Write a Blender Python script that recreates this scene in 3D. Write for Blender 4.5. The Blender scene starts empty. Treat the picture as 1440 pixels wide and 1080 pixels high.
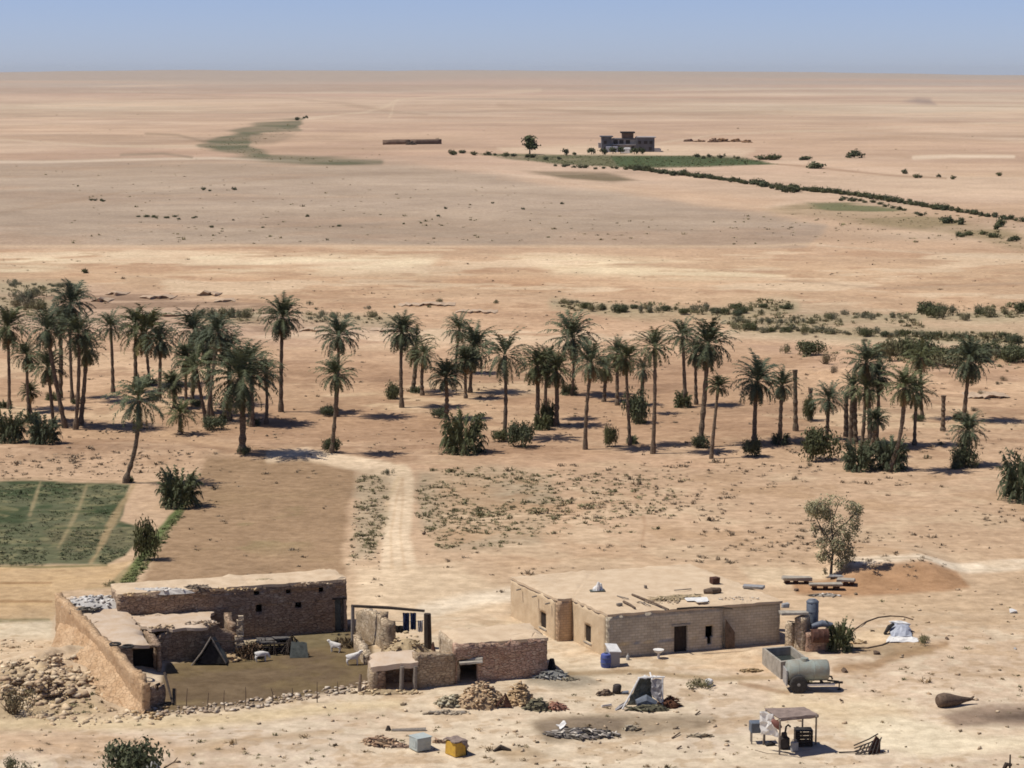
import bpy, bmesh, math, random
import numpy as np
from mathutils import Vector, Matrix

random.seed(7)
rng = np.random.default_rng(11)
SC = bpy.context.scene
COL = SC.collection
PI = math.pi
R = math.radians

# ------------------------------------------------------------------ camera maths
CAMH, F, CX, CY = 39.0, 3200.0, 720.0, 540.0
TH = math.atan(440.0 / F)
CT, ST = math.cos(TH), math.sin(TH)
SUN_EL, SUN_AZ = R(61), None
SUNDIR = Vector((-0.985, -0.12, 0)).normalized() * math.cos(SUN_EL) + Vector((0, 0, math.sin(SUN_EL)))


def ray(px, py):
    a = (px - CX) / F
    b = -(py - CY) / F
    return np.array([a, CT + b * ST, -ST + b * CT])


def to_px(x, y, z):
    dz = z - CAMH
    dep = y * CT - dz * ST
    up = y * ST + dz * CT
    return CX + F * x / dep, CY - F * up / dep, dep


# ------------------------------------------------------------------ noise
def _hash(ix, iy, seed):
    h = (ix.astype(np.int64) * 374761393 + iy.astype(np.int64) * 668265263 + seed * 974634777) & 0xFFFFFFFF
    h = ((h ^ (h >> 13)) * 1274126177) & 0xFFFFFFFF
    h = h ^ (h >> 16)
    return (h & 0xFFFFFF) / float(0xFFFFFF) * 2 - 1


def vnoise(x, y, seed=0):
    ix, iy = np.floor(x), np.floor(y)
    fx, fy = x - ix, y - iy
    fx = fx * fx * fx * (fx * (fx * 6 - 15) + 10)
    fy = fy * fy * fy * (fy * (fy * 6 - 15) + 10)
    a = _hash(ix, iy, seed); b = _hash(ix + 1, iy, seed)
    c = _hash(ix, iy + 1, seed); d = _hash(ix + 1, iy + 1, seed)
    return (a + (b - a) * fx) * (1 - fy) + (c + (d - c) * fx) * fy


def fbm(x, y, wl, octv=4, gain=.5, seed=0, cell=None):
    """fractal noise, wl = longest wavelength in metres; octaves finer than the mesh are faded out"""
    s = np.zeros_like(x, dtype=float); amp = 1.0; tot = 0
    c_, s_ = math.cos(.6), math.sin(.6)
    X, Y = x, y
    for o in range(octv):
        w = wl / 2 ** o
        n = vnoise(X / w + 17.3 * o, Y / w - 9.1 * o, seed + o)
        if cell is not None:
            n = n * np.clip((w / cell - 1.5) / 2.0, 0, 1)
        s += n * amp; tot += amp; amp *= gain
        X, Y = X * c_ - Y * s_, X * s_ + Y * c_
    return s / tot * 1.6


def sstep(a, b, x):
    t = np.clip((x - a) / (b - a), 0, 1)
    return t * t * (3 - 2 * t)


# ------------------------------------------------------------------ ground height
MOUNDS = []   # (x, y, rx, ry, rot, h)


def gpx(px, py):
    """flat ground point of a photo pixel"""
    d = ray(px, py)
    t = -CAMH / d[2]
    return d[0] * t, d[1] * t


def add_mound(px, py, rx, ry, h, rot=0.0):
    x, y = gpx(px, py)
    MOUNDS.append((x, y, rx, ry, rot, h))


add_mound(60, 960, 6.5, 5.5, 1.1, .4)
add_mound(115, 940, 5.0, 4.0, .55, .5)
add_mound(20, 1075, 6, 4, .5)
add_mound(690, 985, 3.0, 2.2, .35)
add_mound(820, 1022, 3.2, 1.5, .25)
add_mound(570, 905, 2.0, 1.6, .5)
add_mound(1230, 893, 2.0, 1.4, .3)
add_mound(150, 640, 18, 5, .7)
add_mound(1210, 530, 14, 8, 1.0)
add_mound(1080, 925, 1.8, 1.5, .35)
add_mound(640, 885, 4, 3, .3)
add_mound(330, 1050, 9, 2.5, .35, .15)
BANK = [gpx(1188, 812), gpx(1345, 812)]


def hgt(x, y, cell=None):
    x = np.asarray(x, float); y = np.asarray(y, float)
    z = .22 * fbm(x, y, 55, 3, .5, 3)
    near = 1 - sstep(300, 700, y)
    z = z + near * .035 * fbm(x, y, 3.5, 3, .6, 21, cell)
    z = z + .55 * fbm(x, y * 1.8, 26, 3, .5, 31) * np.exp(-((y - 362) / 48.) ** 2)
    z = z + 3.4 * fbm(x, y, 700, 4, .5, 41) * sstep(900, 2600, y)
    z = z + 9.0 * fbm(x, y, 2600, 3, .5, 43) * sstep(2500, 6500, y)
    # the plateau at the horizon
    a = x / np.maximum(y, 1.) * F + CX
    yh = 99.5 + 1.6 * ((a - 480) / 480.) ** 2 * np.where(a < 480, 1.2, .95)
    yh = np.minimum(yh, 106) - .5 * vnoise(a / 90., a * 0, 5)
    z = z + sstep(5200, 15000, y) * (CAMH - (yh - 100) * 15000 / F)
    for (mx, my, rx, ry, rot, h) in MOUNDS:
        c, s = math.cos(rot), math.sin(rot)
        dx, dy = x - mx, y - my
        u, v = (dx * c + dy * s) / rx, (-dx * s + dy * c) / ry
        r2 = u * u + v * v
        z = z + h * np.exp(-r2 * 1.2) * (1 + .25 * near * fbm(x, y, 1.6, 2, .5, 51))
    # earth bank behind the yard: a step down towards the viewer
    (bx0, by0), (bx1, by1) = BANK
    m = sstep(bx0 - 1.5, bx0 + .5, x) * (1 - sstep(bx1 - 3, bx1 + 1.5, x))
    z = z + 1.15 * m * (sstep(by0 - 4.5, by0 + 1.0, y) - sstep(by0 + 2, by0 + 14, y))
    return z


def H1(x, y):
    return float(hgt(np.array([x]), np.array([y]))[0])


def G(px, py, dz=0.0):
    """ground point (with relief) under a photo pixel"""
    d = ray(px, py); z = 0.0
    for _ in range(6):
        t = (z - CAMH) / d[2]
        z = H1(d[0] * t, d[1] * t)
    t = (z - CAMH) / d[2]
    return Vector((d[0] * t, d[1] * t, z + dz))


def Z(px, py, z):
    """point at height z under a photo pixel"""
    d = ray(px, py)
    t = (z - CAMH) / d[2]
    return Vector((d[0] * t, d[1] * t, z))


def V(px, py, y):
    """point at distance y under a photo pixel"""
    d = ray(px, py)
    t = y / d[1]
    return Vector((d[0] * t, y, CAMH + d[2] * t))


def ppm(p):
    return F / to_px(p[0], p[1], p[2])[2]


# ------------------------------------------------------------------ objects
def tag(o, label=None, cat=None, group=None, kind=None):
    if label: o['label'] = label
    if cat: o['category'] = cat
    if group: o['group'] = group
    if kind: o['kind'] = kind
    return o


def empty(name, loc, rz=0.0):
    o = bpy.data.objects.new(name, None)
    COL.objects.link(o)
    o.location = loc
    o.rotation_euler = (0, 0, rz)
    o.empty_display_size = .3
    return o


def link(name, me, parent=None):
    o = bpy.data.objects.new(name, me)
    COL.objects.link(o)
    if parent is not None:
        o.parent = parent
    return o


def mesh_np(name, Vv, Fc, mat=None, col=None, uv=None, smooth=False):
    """mesh from numpy arrays; Fc (M,3) or (M,4); col per-vertex RGB; uv per-vertex"""
    me = bpy.data.meshes.new(name)
    Vv = np.ascontiguousarray(Vv, dtype=np.float32); Fc = np.ascontiguousarray(Fc, dtype=np.int32)
    n, k = Fc.shape
    me.vertices.add(len(Vv)); me.vertices.foreach_set('co', Vv.ravel())
    me.loops.add(n * k); me.loops.foreach_set('vertex_index', Fc.ravel())
    me.polygons.add(n)
    me.polygons.foreach_set('loop_start', np.arange(0, n * k, k, dtype=np.int32))
    me.polygons.foreach_set('loop_total', np.full(n, k, dtype=np.int32))
    me.update(calc_edges=True)
    if smooth:
        me.polygons.foreach_set('use_smooth', np.ones(n, dtype=bool))
    if col is not None:
        a = me.attributes.new('Col', 'FLOAT_COLOR', 'POINT')
        c4 = np.ones((len(Vv), 4), dtype=np.float32); c4[:, :3] = col
        a.data.foreach_set('color', c4.ravel())
    if uv is not None:
        l = me.uv_layers.new(name='UVMap')
        l.data.foreach_set('uv', np.asarray(uv, np.float32)[Fc.ravel()].ravel())
    if mat is not None:
        me.materials.append(mat)
    me.validate()
    return me


class MB:
    """collects simple solids and links them as one mesh object"""
    def __init__(s):
        s.v, s.f = [], []

    def add(s, vs, fs):
        b = len(s.v)
        s.v += [tuple(v) for v in vs]
        s.f += [tuple(i + b for i in f) for f in fs]
        return s

    def box(s, c, size, rz=0., rx=0., ry=0., jit=0., taper=1.):
        M = Matrix.Translation(Vector(c)) @ Matrix.Rotation(rz, 4, 'Z') @ Matrix.Rotation(ry, 4, 'Y') @ Matrix.Rotation(rx, 4, 'X')
        vs = []
        for i in (-.5, .5):
            for j in (-.5, .5):
                for k in (-.5, .5):
                    t = taper if k > 0 else 1.
                    p = Vector((i * size[0] * t, j * size[1] * t, k * size[2]))
                    if jit: p += Vector([random.uniform(-jit, jit) for _ in range(3)])
                    vs.append(M @ p)
        return s.add(vs, [(0, 1, 3, 2), (4, 6, 7, 5), (0, 4, 5, 1), (2, 3, 7, 6), (0, 2, 6, 4), (1, 5, 7, 3)])

    def tube(s, pts, rad, n=8, cap=True):
        pts = [Vector(p) for p in pts]
        if not hasattr(rad, '__len__'): rad = [rad] * len(pts)
        vs = []; fs = []
        prev = None
        for i, p in enumerate(pts):
            t = (pts[min(i + 1, len(pts) - 1)] - pts[max(i - 1, 0)]).normalized()
            if prev is None:
                a = t.orthogonal().normalized()
            else:
                a = (prev - t * prev.dot(t))
                a = a.normalized() if a.length > 1e-5 else t.orthogonal().normalized()
            prev = a
            b = t.cross(a)
            for k in range(n):
                an = 2 * PI * k / n
                vs.append(p + (a * math.cos(an) + b * math.sin(an)) * rad[i])
        for i in range(len(pts) - 1):
            for k in range(n):
                fs.append((i * n + k, i * n + (k + 1) % n, (i + 1) * n + (k + 1) % n, (i + 1) * n + k))
        if cap:
            fs.append(tuple(range(n - 1, -1, -1)))
            fs.append(tuple((len(pts) - 1) * n + k for k in range(n)))
        return s.add(vs, fs)

    def build(s, name, mat, parent=None, smooth=False, bevel=0.):
        me = bpy.data.meshes.new(name)
        me.from_pydata(s.v, [], s.f)
        me.update()
        bm = bmesh.new(); bm.from_mesh(me)
        bmesh.ops.recalc_face_normals(bm, faces=bm.faces)
        if bevel:
            bmesh.ops.bevel(bm, geom=list(bm.edges), offset=bevel, segments=1, affect='EDGES', profile=.5)
        bm.to_mesh(me); bm.free()
        if smooth:
            for p in me.polygons: p.use_smooth = True
            me.set_sharp_from_angle(angle=R(48))
        me.materials.append(mat)
        return link(name, me, parent)


def copy_tree(o, parent=None):
    c = o.copy(); COL.objects.link(c)
    if parent is not None: c.parent = parent
    for ch in list(o.children):
        copy_tree(ch, c)
    return c


# ------------------------------------------------------------------ materials
def lin(c):
    c = np.asarray(c, float) / 255.
    return np.where(c <= .04045, c / 12.92, ((c + .055) / 1.055) ** 2.4)


KL = np.array([1.29, 1.265, 1.22])   # light on sunlit level ground, used only to turn a seen colour into an albedo


def A(r, g, b):
    return lin((r, g, b)) / KL


def nn(nt, t, **kw):
    n = nt.nodes.new(t)
    for k, v in kw.items():
        if k in n.inputs: n.inputs[k].default_value = v
        else: setattr(n, k, v)
    return n


def newmat(name, rough=.9, spec=.2):
    m = bpy.data.materials.new(name); m.use_nodes = True
    nt = m.node_tree
    b = nt.nodes['Principled BSDF']
    b.inputs['Roughness'].default_value = rough
    b.inputs['Specular IOR Level'].default_value = spec
    return m, nt, b


def mix(nt, a, b, fac, mode='MIX'):
    n = nt.nodes.new('ShaderNodeMix'); n.data_type = 'RGBA'; n.blend_type = mode
    for s, v in ((n.inputs[0], fac), (n.inputs[6], a), (n.inputs[7], b)):
        if isinstance(v, (int, float)): s.default_value = v
        elif isinstance(v, (tuple, list, np.ndarray)): s.default_value = (*[float(q) for q in v[:3]], 1)
        else: nt.links.new(v, s)
    return n.outputs[2]


def ramp(nt, val, lo, hi):
    n = nn(nt, 'ShaderNodeMapRange'); nt.links.new(val, n.inputs[0])
    n.inputs[1].default_value = lo; n.inputs[2].default_value = hi
    return n.outputs[0]


def noise(nt, vec, scale, detail=4., rough=.55):
    n = nn(nt, 'ShaderNodeTexNoise'); n.inputs['Scale'].default_value = scale
    n.inputs['Detail'].default_value = detail; n.inputs['Roughness'].default_value = rough
    if vec is not None: nt.links.new(vec, n.inputs['Vector'])
    return n.outputs['Fac']


def bump(nt, b, h, strength=.5, dist=.05):
    n = nn(nt, 'ShaderNodeBump'); n.inputs['Strength'].default_value = strength; n.inputs['Distance'].default_value = dist
    nt.links.new(h, n.inputs['Height']); nt.links.new(n.outputs[0], b.inputs['Normal'])


def pos(nt):
    return nn(nt, 'ShaderNodeNewGeometry').outputs['Position']


def objco(nt):
    return nn(nt, 'ShaderNodeTexCoord').outputs['Object']


def plain(name, c, var=.25, scale=3., rough=.85, spec=.25, c2=None, bs=.4, metal=0.):
    """weathered single colour with blotches of a second colour"""
    m, nt, b = newmat(name, rough, spec)
    co = objco(nt)
    c = np.asarray(c, float)
    c2 = c * (1 - 1.6 * var) if c2 is None else np.asarray(c2, float)
    f = ramp(nt, noise(nt, co, scale, 5, .6), .35, .68)
    k = mix(nt, c, c2, f)
    f2 = noise(nt, co, scale * 7, 3, .6)
    k = mix(nt, k, c * (1 + var * .5), ramp(nt, f2, .55, .8))
    nt.links.new(k, b.inputs['Base Color'])
    b.inputs['Metallic'].default_value = metal
    if bs: bump(nt, b, f2, bs, .03)
    return m


def attr_mat(name, rough=.75, spec=.25, scale=6., lo=.75, hi=1.2, trans=0.):
    m, nt, b = newmat(name, rough, spec)
    a = nn(nt, 'ShaderNodeAttribute', attribute_name='Col').outputs['Color']
    oi = nn(nt, 'ShaderNodeObjectInfo').outputs['Random']
    f = noise(nt, pos(nt), scale, 2)
    n = nn(nt, 'ShaderNodeMapRange'); nt.links.new(f, n.inputs[0]); n.inputs[1].default_value = .3; n.inputs[2].default_value = .7
    n.inputs[3].default_value = lo; n.inputs[4].default_value = hi
    cmb = nn(nt, 'ShaderNodeCombineColor')
    for i in range(3): nt.links.new(n.outputs[0], cmb.inputs[i])
    k = mix(nt, a, cmb.outputs[0], 1., 'MULTIPLY')
    k = mix(nt, k, mix(nt, k, (1.25, 1.12, .8), 1., 'MULTIPLY'), oi)
    nt.links.new(k, b.inputs['Base Color'])
    if trans:
        b.inputs['Subsurface Weight'].default_value = 0
        tr = nn(nt, 'ShaderNodeBsdfTranslucent'); nt.links.new(k, tr.inputs[0])
        ms = nn(nt, 'ShaderNodeMixShader'); ms.inputs[0].default_value = trans
        nt.links.new(b.outputs[0], ms.inputs[1]); nt.links.new(tr.outputs[0], ms.inputs[2])
        nt.links.new(ms.outputs[0], nt.nodes['Material Output'].inputs[0])
    return m


def stone_mat(name, cols, sc=4.2, squash=1.9, mortar=(.16, .12, .09), bs=.9, mortar_w=.06):
    """rough masonry: uneven stones in squashed cells with earth joints"""
    m, nt, b = newmat(name, .95, .1)
    mp = nn(nt, 'ShaderNodeMapping'); nt.links.new(pos(nt), mp.inputs[0]); mp.inputs['Scale'].default_value = (1, 1, squash)
    wv = noise(nt, pos(nt), 2.5, 3)
    va = nn(nt, 'ShaderNodeVectorMath', operation='ADD'); nt.links.new(mp.outputs[0], va.inputs[0])
    cx = nn(nt, 'ShaderNodeCombineXYZ')
    for i in range(3): nt.links.new(wv, cx.inputs[i])
    vs = nn(nt, 'ShaderNodeVectorMath', operation='SCALE'); vs.inputs['Scale'].default_value = .25
    nt.links.new(cx.outputs[0], vs.inputs[0]); nt.links.new(vs.outputs[0], va.inputs[1])
    v1 = nn(nt, 'ShaderNodeTexVoronoi'); v1.inputs['Scale'].default_value = sc; nt.links.new(va.outputs[0], v1.inputs['Vector'])
    v2 = nn(nt, 'ShaderNodeTexVoronoi', feature='DISTANCE_TO_EDGE'); v2.inputs['Scale'].default_value = sc; nt.links.new(va.outputs[0], v2.inputs['Vector'])
    cr = nn(nt, 'ShaderNodeValToRGB')
    sx = nn(nt, 'ShaderNodeSeparateColor'); nt.links.new(v1.outputs['Color'], sx.inputs[0])
    nt.links.new(sx.outputs[0], cr.inputs[0])
    el = cr.color_ramp.elements
    while len(el) < len(cols): el.new(.5)
    for i, c in enumerate(cols):
        el[i].position = i / (len(cols) - 1); el[i].color = (*[float(q) for q in c], 1)
    big = ramp(nt, noise(nt, pos(nt), .7, 4), .35, .7)
    k = mix(nt, cr.outputs[0], mix(nt, cr.outputs[0], (.8, .74, .68), 1., 'MULTIPLY'), big)
    edge = ramp(nt, v2.outputs['Distance'], 0., mortar_w)
    k = mix(nt, mortar, k, edge)
    nt.links.new(k, b.inputs['Base Color'])
    bump(nt, b, edge, bs, .06)
    return m


def brick_mat(name, c1, c2, mortar, w=.42, h=.16):
    m, nt, b = newmat(name, .95, .1)
    uv = nn(nt, 'ShaderNodeTexCoord').outputs['UV']
    br = nn(nt, 'ShaderNodeTexBrick'); nt.links.new(uv, br.inputs['Vector'])
    br.inputs['Color1'].default_value = (*c1, 1); br.inputs['Color2'].default_value = (*c2, 1); br.inputs['Mortar'].default_value = (*mortar, 1)
    br.inputs['Scale'].default_value = 1.; br.inputs['Brick Width'].default_value = w; br.inputs['Row Height'].default_value = h
    br.inputs['Mortar Size'].default_value = .018; br.inputs['Mortar Smooth'].default_value = .6; br.inputs['Bias'].default_value = -.1
    f = ramp(nt, noise(nt, pos(nt), .9, 5, .6), .35, .7)
    k = mix(nt, br.outputs['Color'], mix(nt, br.outputs['Color'], (.74, .72, .70), 1., 'MULTIPLY'), f)
    st = ramp(nt, noise(nt, pos(nt), 5, 4, .6), .45, .75)
    k = mix(nt, k, mix(nt, k, (1.22, 1.18, 1.1), 1., 'MULTIPLY'), st)
    nt.links.new(k, b.inputs['Base Color'])
    bump(nt, b, br.outputs['Fac'], -.35, .03)
    return m
# ------------------------------------------------------------------ sky, sun, air, camera
def setup():
    w = bpy.data.worlds.new('World'); SC.world = w; w.use_nodes = True
    nt = w.node_tree
    bg = nt.nodes['Background']
    sk = nn(nt, 'ShaderNodeTexSky'); sk.sky_type = 'NISHITA'; sk.sun_disc = False
    sk.sun_elevation = SUN_EL
    sk.sun_rotation = math.atan2(SUNDIR.x, SUNDIR.y)
    sk.altitude = 0; sk.air_density = .5; sk.dust_density = .3; sk.ozone_density = 3.0
    # the clear desert sky of the photo is a little more violet than the model's
    k = mix(nt, sk.outputs[0], SKY_TINT, 1., 'MULTIPLY')
    nt.links.new(k, bg.inputs[0])
    bg.inputs[1].default_value = SKY_STR
    l = bpy.data.lights.new('sun', 'SUN'); l.energy = SUN_STR; l.angle = R(.53); l.color = (1., .95, .87)
    o = bpy.data.objects.new('sun', l); COL.objects.link(o)
    o.rotation_euler = SUNDIR.to_track_quat('Z', 'Y').to_euler(); o.location = (-60, 100, 120)
    c = bpy.data.cameras.new('camera'); co = bpy.data.objects.new('camera', c); COL.objects.link(co)
    co.location = (0, 0, CAMH); co.rotation_euler = (PI / 2 - TH, 0, 0)
    c.sensor_width = 36.; c.lens = 36. * F / 1440.; c.clip_start = .5; c.clip_end = 60000
    SC.camera = co
    vs = SC.view_settings; vs.view_transform = 'Standard'; vs.look = 'None'; vs.gamma = 1; vs.exposure = .25
    SC.cycles.filter_width = 1.7
    SC.cycles.max_bounces = 6
    SC.cycles.volume_bounces = 0


# ------------------------------------------------------------------ ground sheet
def seg_dist(px, py, poly, closed=True):
    d = np.full(px.shape, 1e9); inside = np.zeros(px.shape, bool)
    n = len(poly)
    for i in range(n if closed else n - 1):
        x0, y0 = poly[i]; x1, y1 = poly[(i + 1) % n]
        ex, ey = x1 - x0, y1 - y0
        t = np.clip(((px - x0) * ex + (py - y0) * ey) / (ex * ex + ey * ey + 1e-9), 0, 1)
        d = np.minimum(d, np.hypot(px - x0 - t * ex, py - y0 - t * ey))
        if closed:
            c = (y0 > py) != (y1 > py)
            xx = x0 + (py - y0) / (ey if abs(ey) > 1e-9 else 1e-9) * ex
            inside ^= c & (px < xx)
    return np.where(inside, -d, d) if closed else d


def build_ground():
    def ypy(py):
        t = TH + math.atan((py - CY) / F)
        return CAMH / math.tan(t)
    rows = list(np.linspace(-60, ypy(1125) - 6, 12)) + [ypy(q) for q in np.arange(1122, 108.2, -1.0)] + [17000., 20000., 26000., 34000.]
    ys = np.array(rows)
    core = np.arange(-770, 771, 1.5) / F
    outer = np.array([.26, .28, .31, .36, .42, .5, .6])
    us = np.concatenate([-outer[::-1], core, outer])
    ny, nu = len(ys), len(us)
    YY = np.repeat(ys[:, None], nu, 1)
    XX = us[None, :] * np.maximum(YY * CT + CAMH * ST, 90)
    cell = np.repeat(np.gradient(ys)[:, None], nu, 1)
    ZZ = hgt(XX, YY, np.maximum(cell * .5, .06))
    ZZ[-3:] -= np.array([20, 90, 200])[:, None]
    x, y, cl = XX.ravel(), YY.ravel(), np.maximum(cell.ravel() * .5, .05)
    px, py, dep = to_px(x, y, np.zeros_like(x))
    far = dep < 20
    px[far] = -5000; py[far] = 3000

    def n(wl, o=4, seed=0, gain=.55, sx=1., sy=1.):
        return fbm(x * sx, y * sy, wl, o, gain, seed, cl)

    n_big = n(900, 6, 1); n_mid = n(60, 6, 2); n_sm = n(7, 5, 3); n_fine = n(1.4, 3, 4)
    n_med2 = n(25, 5, 8)
    # base colour by distance
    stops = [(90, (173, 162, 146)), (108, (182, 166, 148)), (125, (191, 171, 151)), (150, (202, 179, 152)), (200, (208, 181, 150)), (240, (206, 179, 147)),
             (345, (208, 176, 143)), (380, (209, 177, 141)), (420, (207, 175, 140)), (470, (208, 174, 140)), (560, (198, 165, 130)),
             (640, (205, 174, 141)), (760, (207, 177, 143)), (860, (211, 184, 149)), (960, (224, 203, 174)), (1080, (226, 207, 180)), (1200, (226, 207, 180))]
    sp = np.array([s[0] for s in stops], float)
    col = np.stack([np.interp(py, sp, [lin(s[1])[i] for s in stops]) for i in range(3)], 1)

    def lay(mask, c, k=1.):
        nonlocal col
        m = np.clip(mask * k, 0, 1)[:, None]
        col = col * (1 - m) + lin(c)[None, :] * m

    def poly(pts, soft=3., warp=4., wn=None):
        pts = [(float(a), float(b)) for a, b in pts]
        xs = [p[0] for p in pts]; yy = [p[1] for p in pts]; e = soft + warp + 2
        out = np.zeros_like(px)
        s = np.where((px > min(xs) - e) & (px < max(xs) + e) & (py > min(yy) - e) & (py < max(yy) + e))[0]
        if len(s) == 0: return out
        w = (n_sm if wn is None else wn)[s]
        d = seg_dist(px[s], py[s], pts) + w * warp
        out[s] = 1 - sstep(-soft, soft, d)
        return out

    def line(pts, w0, w1=None, soft=2., warp=1.5, wn=None):
        w1 = w0 if w1 is None else w1
        xs = [p[0] for p in pts]; yy = [p[1] for p in pts]; e = max(w0, w1) + soft + warp + 2
        out = np.zeros_like(px)
        s = np.where((px > min(xs) - e) & (px < max(xs) + e) & (py > min(yy) - e) & (py < max(yy) + e))[0]
        if len(s) == 0: return out
        d = seg_dist(px[s], py[s], [(float(a), float(b)) for a, b in pts], False) + (n_sm if wn is None else wn)[s] * warp
        t = np.clip((py[s] - min(yy)) / (max(yy) - min(yy) + 1e-6), 0, 1)
        ww = w0 + (w1 - w0) * t
        out[s] = 1 - sstep(ww / 2 - soft, ww / 2 + soft, d)
        return out

    # --- far plain: streaks of pale and reddish soil
    str1 = fbm(x * .9, y, 420, 6, .62, 61, cl); str2 = fbm(x * .8, y, 150, 5, .62, 62, cl)
    fz = 1 - sstep(330, 350, py)
    lay(fz * sstep(.1, .5, str1), (220, 200, 172), .6)
    lay(fz * sstep(.1, .5, -str1), (188, 162, 138), .5)
    str3 = fbm(x * .7, y, 260, 5, .65, 63, cl); str4 = fbm(x * .8, y, 1500, 6, .65, 64, cl)
    lay(fz * sstep(.2, .5, str3), (226, 206, 178), .4); lay(fz * sstep(.2, .5, -str3), (184, 158, 134), .35)
    lay(fz * sstep(.15, .5, str4), (204, 170, 144), .35); lay(fz * sstep(.2, .6, -str4), (200, 182, 156), .4)
    lay(fz * sstep(.2, .7, n_big), (204, 170, 145), .4)
    lay(fz * sstep(.25, .7, str2), (190, 162, 134), .5)
    lay(fz * sstep(.3, .7, -str2), (220, 193, 162), .45)
    kk = fz * (.13 * fbm(x, y, 150, 6, .72, 65, cl) + .09 * fbm(x, y, 40, 5, .72, 66, cl) + .07 * fbm(x * .7, y, 900, 6, .7, 67, cl))
    col = col * np.clip(1 + kk, .7, 1.3)[:, None]
    # grey gravel plain
    g = poly([(-400, 229), (120, 228), (400, 226), (560, 232), (690, 242), (800, 262), (900, 268), (980, 290), (1075, 300), (1160, 318), (1130, 345), (-400, 346)], 6, 5, n_mid)
    lay(g, (184, 165, 142), .92)
    lay(g * sstep(0, .6, str2), (176, 155, 131), .6); lay(g * sstep(.1, .6, -n_mid), (196, 168, 140), .5)
    lay(g * sstep(.15, .5, n(40, 5, 71, .6, .4, 1.)), (180, 160, 138), .5)
    kk = g * (.10 * fbm(x * .8, y, 90, 6, .72, 68, cl) + .07 * fbm(x * .8, y, 20, 4, .72, 69, cl))
    col = col * np.clip(1 + kk, .7, 1.3)[:, None]
    kb = sstep(345, 352, py) * (1 - sstep(640, 670, py)) * (.13 * fbm(x * .8, y, 30, 6, .7, 91, cl) + .08 * fbm(x * .9, y, 6, 4, .7, 92, cl))
    col = col * np.clip(1 + kb, .7, 1.3)[:, None]
    lay(line([(-200, 228), (60, 228), (200, 224), (300, 222), (420, 226)], 3.5, 3, 1.5, 1), (224, 204, 178), .8)
    lay(line([(-300, 346), (300, 346), (700, 347), (1050, 346), (1150, 343)], 3, 3, 1.6, 1), (218, 190, 156), .75)
    # pale crust bands on the near edge of the plain
    pb = sstep(-.1, .3, fbm(x * .55, y, 40, 6, .68, 77, cl))
    lay(poly([(-300, 352), (250, 352), (480, 350), (620, 362), (600, 385), (250, 388), (-300, 382)], 9, 6, n_mid) * pb, (234, 213, 176), 1.)
    lay(poly([(700, 360), (850, 358), (1000, 366), (1120, 372), (1105, 390), (900, 392), (780, 384)], 7, 6, n_mid) * pb, (237, 215, 176), 1.)
    lay(poly([(-300, 388), (1700, 392), (1700, 412), (-300, 404)], 9, 6, n_mid) * sstep(-.2, .5, n_med2), (201, 160, 122), .6)
    bz = sstep(345, 352, py) * (1 - sstep(470, 500, py))
    lay(bz * sstep(.1, .5, fbm(x * .7, y, 30, 6, .66, 78, cl)), (192, 157, 124), .7)
    lay(bz * sstep(.3, .7, n_sm), (176, 142, 110), .6)
    lay(bz * sstep(.2, .5, -fbm(x * .7, y, 18, 5, .66, 79, cl)), (228, 203, 168), .7)
    # wadi ground, greyer
    lay(poly([(-200, 398), (120, 402), (330, 428), (420, 440), (560, 448), (560, 470), (320, 474), (60, 470), (-200, 470)], 12, 8, n_med2), (196, 168, 142), .7)
    wd = poly([(60, 404), (320, 412), (330, 424), (470, 445), (520, 462), (380, 470), (120, 446), (60, 430)], 8, 7, n_med2)
    lay(wd * sstep(.15, .5, fbm(x * .5, y, 12, 4, .6, 80, cl)), (150, 124, 100), .75)
    lay(poly([(980, 428), (1120, 424), (1290, 440), (1600, 432), (1600, 478), (1270, 474), (1020, 460)], 8, 6, n_med2), (198, 174, 142), .7)
    lay(poly([(780, 422), (1110, 420), (1110, 446), (790, 440)], 8, 6, n_med2), (200, 172, 136), .5)
    lay(line([(880, 470), (1030, 470), (1250, 478), (1440, 488), (1600, 490)], 9, 9, 4, 3), (224, 196, 162), .8)
    lay(poly([(1060, 486), (1180, 494), (1300, 512), (1420, 510), (1440, 530), (1250, 540), (1150, 520)], 10, 7), (206, 172, 142), .6)
    for rw in ([(780, 428), (870, 438), (950, 437), (1030, 439), (1115, 431)], [(1020, 450), (1110, 455), (1200, 447), (1285, 446)], [(1030, 464), (1150, 468), (1300, 474), (1450, 480)], [(1290, 438), (1380, 442), (1450, 440)], [(0, 404), (112, 404)], [(0, 425), (65, 430)], [(280, 445), (360, 445)], [(430, 448), (560, 450)]):
        lay(line(rw, 16, 16, 7, 5, n_med2), (168, 156, 124), .7)
    for ln in ([(430, 168), (500, 158), (548, 150), (556, 143), (640, 134), (760, 128)], [(548, 165), (553, 150), (560, 142)], [(0, 196), (140, 205), (280, 207)], [(905, 205), (1010, 190), (1180, 184), (1440, 172)], [(1150, 345), (1260, 352), (1440, 362)], [(640, 234), (720, 246), (900, 268), (1080, 292)]):
        lay(line(ln, 2.2, 2.6, 1.4, 2, n_mid), (224, 203, 172), .45)
    for ln in ([(0, 300), (180, 268), (420, 250)], [(700, 150), (860, 160), (1100, 156)], [(200, 130), (420, 142), (600, 160)], [(1100, 392), (1240, 404), (1440, 398)], [(0, 372), (300, 398), (620, 394)]):
        lay(line(ln, 2.2, 2.6, 1.4, 2, n_mid), (172, 148, 122), .4)
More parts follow.
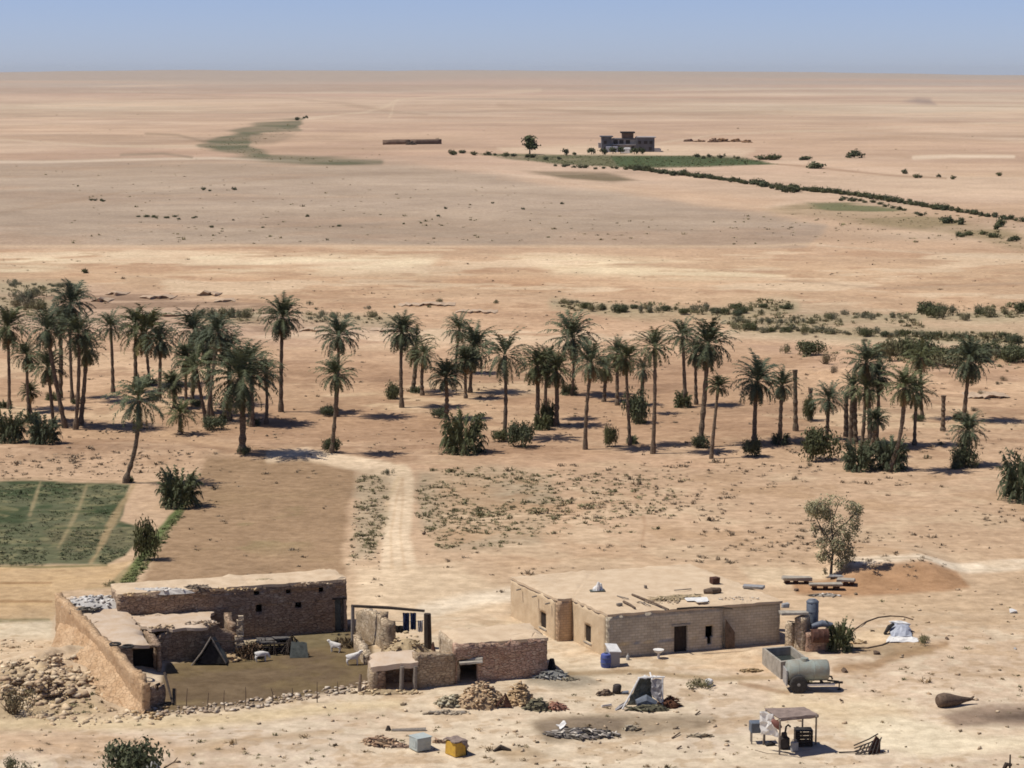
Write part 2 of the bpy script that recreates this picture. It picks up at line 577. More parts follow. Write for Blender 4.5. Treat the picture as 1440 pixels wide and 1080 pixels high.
    for ln in ([(958, 924), (1000, 940), (1060, 960), (1110, 1000)], [(958, 924), (900, 960), (860, 1000), (760, 1050)], [(716, 860), (740, 900), (830, 945)], [(1100, 1040), (1200, 990), (1330, 960), (1440, 940)]):
        lay(line(ln, 5, 8, 4, 3), (232, 210, 176), .45)
    # far oasis strip
    lay(poly([(280, 206), (320, 190), (362, 175), (425, 168), (421, 183), (372, 190), (352, 204), (382, 216), (450, 221), (535, 229), (480, 231), (380, 225), (318, 216)], 4, 5, n_mid) * (.72 + .28 * sstep(-.5, .25, n_med2 + .5 * n_mid)), (114, 112, 86), 1.)
    lay(poly([(352, 190), (400, 186), (420, 188), (385, 203), (355, 206)], 4, 4, n_mid), (170, 148, 122), .8)
    lay(line([(170, 218), (230, 216), (270, 221)], 3, 3, 1.5, 1), (150, 134, 110), .7)
    lay(line([(205, 189), (250, 191), (290, 200)], 3, 3, 1.5, 1), (158, 138, 112), .7)
    # dark seep near the right horizon
    lay(poly([(1270, 143), (1290, 139), (1308, 140), (1316, 147), (1295, 146)], 3, 2, n_big), (150, 135, 125), .7)
    # far house yard and crops
    lay(poly([(700, 208), (820, 203), (960, 204), (1060, 212), (1040, 221), (800, 219), (720, 218)], 4, 3, n_mid), (222, 197, 166), .8)
    lay(poly([(640, 214), (700, 216), (830, 218.5), (960, 219), (1050, 222), (1098, 231), (1000, 235), (880, 236.5), (780, 231)], 1.6, 2.2, n_mid) * (.6 + .4 * sstep(-.4, .3, n_med2)), (106, 106, 74), .95)
    lay(poly([(860, 221), (960, 220), (1045, 223), (1095, 231), (1000, 234.5), (870, 235.5)], 1.8, 1.5, n_mid), (84, 97, 62), .95)
    lay(poly([(700, 238), (780, 239), (850, 243), (908, 254), (860, 258), (790, 251)], 2.5, 3, n_mid) * (.8 + .2 * sstep(-.4, .3, n_med2)), (128, 114, 88), .95)
    lay(line([(1095, 231), (1160, 237), (1260, 247), (1330, 251)], 2.5, 2.5, 1.5, 1), (160, 130, 102), .7)
    lay(line([(1285, 222), (1340, 220), (1425, 221)], 5, 5, 2, 1), (230, 209, 180), .8)
    lay(poly([(1075, 296), (1120, 286), (1200, 284), (1310, 306), (1440, 330), (1500, 345), (1480, 356), (1330, 326), (1200, 312), (1110, 304)], 5, 5, n_mid) * (.4 + .6 * sstep(-.4, .2, n_med2)), (160, 142, 108), .95)
    lay(poly([(1130, 284), (1200, 280), (1290, 300), (1240, 304), (1160, 298)], 5, 5, n_mid) * sstep(-.3, .3, n_med2), (118, 120, 84), .85)
    lay(poly([(700, 252), (900, 262), (1100, 282), (1070, 296), (960, 282), (820, 262)], 8, 5, n_mid), (210, 178, 146), .7)
    # --- palm grove floor
    gr = sstep(480, 520, py) * (1 - sstep(635, 665, py))
    lay(gr * sstep(0, .5, n_med2), (188, 153, 120), .75)
    lay(gr * sstep(.2, .55, fbm(x * .6, y, 14, 5, .6, 87, cl)), (222, 194, 156), .7)
    lay(gr * sstep(.25, .6, fbm(x * .6, y, 9, 5, .6, 88, cl)), (160, 128, 100), .6)
    lay(gr * sstep(.1, .6, -n_med2), (214, 180, 144), .6)
    lay(gr * sstep(.2, .6, n_sm), (166, 134, 104), .6)
    lay(poly([(-60, 596), (130, 592), (300, 606), (400, 586), (420, 600), (300, 622), (60, 618), (-60, 625)], 10, 8, n_sm), (164, 130, 100), .6)
    lay(line([(-60, 622), (150, 612), (260, 618), (380, 640), (470, 636)], 16, 12, 7, 5), (214, 180, 142), .6)
    lay(line([(560, 655), (700, 660), (860, 640), (1000, 655)], 10, 10, 5, 5), (212, 176, 142), .6)
    # --- fields
    lay(poly([(290, 648), (420, 643), (500, 658), (492, 720), (487, 812), (200, 824), (212, 790), (254, 715), (272, 690)], 7, 8), (169, 141, 109), 1)
    lay(poly([(300, 690), (470, 690), (480, 800), (250, 815)], 14, 8) * sstep(-.1, .5, n(14, 5, 83, .6, .5, 1.4)), (164, 138, 104), .6)
    lay(poly([(290, 720), (420, 715), (440, 770), (280, 780)], 16, 8) * sstep(.05, .5, n(8, 5, 84)), (150, 137, 96), .5)
    gf = poly([(-80, 680), (60, 676), (184, 681), (166, 735), (188, 742), (198, 757), (178, 782), (150, 797), (-80, 799)], 3, 3)
    lay(gf, (106, 108, 80), 1)
    lay(gf * sstep(-.1, .45, n(5, 5, 85, .65)), (70, 82, 54), .9)
    lay(gf * sstep(0, .5, n(9, 5, 86, .6)), (118, 112, 84), .75)
    lay(gf * sstep(.25, .6, n_fine), (140, 134, 98), .6)
    for ln in ([(57, 678), (50, 700), (42, 724)], [(124, 678), (112, 712), (98, 742), (82, 772)]):
        lay(line(ln, 3, 4.5, 2.2, 2), (158, 144, 108), .8)
    lay(line([(188, 683), (168, 715), (152, 746), (136, 782), (128, 792)], 6, 8, 3, 3), (172, 150, 112), .85)
    for yy in (720, 744, 769):
        lay(line([(-80, yy), (150, yy)], 2, 2, 1.4, 1.5), (66, 80, 50), .6)
    lay(line([(-80, 676), (60, 673), (190, 679), (235, 678)], 4, 4, 2.5, 3), (134, 118, 86), .7)
    lay(line([(255, 712), (230, 745), (196, 790), (178, 820)], 7, 18, 3, 3), (92, 112, 62), .9)
    lay(line([(262, 712), (238, 745), (206, 790), (196, 808)], 3, 3, 1.6, 1), (76, 84, 52), .7)
    lay(poly([(140, 806), (190, 795), (178, 826), (120, 832)], 4, 4), (140, 134, 86), .6)
    op = poly([(-80, 800), (150, 796), (186, 790), (150, 828), (88, 834), (72, 876), (-80, 879)], 2.5, 2)
    lay(op, (207, 177, 135), 1)
    lay(op * sstep(0, .6, n_sm), (197, 166, 122), .6)
    for yy in (823, 849):
        lay(line([(-80, yy), (72, yy - 1)], 3, 3, 1.6, 1.2), (160, 124, 84), .7)
        lay(line([(-80, yy + 3.5), (72, yy + 2.5)], 3, 3, 1.6, 1.2), (218, 186, 138), .6)
    lay(line([(-80, 876), (68, 874)], 4, 4, 1.8, 1), (116, 110, 66), .85)  # shade painted as a dark olive line along the plot edge
    lay(line([(-80, 799), (70, 800), (150, 797)], 3, 3, 1.6, 1.2), (84, 96, 54), .7)
    lay(poly([(-80, 880), (72, 877), (72, 900), (40, 902), (-80, 905)], 3, 2), (226, 210, 178), .95)
    # --- roads
    lay(line([(380, 640), (430, 636), (490, 646), (545, 658), (566, 672)], 14, 26, 4, 3), (236, 211, 176), 1)
    lay(line([(566, 668), (564, 700), (557, 750), (560, 800), (572, 832), (600, 850)], 30, 58, 5, 4), (233, 209, 174), 1)
    lay(line([(560, 672), (545, 700), (540, 740)], 5, 7, 3, 2), (226, 200, 158), .5)
    lay(poly([(500, 800), (640, 800), (712, 838), (712, 868), (600, 878), (505, 850)], 12, 8), (229, 204, 168), .95)
    lay(line([(596, 864), (660, 850), (716, 842)], 20, 20, 6, 3), (236, 218, 188), .95)
    lay(line([(1185, 812), (1300, 806), (1380, 800), (1500, 790)], 14, 14, 4, 2), (242, 224, 194), 1)
    lay(poly([(1040, 800), (1120, 803), (1200, 806), (1200, 818), (1100, 830), (1060, 822)], 5, 4), (230, 206, 170), .9)
    for off in (-2.2, 2.2):
        lay(line([(566, 672), (562 + off * 2, 700), (556 + off * 3, 750), (560 + off * 4, 800)], 3, 5, 2, 1.5), (212, 182, 144), .5)
        lay(line([(-80, 1027 + off), (200, 1020 + off), (420, 1003 + off), (560, 992 + off), (760, 985 + off * 1.3)], 3, 3, 1.8, 1.5), (206, 180, 144), .6)
        lay(line([(1500, 872 + off * 1.4), (1300, 880 + off * 1.4), (1190, 975 + off), (1060, 1010 + off), (800, 1060 + off), (700, 1090)], 3.2, 3.2, 1.8, 2), (204, 176, 140), .5)
        lay(line([(640, 880), (720, 905 + off), (800, 940 + off), (980, 1000 + off), (1010, 1085)], 3, 3, 1.8, 2), (236, 216, 184), .45)
    lay(line([(890, 690), (902, 712), (907, 740), (902, 768)], 4, 5, 2.5, 2), (184, 150, 116), .6)
    # --- dry scrub ground
    for p in ([(588, 660), (690, 655), (775, 668), (782, 720), (760, 768), (620, 775), (590, 740)], [(505, 668), (545, 672), (548, 720), (530, 790), (490, 795), (498, 720)]):
        lay(poly(p, 10, 8), (186, 168, 138), .8)
    sc = sstep(650, 675, py) * (1 - sstep(790, 812, py)) * sstep(590, 640, px)
    lay(sc * sstep(.1, .5, n_med2), (203, 170, 134), .6)
    lay(sc * sstep(.3, .65, n_sm), (184, 153, 118), .6)
    lay(sc * sstep(.1, .5, -n_sm), (224, 197, 161), .6)
    # --- bank and yard
    lay(poly([(1190, 812), (1300, 808), (1345, 812), (1362, 828), (1300, 836), (1200, 843), (1120, 840), (1110, 822)], 4, 4), (184, 144, 106), .9)
    lay(line([(1190, 809), (1310, 806)], 3, 3, 1.5, 1.5), (136, 108, 78), .6)
    # --- foreground
    fg = sstep(850, 900, py)
    lay(fg * sstep(.05, .55, n_med2), (214, 187, 156), .5)
    lay(fg * sstep(.1, .55, -n_med2), (232, 213, 180), .5)
    lay(fg * sstep(.2, .6, n_sm), (206, 180, 148), .5)
    lay(fg * sstep(.3, .65, n_fine), (186, 158, 122), .5)
    lay(fg * sstep(.25, .6, -n_fine), (238, 220, 188), .5)
    lay(poly([(-80, 900), (60, 900), (200, 1000), (120, 1012), (-80, 1010)], 12, 10), (214, 188, 152), .6)
    lay(poly([(-80, 975), (60, 960), (150, 1000), (60, 1016), (-80, 1018)], 8, 8), (184, 162, 124), .6)
    lay(line([(-80, 1025), (200, 1018), (420, 1000), (560, 990)], 16, 14, 8, 5), (226, 204, 162), .8)
    lay(poly([(-80, 1035), (90, 1030), (220, 1040), (260, 1060), (100, 1070), (-80, 1075)], 10, 8), (204, 172, 136), .7)
    lay(line([(250, 1062), (330, 1048), (480, 1030)], 8, 8, 5, 4), (188, 160, 122), .6)
    wl = poly([(1180, 1010), (1260, 995), (1340, 1022), (1500, 1030), (1500, 1062), (1300, 1068), (1190, 1040)], 10, 9)
    lay(wl, (238, 222, 188), .9)
    lay(poly([(1100, 975), (1250, 980), (1300, 1000), (1180, 1030), (1080, 1000)], 14, 9), (226, 205, 165), .6)
    so = poly([(1318, 1003), (1380, 990), (1500, 985), (1500, 1022), (1345, 1025)], 6, 6)
    lay(so, (156, 135, 114), .95)
    lay(poly([(1360, 1006), (1500, 992), (1500, 1018), (1400, 1016)], 6, 6), (112, 96, 82), .85)
    lay(poly([(735, 1016), (780, 1004), (900, 1006), (1000, 1012), (990, 1024), (880, 1034), (770, 1040)], 6, 6), (160, 142, 116), .85)
    lay(poly([(748, 1016), (800, 1010), (880, 1014), (870, 1030), (770, 1034)], 5, 5), (136, 120, 101), .7)
    lay(poly([(745, 944), (805, 946), (840, 960), (790, 968), (740, 962)], 6, 5), (170, 158, 136), .9)
    lay(poly([(690, 1055), (740, 1050), (770, 1062), (720, 1068)], 5, 4), (180, 155, 120), .7)
    lay(poly([(225, 965), (236, 942), (345, 916), (492, 884), (525, 900), (524, 965), (345, 992), (222, 1002)], 4, 4), (122, 104, 80), 1)
    yard = poly([(225, 965), (236, 942), (345, 916), (492, 884), (525, 900), (524, 965), (345, 992), (222, 1002)], 4, 4)
    lay(yard * sstep(0, .5, n_sm), (116, 98, 74), .8); lay(yard * sstep(.1, .5, -n_sm), (138, 120, 84), .6)
    lay(poly([(345, 905), (485, 886), (490, 902), (350, 930)], 4, 3), (134, 122, 92), .7)
    # damp runs from the trailer and the tank
    lay(line([(800, 948), (900, 947), (1000, 956), (1090, 955)], 5, 5, 2.5, 2), (168, 142, 104), .75)
    lay(line([(1040, 962), (1085, 972), (1108, 976)], 5, 5, 2.5, 2), (170, 138, 104), .7)
    lay(line([(1175, 945), (1230, 938), (1245, 930), (1300, 915), (1330, 908)], 9, 9, 4, 3), (172, 140, 104), .8)
    lay(poly([(1200, 905), (1300, 902), (1310, 918), (1230, 922), (1195, 916)], 6, 5), (160, 134, 98), .7)
    lay(poly([(1180, 900), (1255, 886), (1262, 905), (1200, 914)], 4, 3), (222, 196, 158), .8)
    lay(poly([(800, 880), (1100, 905), (1110, 950), (880, 950), (770, 960)], 12, 6) * sstep(-.3, .4, n_sm), (214, 182, 142), .5)
    # overall mottling and pebbles
    k = 1 + .07 * n_sm + .06 * n_fine + .05 * n_mid
    col = col * k[:, None]
    col = np.clip(col, .01, .95) / KL[None, :]

    idx = np.arange(ny * nu).reshape(ny, nu)
    Fq = np.stack([idx[:-1, :-1], idx[:-1, 1:], idx[1:, 1:], idx[1:, :-1]], -1).reshape(-1, 4)
    m, nt, b = newmat('desert_soil', .97, .08)
    a = nn(nt, 'ShaderNodeAttribute', attribute_name='Col').outputs['Color']
    p = pos(nt)
    f1 = ramp(nt, noise(nt, p, 1.1, 6, .65), .34, .66)
    c = mix(nt, mix(nt, a, (.80, .775, .75), 1., 'MULTIPLY'), mix(nt, a, (1.12, 1.115, 1.11), 1., 'MULTIPLY'), f1)
    mp = nn(nt, 'ShaderNodeMapping'); nt.links.new(p, mp.inputs[0]); mp.inputs['Scale'].default_value = (.45, 1, 1)
    f3 = ramp(nt, noise(nt, mp.outputs[0], .55, 7, .7), .40, .62)
    c = mix(nt, mix(nt, c, (.90, .885, .87), 1., 'MULTIPLY'), mix(nt, c, (1.05, 1.05, 1.05), 1., 'MULTIPLY'), f3)
    f2 = ramp(nt, noise(nt, p, 5.5, 4, .75), .60, .73)
    c = mix(nt, c, mix(nt, c, (.76, .72, .67), 1., 'MULTIPLY'), f2)
    f4 = ramp(nt, noise(nt, p, 2.3, 5, .7), .63, .70)
    c = mix(nt, c, mix(nt, c, (.72, .68, .63), 1., 'MULTIPLY'), f4)
    mq = nn(nt, 'ShaderNodeMapping'); nt.links.new(p, mq.inputs[0]); mq.inputs['Scale'].default_value = (.8, 1, 1)
    f5 = ramp(nt, noise(nt, mq.outputs[0], .02, 10, .75), .38, .62)
    c = mix(nt, mix(nt, c, (.90, .885, .87), 1., 'MULTIPLY'), mix(nt, c, (1.08, 1.08, 1.08), 1., 'MULTIPLY'), f5)
    nt.links.new(c, b.inputs['Base Color'])
    bump(nt, b, noise(nt, p, 3.0, 6, .7), .55, .12)
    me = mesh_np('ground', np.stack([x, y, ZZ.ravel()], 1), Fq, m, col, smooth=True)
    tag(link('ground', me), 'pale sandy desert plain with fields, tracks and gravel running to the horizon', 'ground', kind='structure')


def build_haze():
    mb = MB().box((0, 14000, 1.), (44000, 29400, 2.))
    z0, z1 = -12., 96.
    o = MB().box((0, 17000 - 450, (z0 + z1) / 2), (60000, 34900, z1 - z0)).build('haze', None_mat())
    tag(o, 'thin pale dust haze lying over the whole plain', 'haze', kind='stuff')


def None_mat():
    m = bpy.data.materials.new('haze_air'); m.use_nodes = True
    nt = m.node_tree; nt.nodes.remove(nt.nodes['Principled BSDF'])
    v = nn(nt, 'ShaderNodeVolumePrincipled')
    v.inputs['Color'].default_value = (.80, .86, .90, 1); v.inputs['Density'].default_value = HAZE
    nt.links.new(v.outputs[0], nt.nodes['Material Output'].inputs['Volume'])
    return m


SKY_TINT = (.795, .745, .875)
SKY_STR = .105
SUN_STR = 4.1
HAZE = 1.7e-5
# ------------------------------------------------------------------ vegetation templates
def crown_mesh(name, seed, nf=44, lo=-58, hi=86, L=3.0, npair=15, dead=False, base_r=.16, tone=0.):
    r = np.random.default_rng(seed)
    Vv, Fc, Cc = [], [], []
    up = np.array([0, 0, 1.])
    for i in range(nf):
        q = (i + .5) / nf
        el = R(lo + (hi - lo) * (q ** .8) + r.normal(0, 6))
        az = i * 2.39996 + r.normal(0, .22)
        ln = L * r.uniform(.82, 1.12) * (.72 + .28 * math.sin(PI * min(1, .25 + .75 * (1 - q))))
        droop = r.uniform(.55, 1.15) * (1.0 if not dead else .5)
        h = np.array([math.cos(az), math.sin(az), 0])
        pts = []; p = h * base_r * .6 + up * (.25 * q - .1); e = el; n = 7; step = ln / n
        for k in range(n + 1):
            pts.append(p.copy())
            e2 = max(e, R(-86))
            p = p + (h * math.cos(e2) + up * math.sin(e2)) * step
            e -= droop * (.10 + .055 * k)
        pts = np.array(pts)
        side = np.array([-math.sin(az), math.cos(az), 0])
        # age decides the colour: young fronds green, old ones olive, dead ones straw
        if dead: c = np.array(A(150, 128, 96)) * r.uniform(.55, 1.1)
        else:
            g = np.array([.074, .088, .052]) * r.uniform(.75, 1.3)
            o = np.array([.120, .108, .050]) * r.uniform(.8, 1.2)
            old = np.clip((.22 - q) / .22, 0, 1) * r.uniform(.3, 1.)
            c = g * (1 - old) + o * old
            c = c * (1 + tone)
        # midrib
        b = len(Vv)
        for k in range(n + 1):
            w = .035 * (1 - .8 * k / n)
            Vv += [pts[k] - side * w, pts[k] + side * w]; Cc += [c * 1.5, c * 1.5]
        for k in range(n):
            Fc += [(b + 2 * k, b + 2 * k + 1, b + 2 * k + 3), (b + 2 * k, b + 2 * k + 3, b + 2 * k + 2)]
        for j in range(npair):
            t = .14 + .86 * (j + r.uniform(.2, .8)) / npair
            f = t * n; k = min(int(f), n - 1); fr = f - k
            a = pts[k] * (1 - fr) + pts[k + 1] * fr
            tg = pts[k + 1] - pts[k]; tg /= np.linalg.norm(tg)
            nr = np.cross(side, tg)
            ll = .60 * (1 - .55 * abs(t - .45) / .55) * r.uniform(.8, 1.15)
            for s in (-1, 1):
                d = tg * .62 + side * s * .72 + nr * r.uniform(-.15, .42) - up * (.12 if not dead else .35)
                d /= np.linalg.norm(d)
                w = tg * .07
                b = len(Vv)
                Vv += [a - w, a + w, a + d * ll]; k2 = r.uniform(.8, 1.25)
                Cc += [c * k2, c * k2, c * k2 * 1.1]
                Fc.append((b, b + 1, b + 2))
    return mesh_np(name, np.array(Vv), np.array(Fc), M['frond'], np.array(Cc))


def leaf_mesh(name, seed, blobs, leaf=.16, cols=((.06, .075, .03), (.11, .11, .055)), mat=None, flat=.0, sticks=None):
    """foliage as many small leaf clumps gathered in uneven blobs: (x,y,z, rx,ry,rz, n)"""
    r = np.random.default_rng(seed)
    Vv, Fc, Cc = [], [], []
    c0, c1 = np.array(cols[0]), np.array(cols[1])
    for (bx, by, bz, rx, ry, rz, n) in blobs:
        d = r.normal(size=(n, 3)); d /= np.linalg.norm(d, axis=1)[:, None]
        rad = r.uniform(.25, 1., n) ** .45
        wob = 1 + .28 * np.sin(d[:, 0] * 5 + seed) * np.cos(d[:, 1] * 4 + bz) + .15 * r.normal(size=n)
        P = np.array([bx, by, bz]) + d * (rad * wob)[:, None] * np.array([rx, ry, rz])
        P[:, 2] = np.maximum(P[:, 2], .03)
        bt = r.uniform(0, 1)
        for p, dd in zip(P, d):
            a = r.normal(size=3); a /= np.linalg.norm(a)
            nrm = dd * .9 + r.normal(size=3) * .5 + np.array([0, 0, .25]); nrm /= np.linalg.norm(nrm)
            u = np.cross(nrm, a); u /= np.linalg.norm(u) + 1e-9
            v = np.cross(nrm, u); s = leaf * r.uniform(.6, 1.4)
            b = len(Vv)
            Vv += [p - u * s * .5, p + v * s * .32, p + u * s * .6, p - v * s * .32]
            t = np.clip(bt * .5 + r.uniform(0, .6), 0, 1)
            c = (c0 * (1 - t) + c1 * t) * r.uniform(.8, 1.2)
            Cc += [c] * 4
            Fc += [(b, b + 1, b + 2), (b, b + 2, b + 3)]
    if sticks:
        for (n, ln, c) in sticks:
            for i in range(n):
                az, el = r.uniform(0, 2 * PI), r.uniform(.35, 1.35)
                d = np.array([math.cos(az) * math.cos(el), math.sin(az) * math.cos(el), math.sin(el)])
                s = np.cross(d, [0, 0, 1.]); s /= np.linalg.norm(s); s2 = np.cross(d, s)
                l = ln * r.uniform(.5, 1.1); b = len(Vv); w = .022
                o = np.array([r.normal(0, .12), r.normal(0, .12), 0]) * ln
                Vv += [o - s * w, o + s * w, o + d * l + s * w * .4 + r.normal(0, .06, 3), o + s2 * w, o - s2 * w, o + d * l]
                Cc += [np.array(c) * r.uniform(.7, 1.2)] * 6
                Fc += [(b, b + 1, b + 2), (b + 3, b + 4, b + 5)]
    return mesh_np(name, np.array(Vv), np.array(Fc), mat or M['leaf'], np.array(Cc))


def tile(name, tmpl, P, S, RZ, mat, tint, smooth=False):
    """many small copies of triangle templates baked into one mesh (uncountable ground cover, rubble)"""
    Vs, Fs, Cs = [], [], []; off = 0
    r = np.random.default_rng(5)
    which = r.integers(0, len(tmpl), len(P))
    for t, (tv, tf, tc) in enumerate(tmpl):
        ix = np.where(which == t)[0]
        if not len(ix): continue
        c, s = np.cos(RZ[ix]), np.sin(RZ[ix])
        sc = S[ix][:, None, :] if S.ndim == 2 else S[ix][:, None, None]
        v = tv[None] * sc
        X = v[..., 0] * c[:, None] - v[..., 1] * s[:, None]
        Y = v[..., 0] * s[:, None] + v[..., 1] * c[:, None]
        W = np.stack([X, Y, v[..., 2]], -1) + P[ix][:, None, :]
        Vs.append(W.reshape(-1, 3))
        Fs.append((tf[None] + (np.arange(len(ix)) * len(tv))[:, None, None] + off).reshape(-1, 3))
        Cs.append((tc[None] * tint[ix][:, None, :]).reshape(-1, 3))
        off += len(ix) * len(tv)
    return mesh_np(name, np.concatenate(Vs), np.concatenate(Fs), mat, np.concatenate(Cs), smooth=smooth)


def tuft_tmpl(seed, n=20, spread=.5, h=.38):
    r = np.random.default_rng(seed); Vv, Fc, Cc = [], [], []
    for i in range(n):
        az = r.uniform(0, 2 * PI); el = r.uniform(.25, 1.4)
        d = np.array([math.cos(az) * math.cos(el) * spread, math.sin(az) * math.cos(el) * spread, math.sin(el) * h])
        o = np.array([r.normal(0, .2), r.normal(0, .2), 0])
        s = np.array([-math.sin(az), math.cos(az), 0]) * r.uniform(.03, .075)
        b = len(Vv)
        Vv += [o - s, o + s, o + d * r.uniform(.7, 1.2) + s * .6, o + d * 1.1 - s * .4]
        k = r.uniform(.7, 1.25); Cc += [np.ones(3) * k * .85] * 2 + [np.ones(3) * k] * 2
        Fc += [(b, b + 1, b + 2), (b, b + 2, b + 3)]
    return np.array(Vv), np.array(Fc), np.array(Cc)


def stone_tmpl(seed):
    """one angular broken stone: hull of a few random points"""
    r = np.random.default_rng(seed)
    bm = bmesh.new()
    for i in range(11):
        d = r.normal(size=3); d /= np.linalg.norm(d); d *= r.uniform(.42, .62)
        bm.verts.new((d[0] * 1.1, d[1] * .85, d[2] * .7))
    bmesh.ops.convex_hull(bm, input=bm.verts)
    bmesh.ops.delete(bm, geom=[v for v in bm.verts if not v.link_faces], context='VERTS')
    bmesh.ops.triangulate(bm, faces=bm.faces[:])
    bmesh.ops.recalc_face_normals(bm, faces=bm.faces)
    bm.verts.index_update()
    Vv = np.array([v.co[:] for v in bm.verts]); Fc = np.array([[v.index for v in f.verts] for f in bm.faces]); bm.free()
    return Vv, Fc, np.ones((len(Vv), 3)) * r.uniform(.85, 1.1, (len(Vv), 1))


M = {}


def veg_materials():
    M['frond'] = attr_mat('palm_frond', .65, .18, 3., .75, 1.2, trans=.1)
    M['leaf'] = attr_mat('leaves', .7, .25, 2.5, .75, 1.25, trans=.15)
    M['dry'] = attr_mat('dry_brush', .9, .1, 2.5, .75, 1.25)
    M['stone'] = attr_mat('loose_stone', .95, .1, 5., .8, 1.15)
    m, nt, b = newmat('palm_bark', .95, .1)
    co = objco(nt)
    mp = nn(nt, 'ShaderNodeMapping'); nt.links.new(co, mp.inputs[0]); mp.inputs['Scale'].default_value = (1, 1, 2.2)
    f = noise(nt, mp.outputs[0], 4.5, 4, .65)
    k = mix(nt, (.085, .062, .042), (.22, .165, .115), ramp(nt, f, .38, .66))
    nt.links.new(k, b.inputs['Base Color']); bump(nt, b, f, .8, .05)
    M['bark'] = m
    M['twig'] = plain('grey_bark', (.16, .125, .09), .3, 4)


def trunk_mesh(base, top, r0, r1, bow=0., seed=0):
    """tapered palm trunk with the stepped scars of cut fronds; bow bends it sideways"""
    r = random.Random(seed)
    mb = MB(); n = 15; pts = []; rad = []
    d = top - base
    for i in range(n + 1):
        t = i / n
        p = base.lerp(top, t) + Vector((bow * math.sin(PI * t) * (1 - .25 * t), 0, 0))
        pts.append(p)
        q = r0 + (r1 - r0) * t ** .7
        if t < .08: q *= 1.5 - t * 5
        if t > .88: q *= 1.25
        rad.append(q * (1.14 if i % 2 else .9) * r.uniform(.88, 1.12))
    pts[0].z -= .4
    return mb.tube(pts, rad, 9)


PALMS = []


def palm(cx, cy, bx, by, wpx, label, style=0, bow=0., skirt=False, rw=1.0, group='date palms of the grove', dy=None):
    base = G(bx, by)
    yy = base.y + (random.uniform(-.5, .5) if dy is None else dy)
    top = V(cx, cy, yy)
    o = empty('date_palm', base)
    tag(o, label, 'palm tree', group)
    rel = top - base
    H = max(rel.length, .6)
    s = (wpx / ppm(base)) / 4.3
    mb = trunk_mesh(Vector((0, 0, 0)), rel, .25 * rw, .175 * rw, bow, len(PALMS))
    mb.build('trunk', M['bark'], o, smooth=False)
    c = link('crown', CROWN[style % len(CROWN)], o)
    c.location = rel; c.scale = (s, s, s * random.uniform(.95, 1.08)); c.rotation_euler = (random.uniform(-.2, .2), random.uniform(-.2, .2), random.uniform(0, 6.28))
    if skirt:
        d = link('dead_fronds', SKIRT[len(PALMS) % len(SKIRT)], o)
        d.location = rel - Vector((0, 0, .15)); d.scale = (s * .85,) * 3; d.rotation_euler = (0, 0, random.uniform(0, 6.28))
        d['label'] = 'skirt of dry straw coloured dead fronds hanging under the crown'
    PALMS.append(o)
    return o


CROWN, SKIRT = [], []


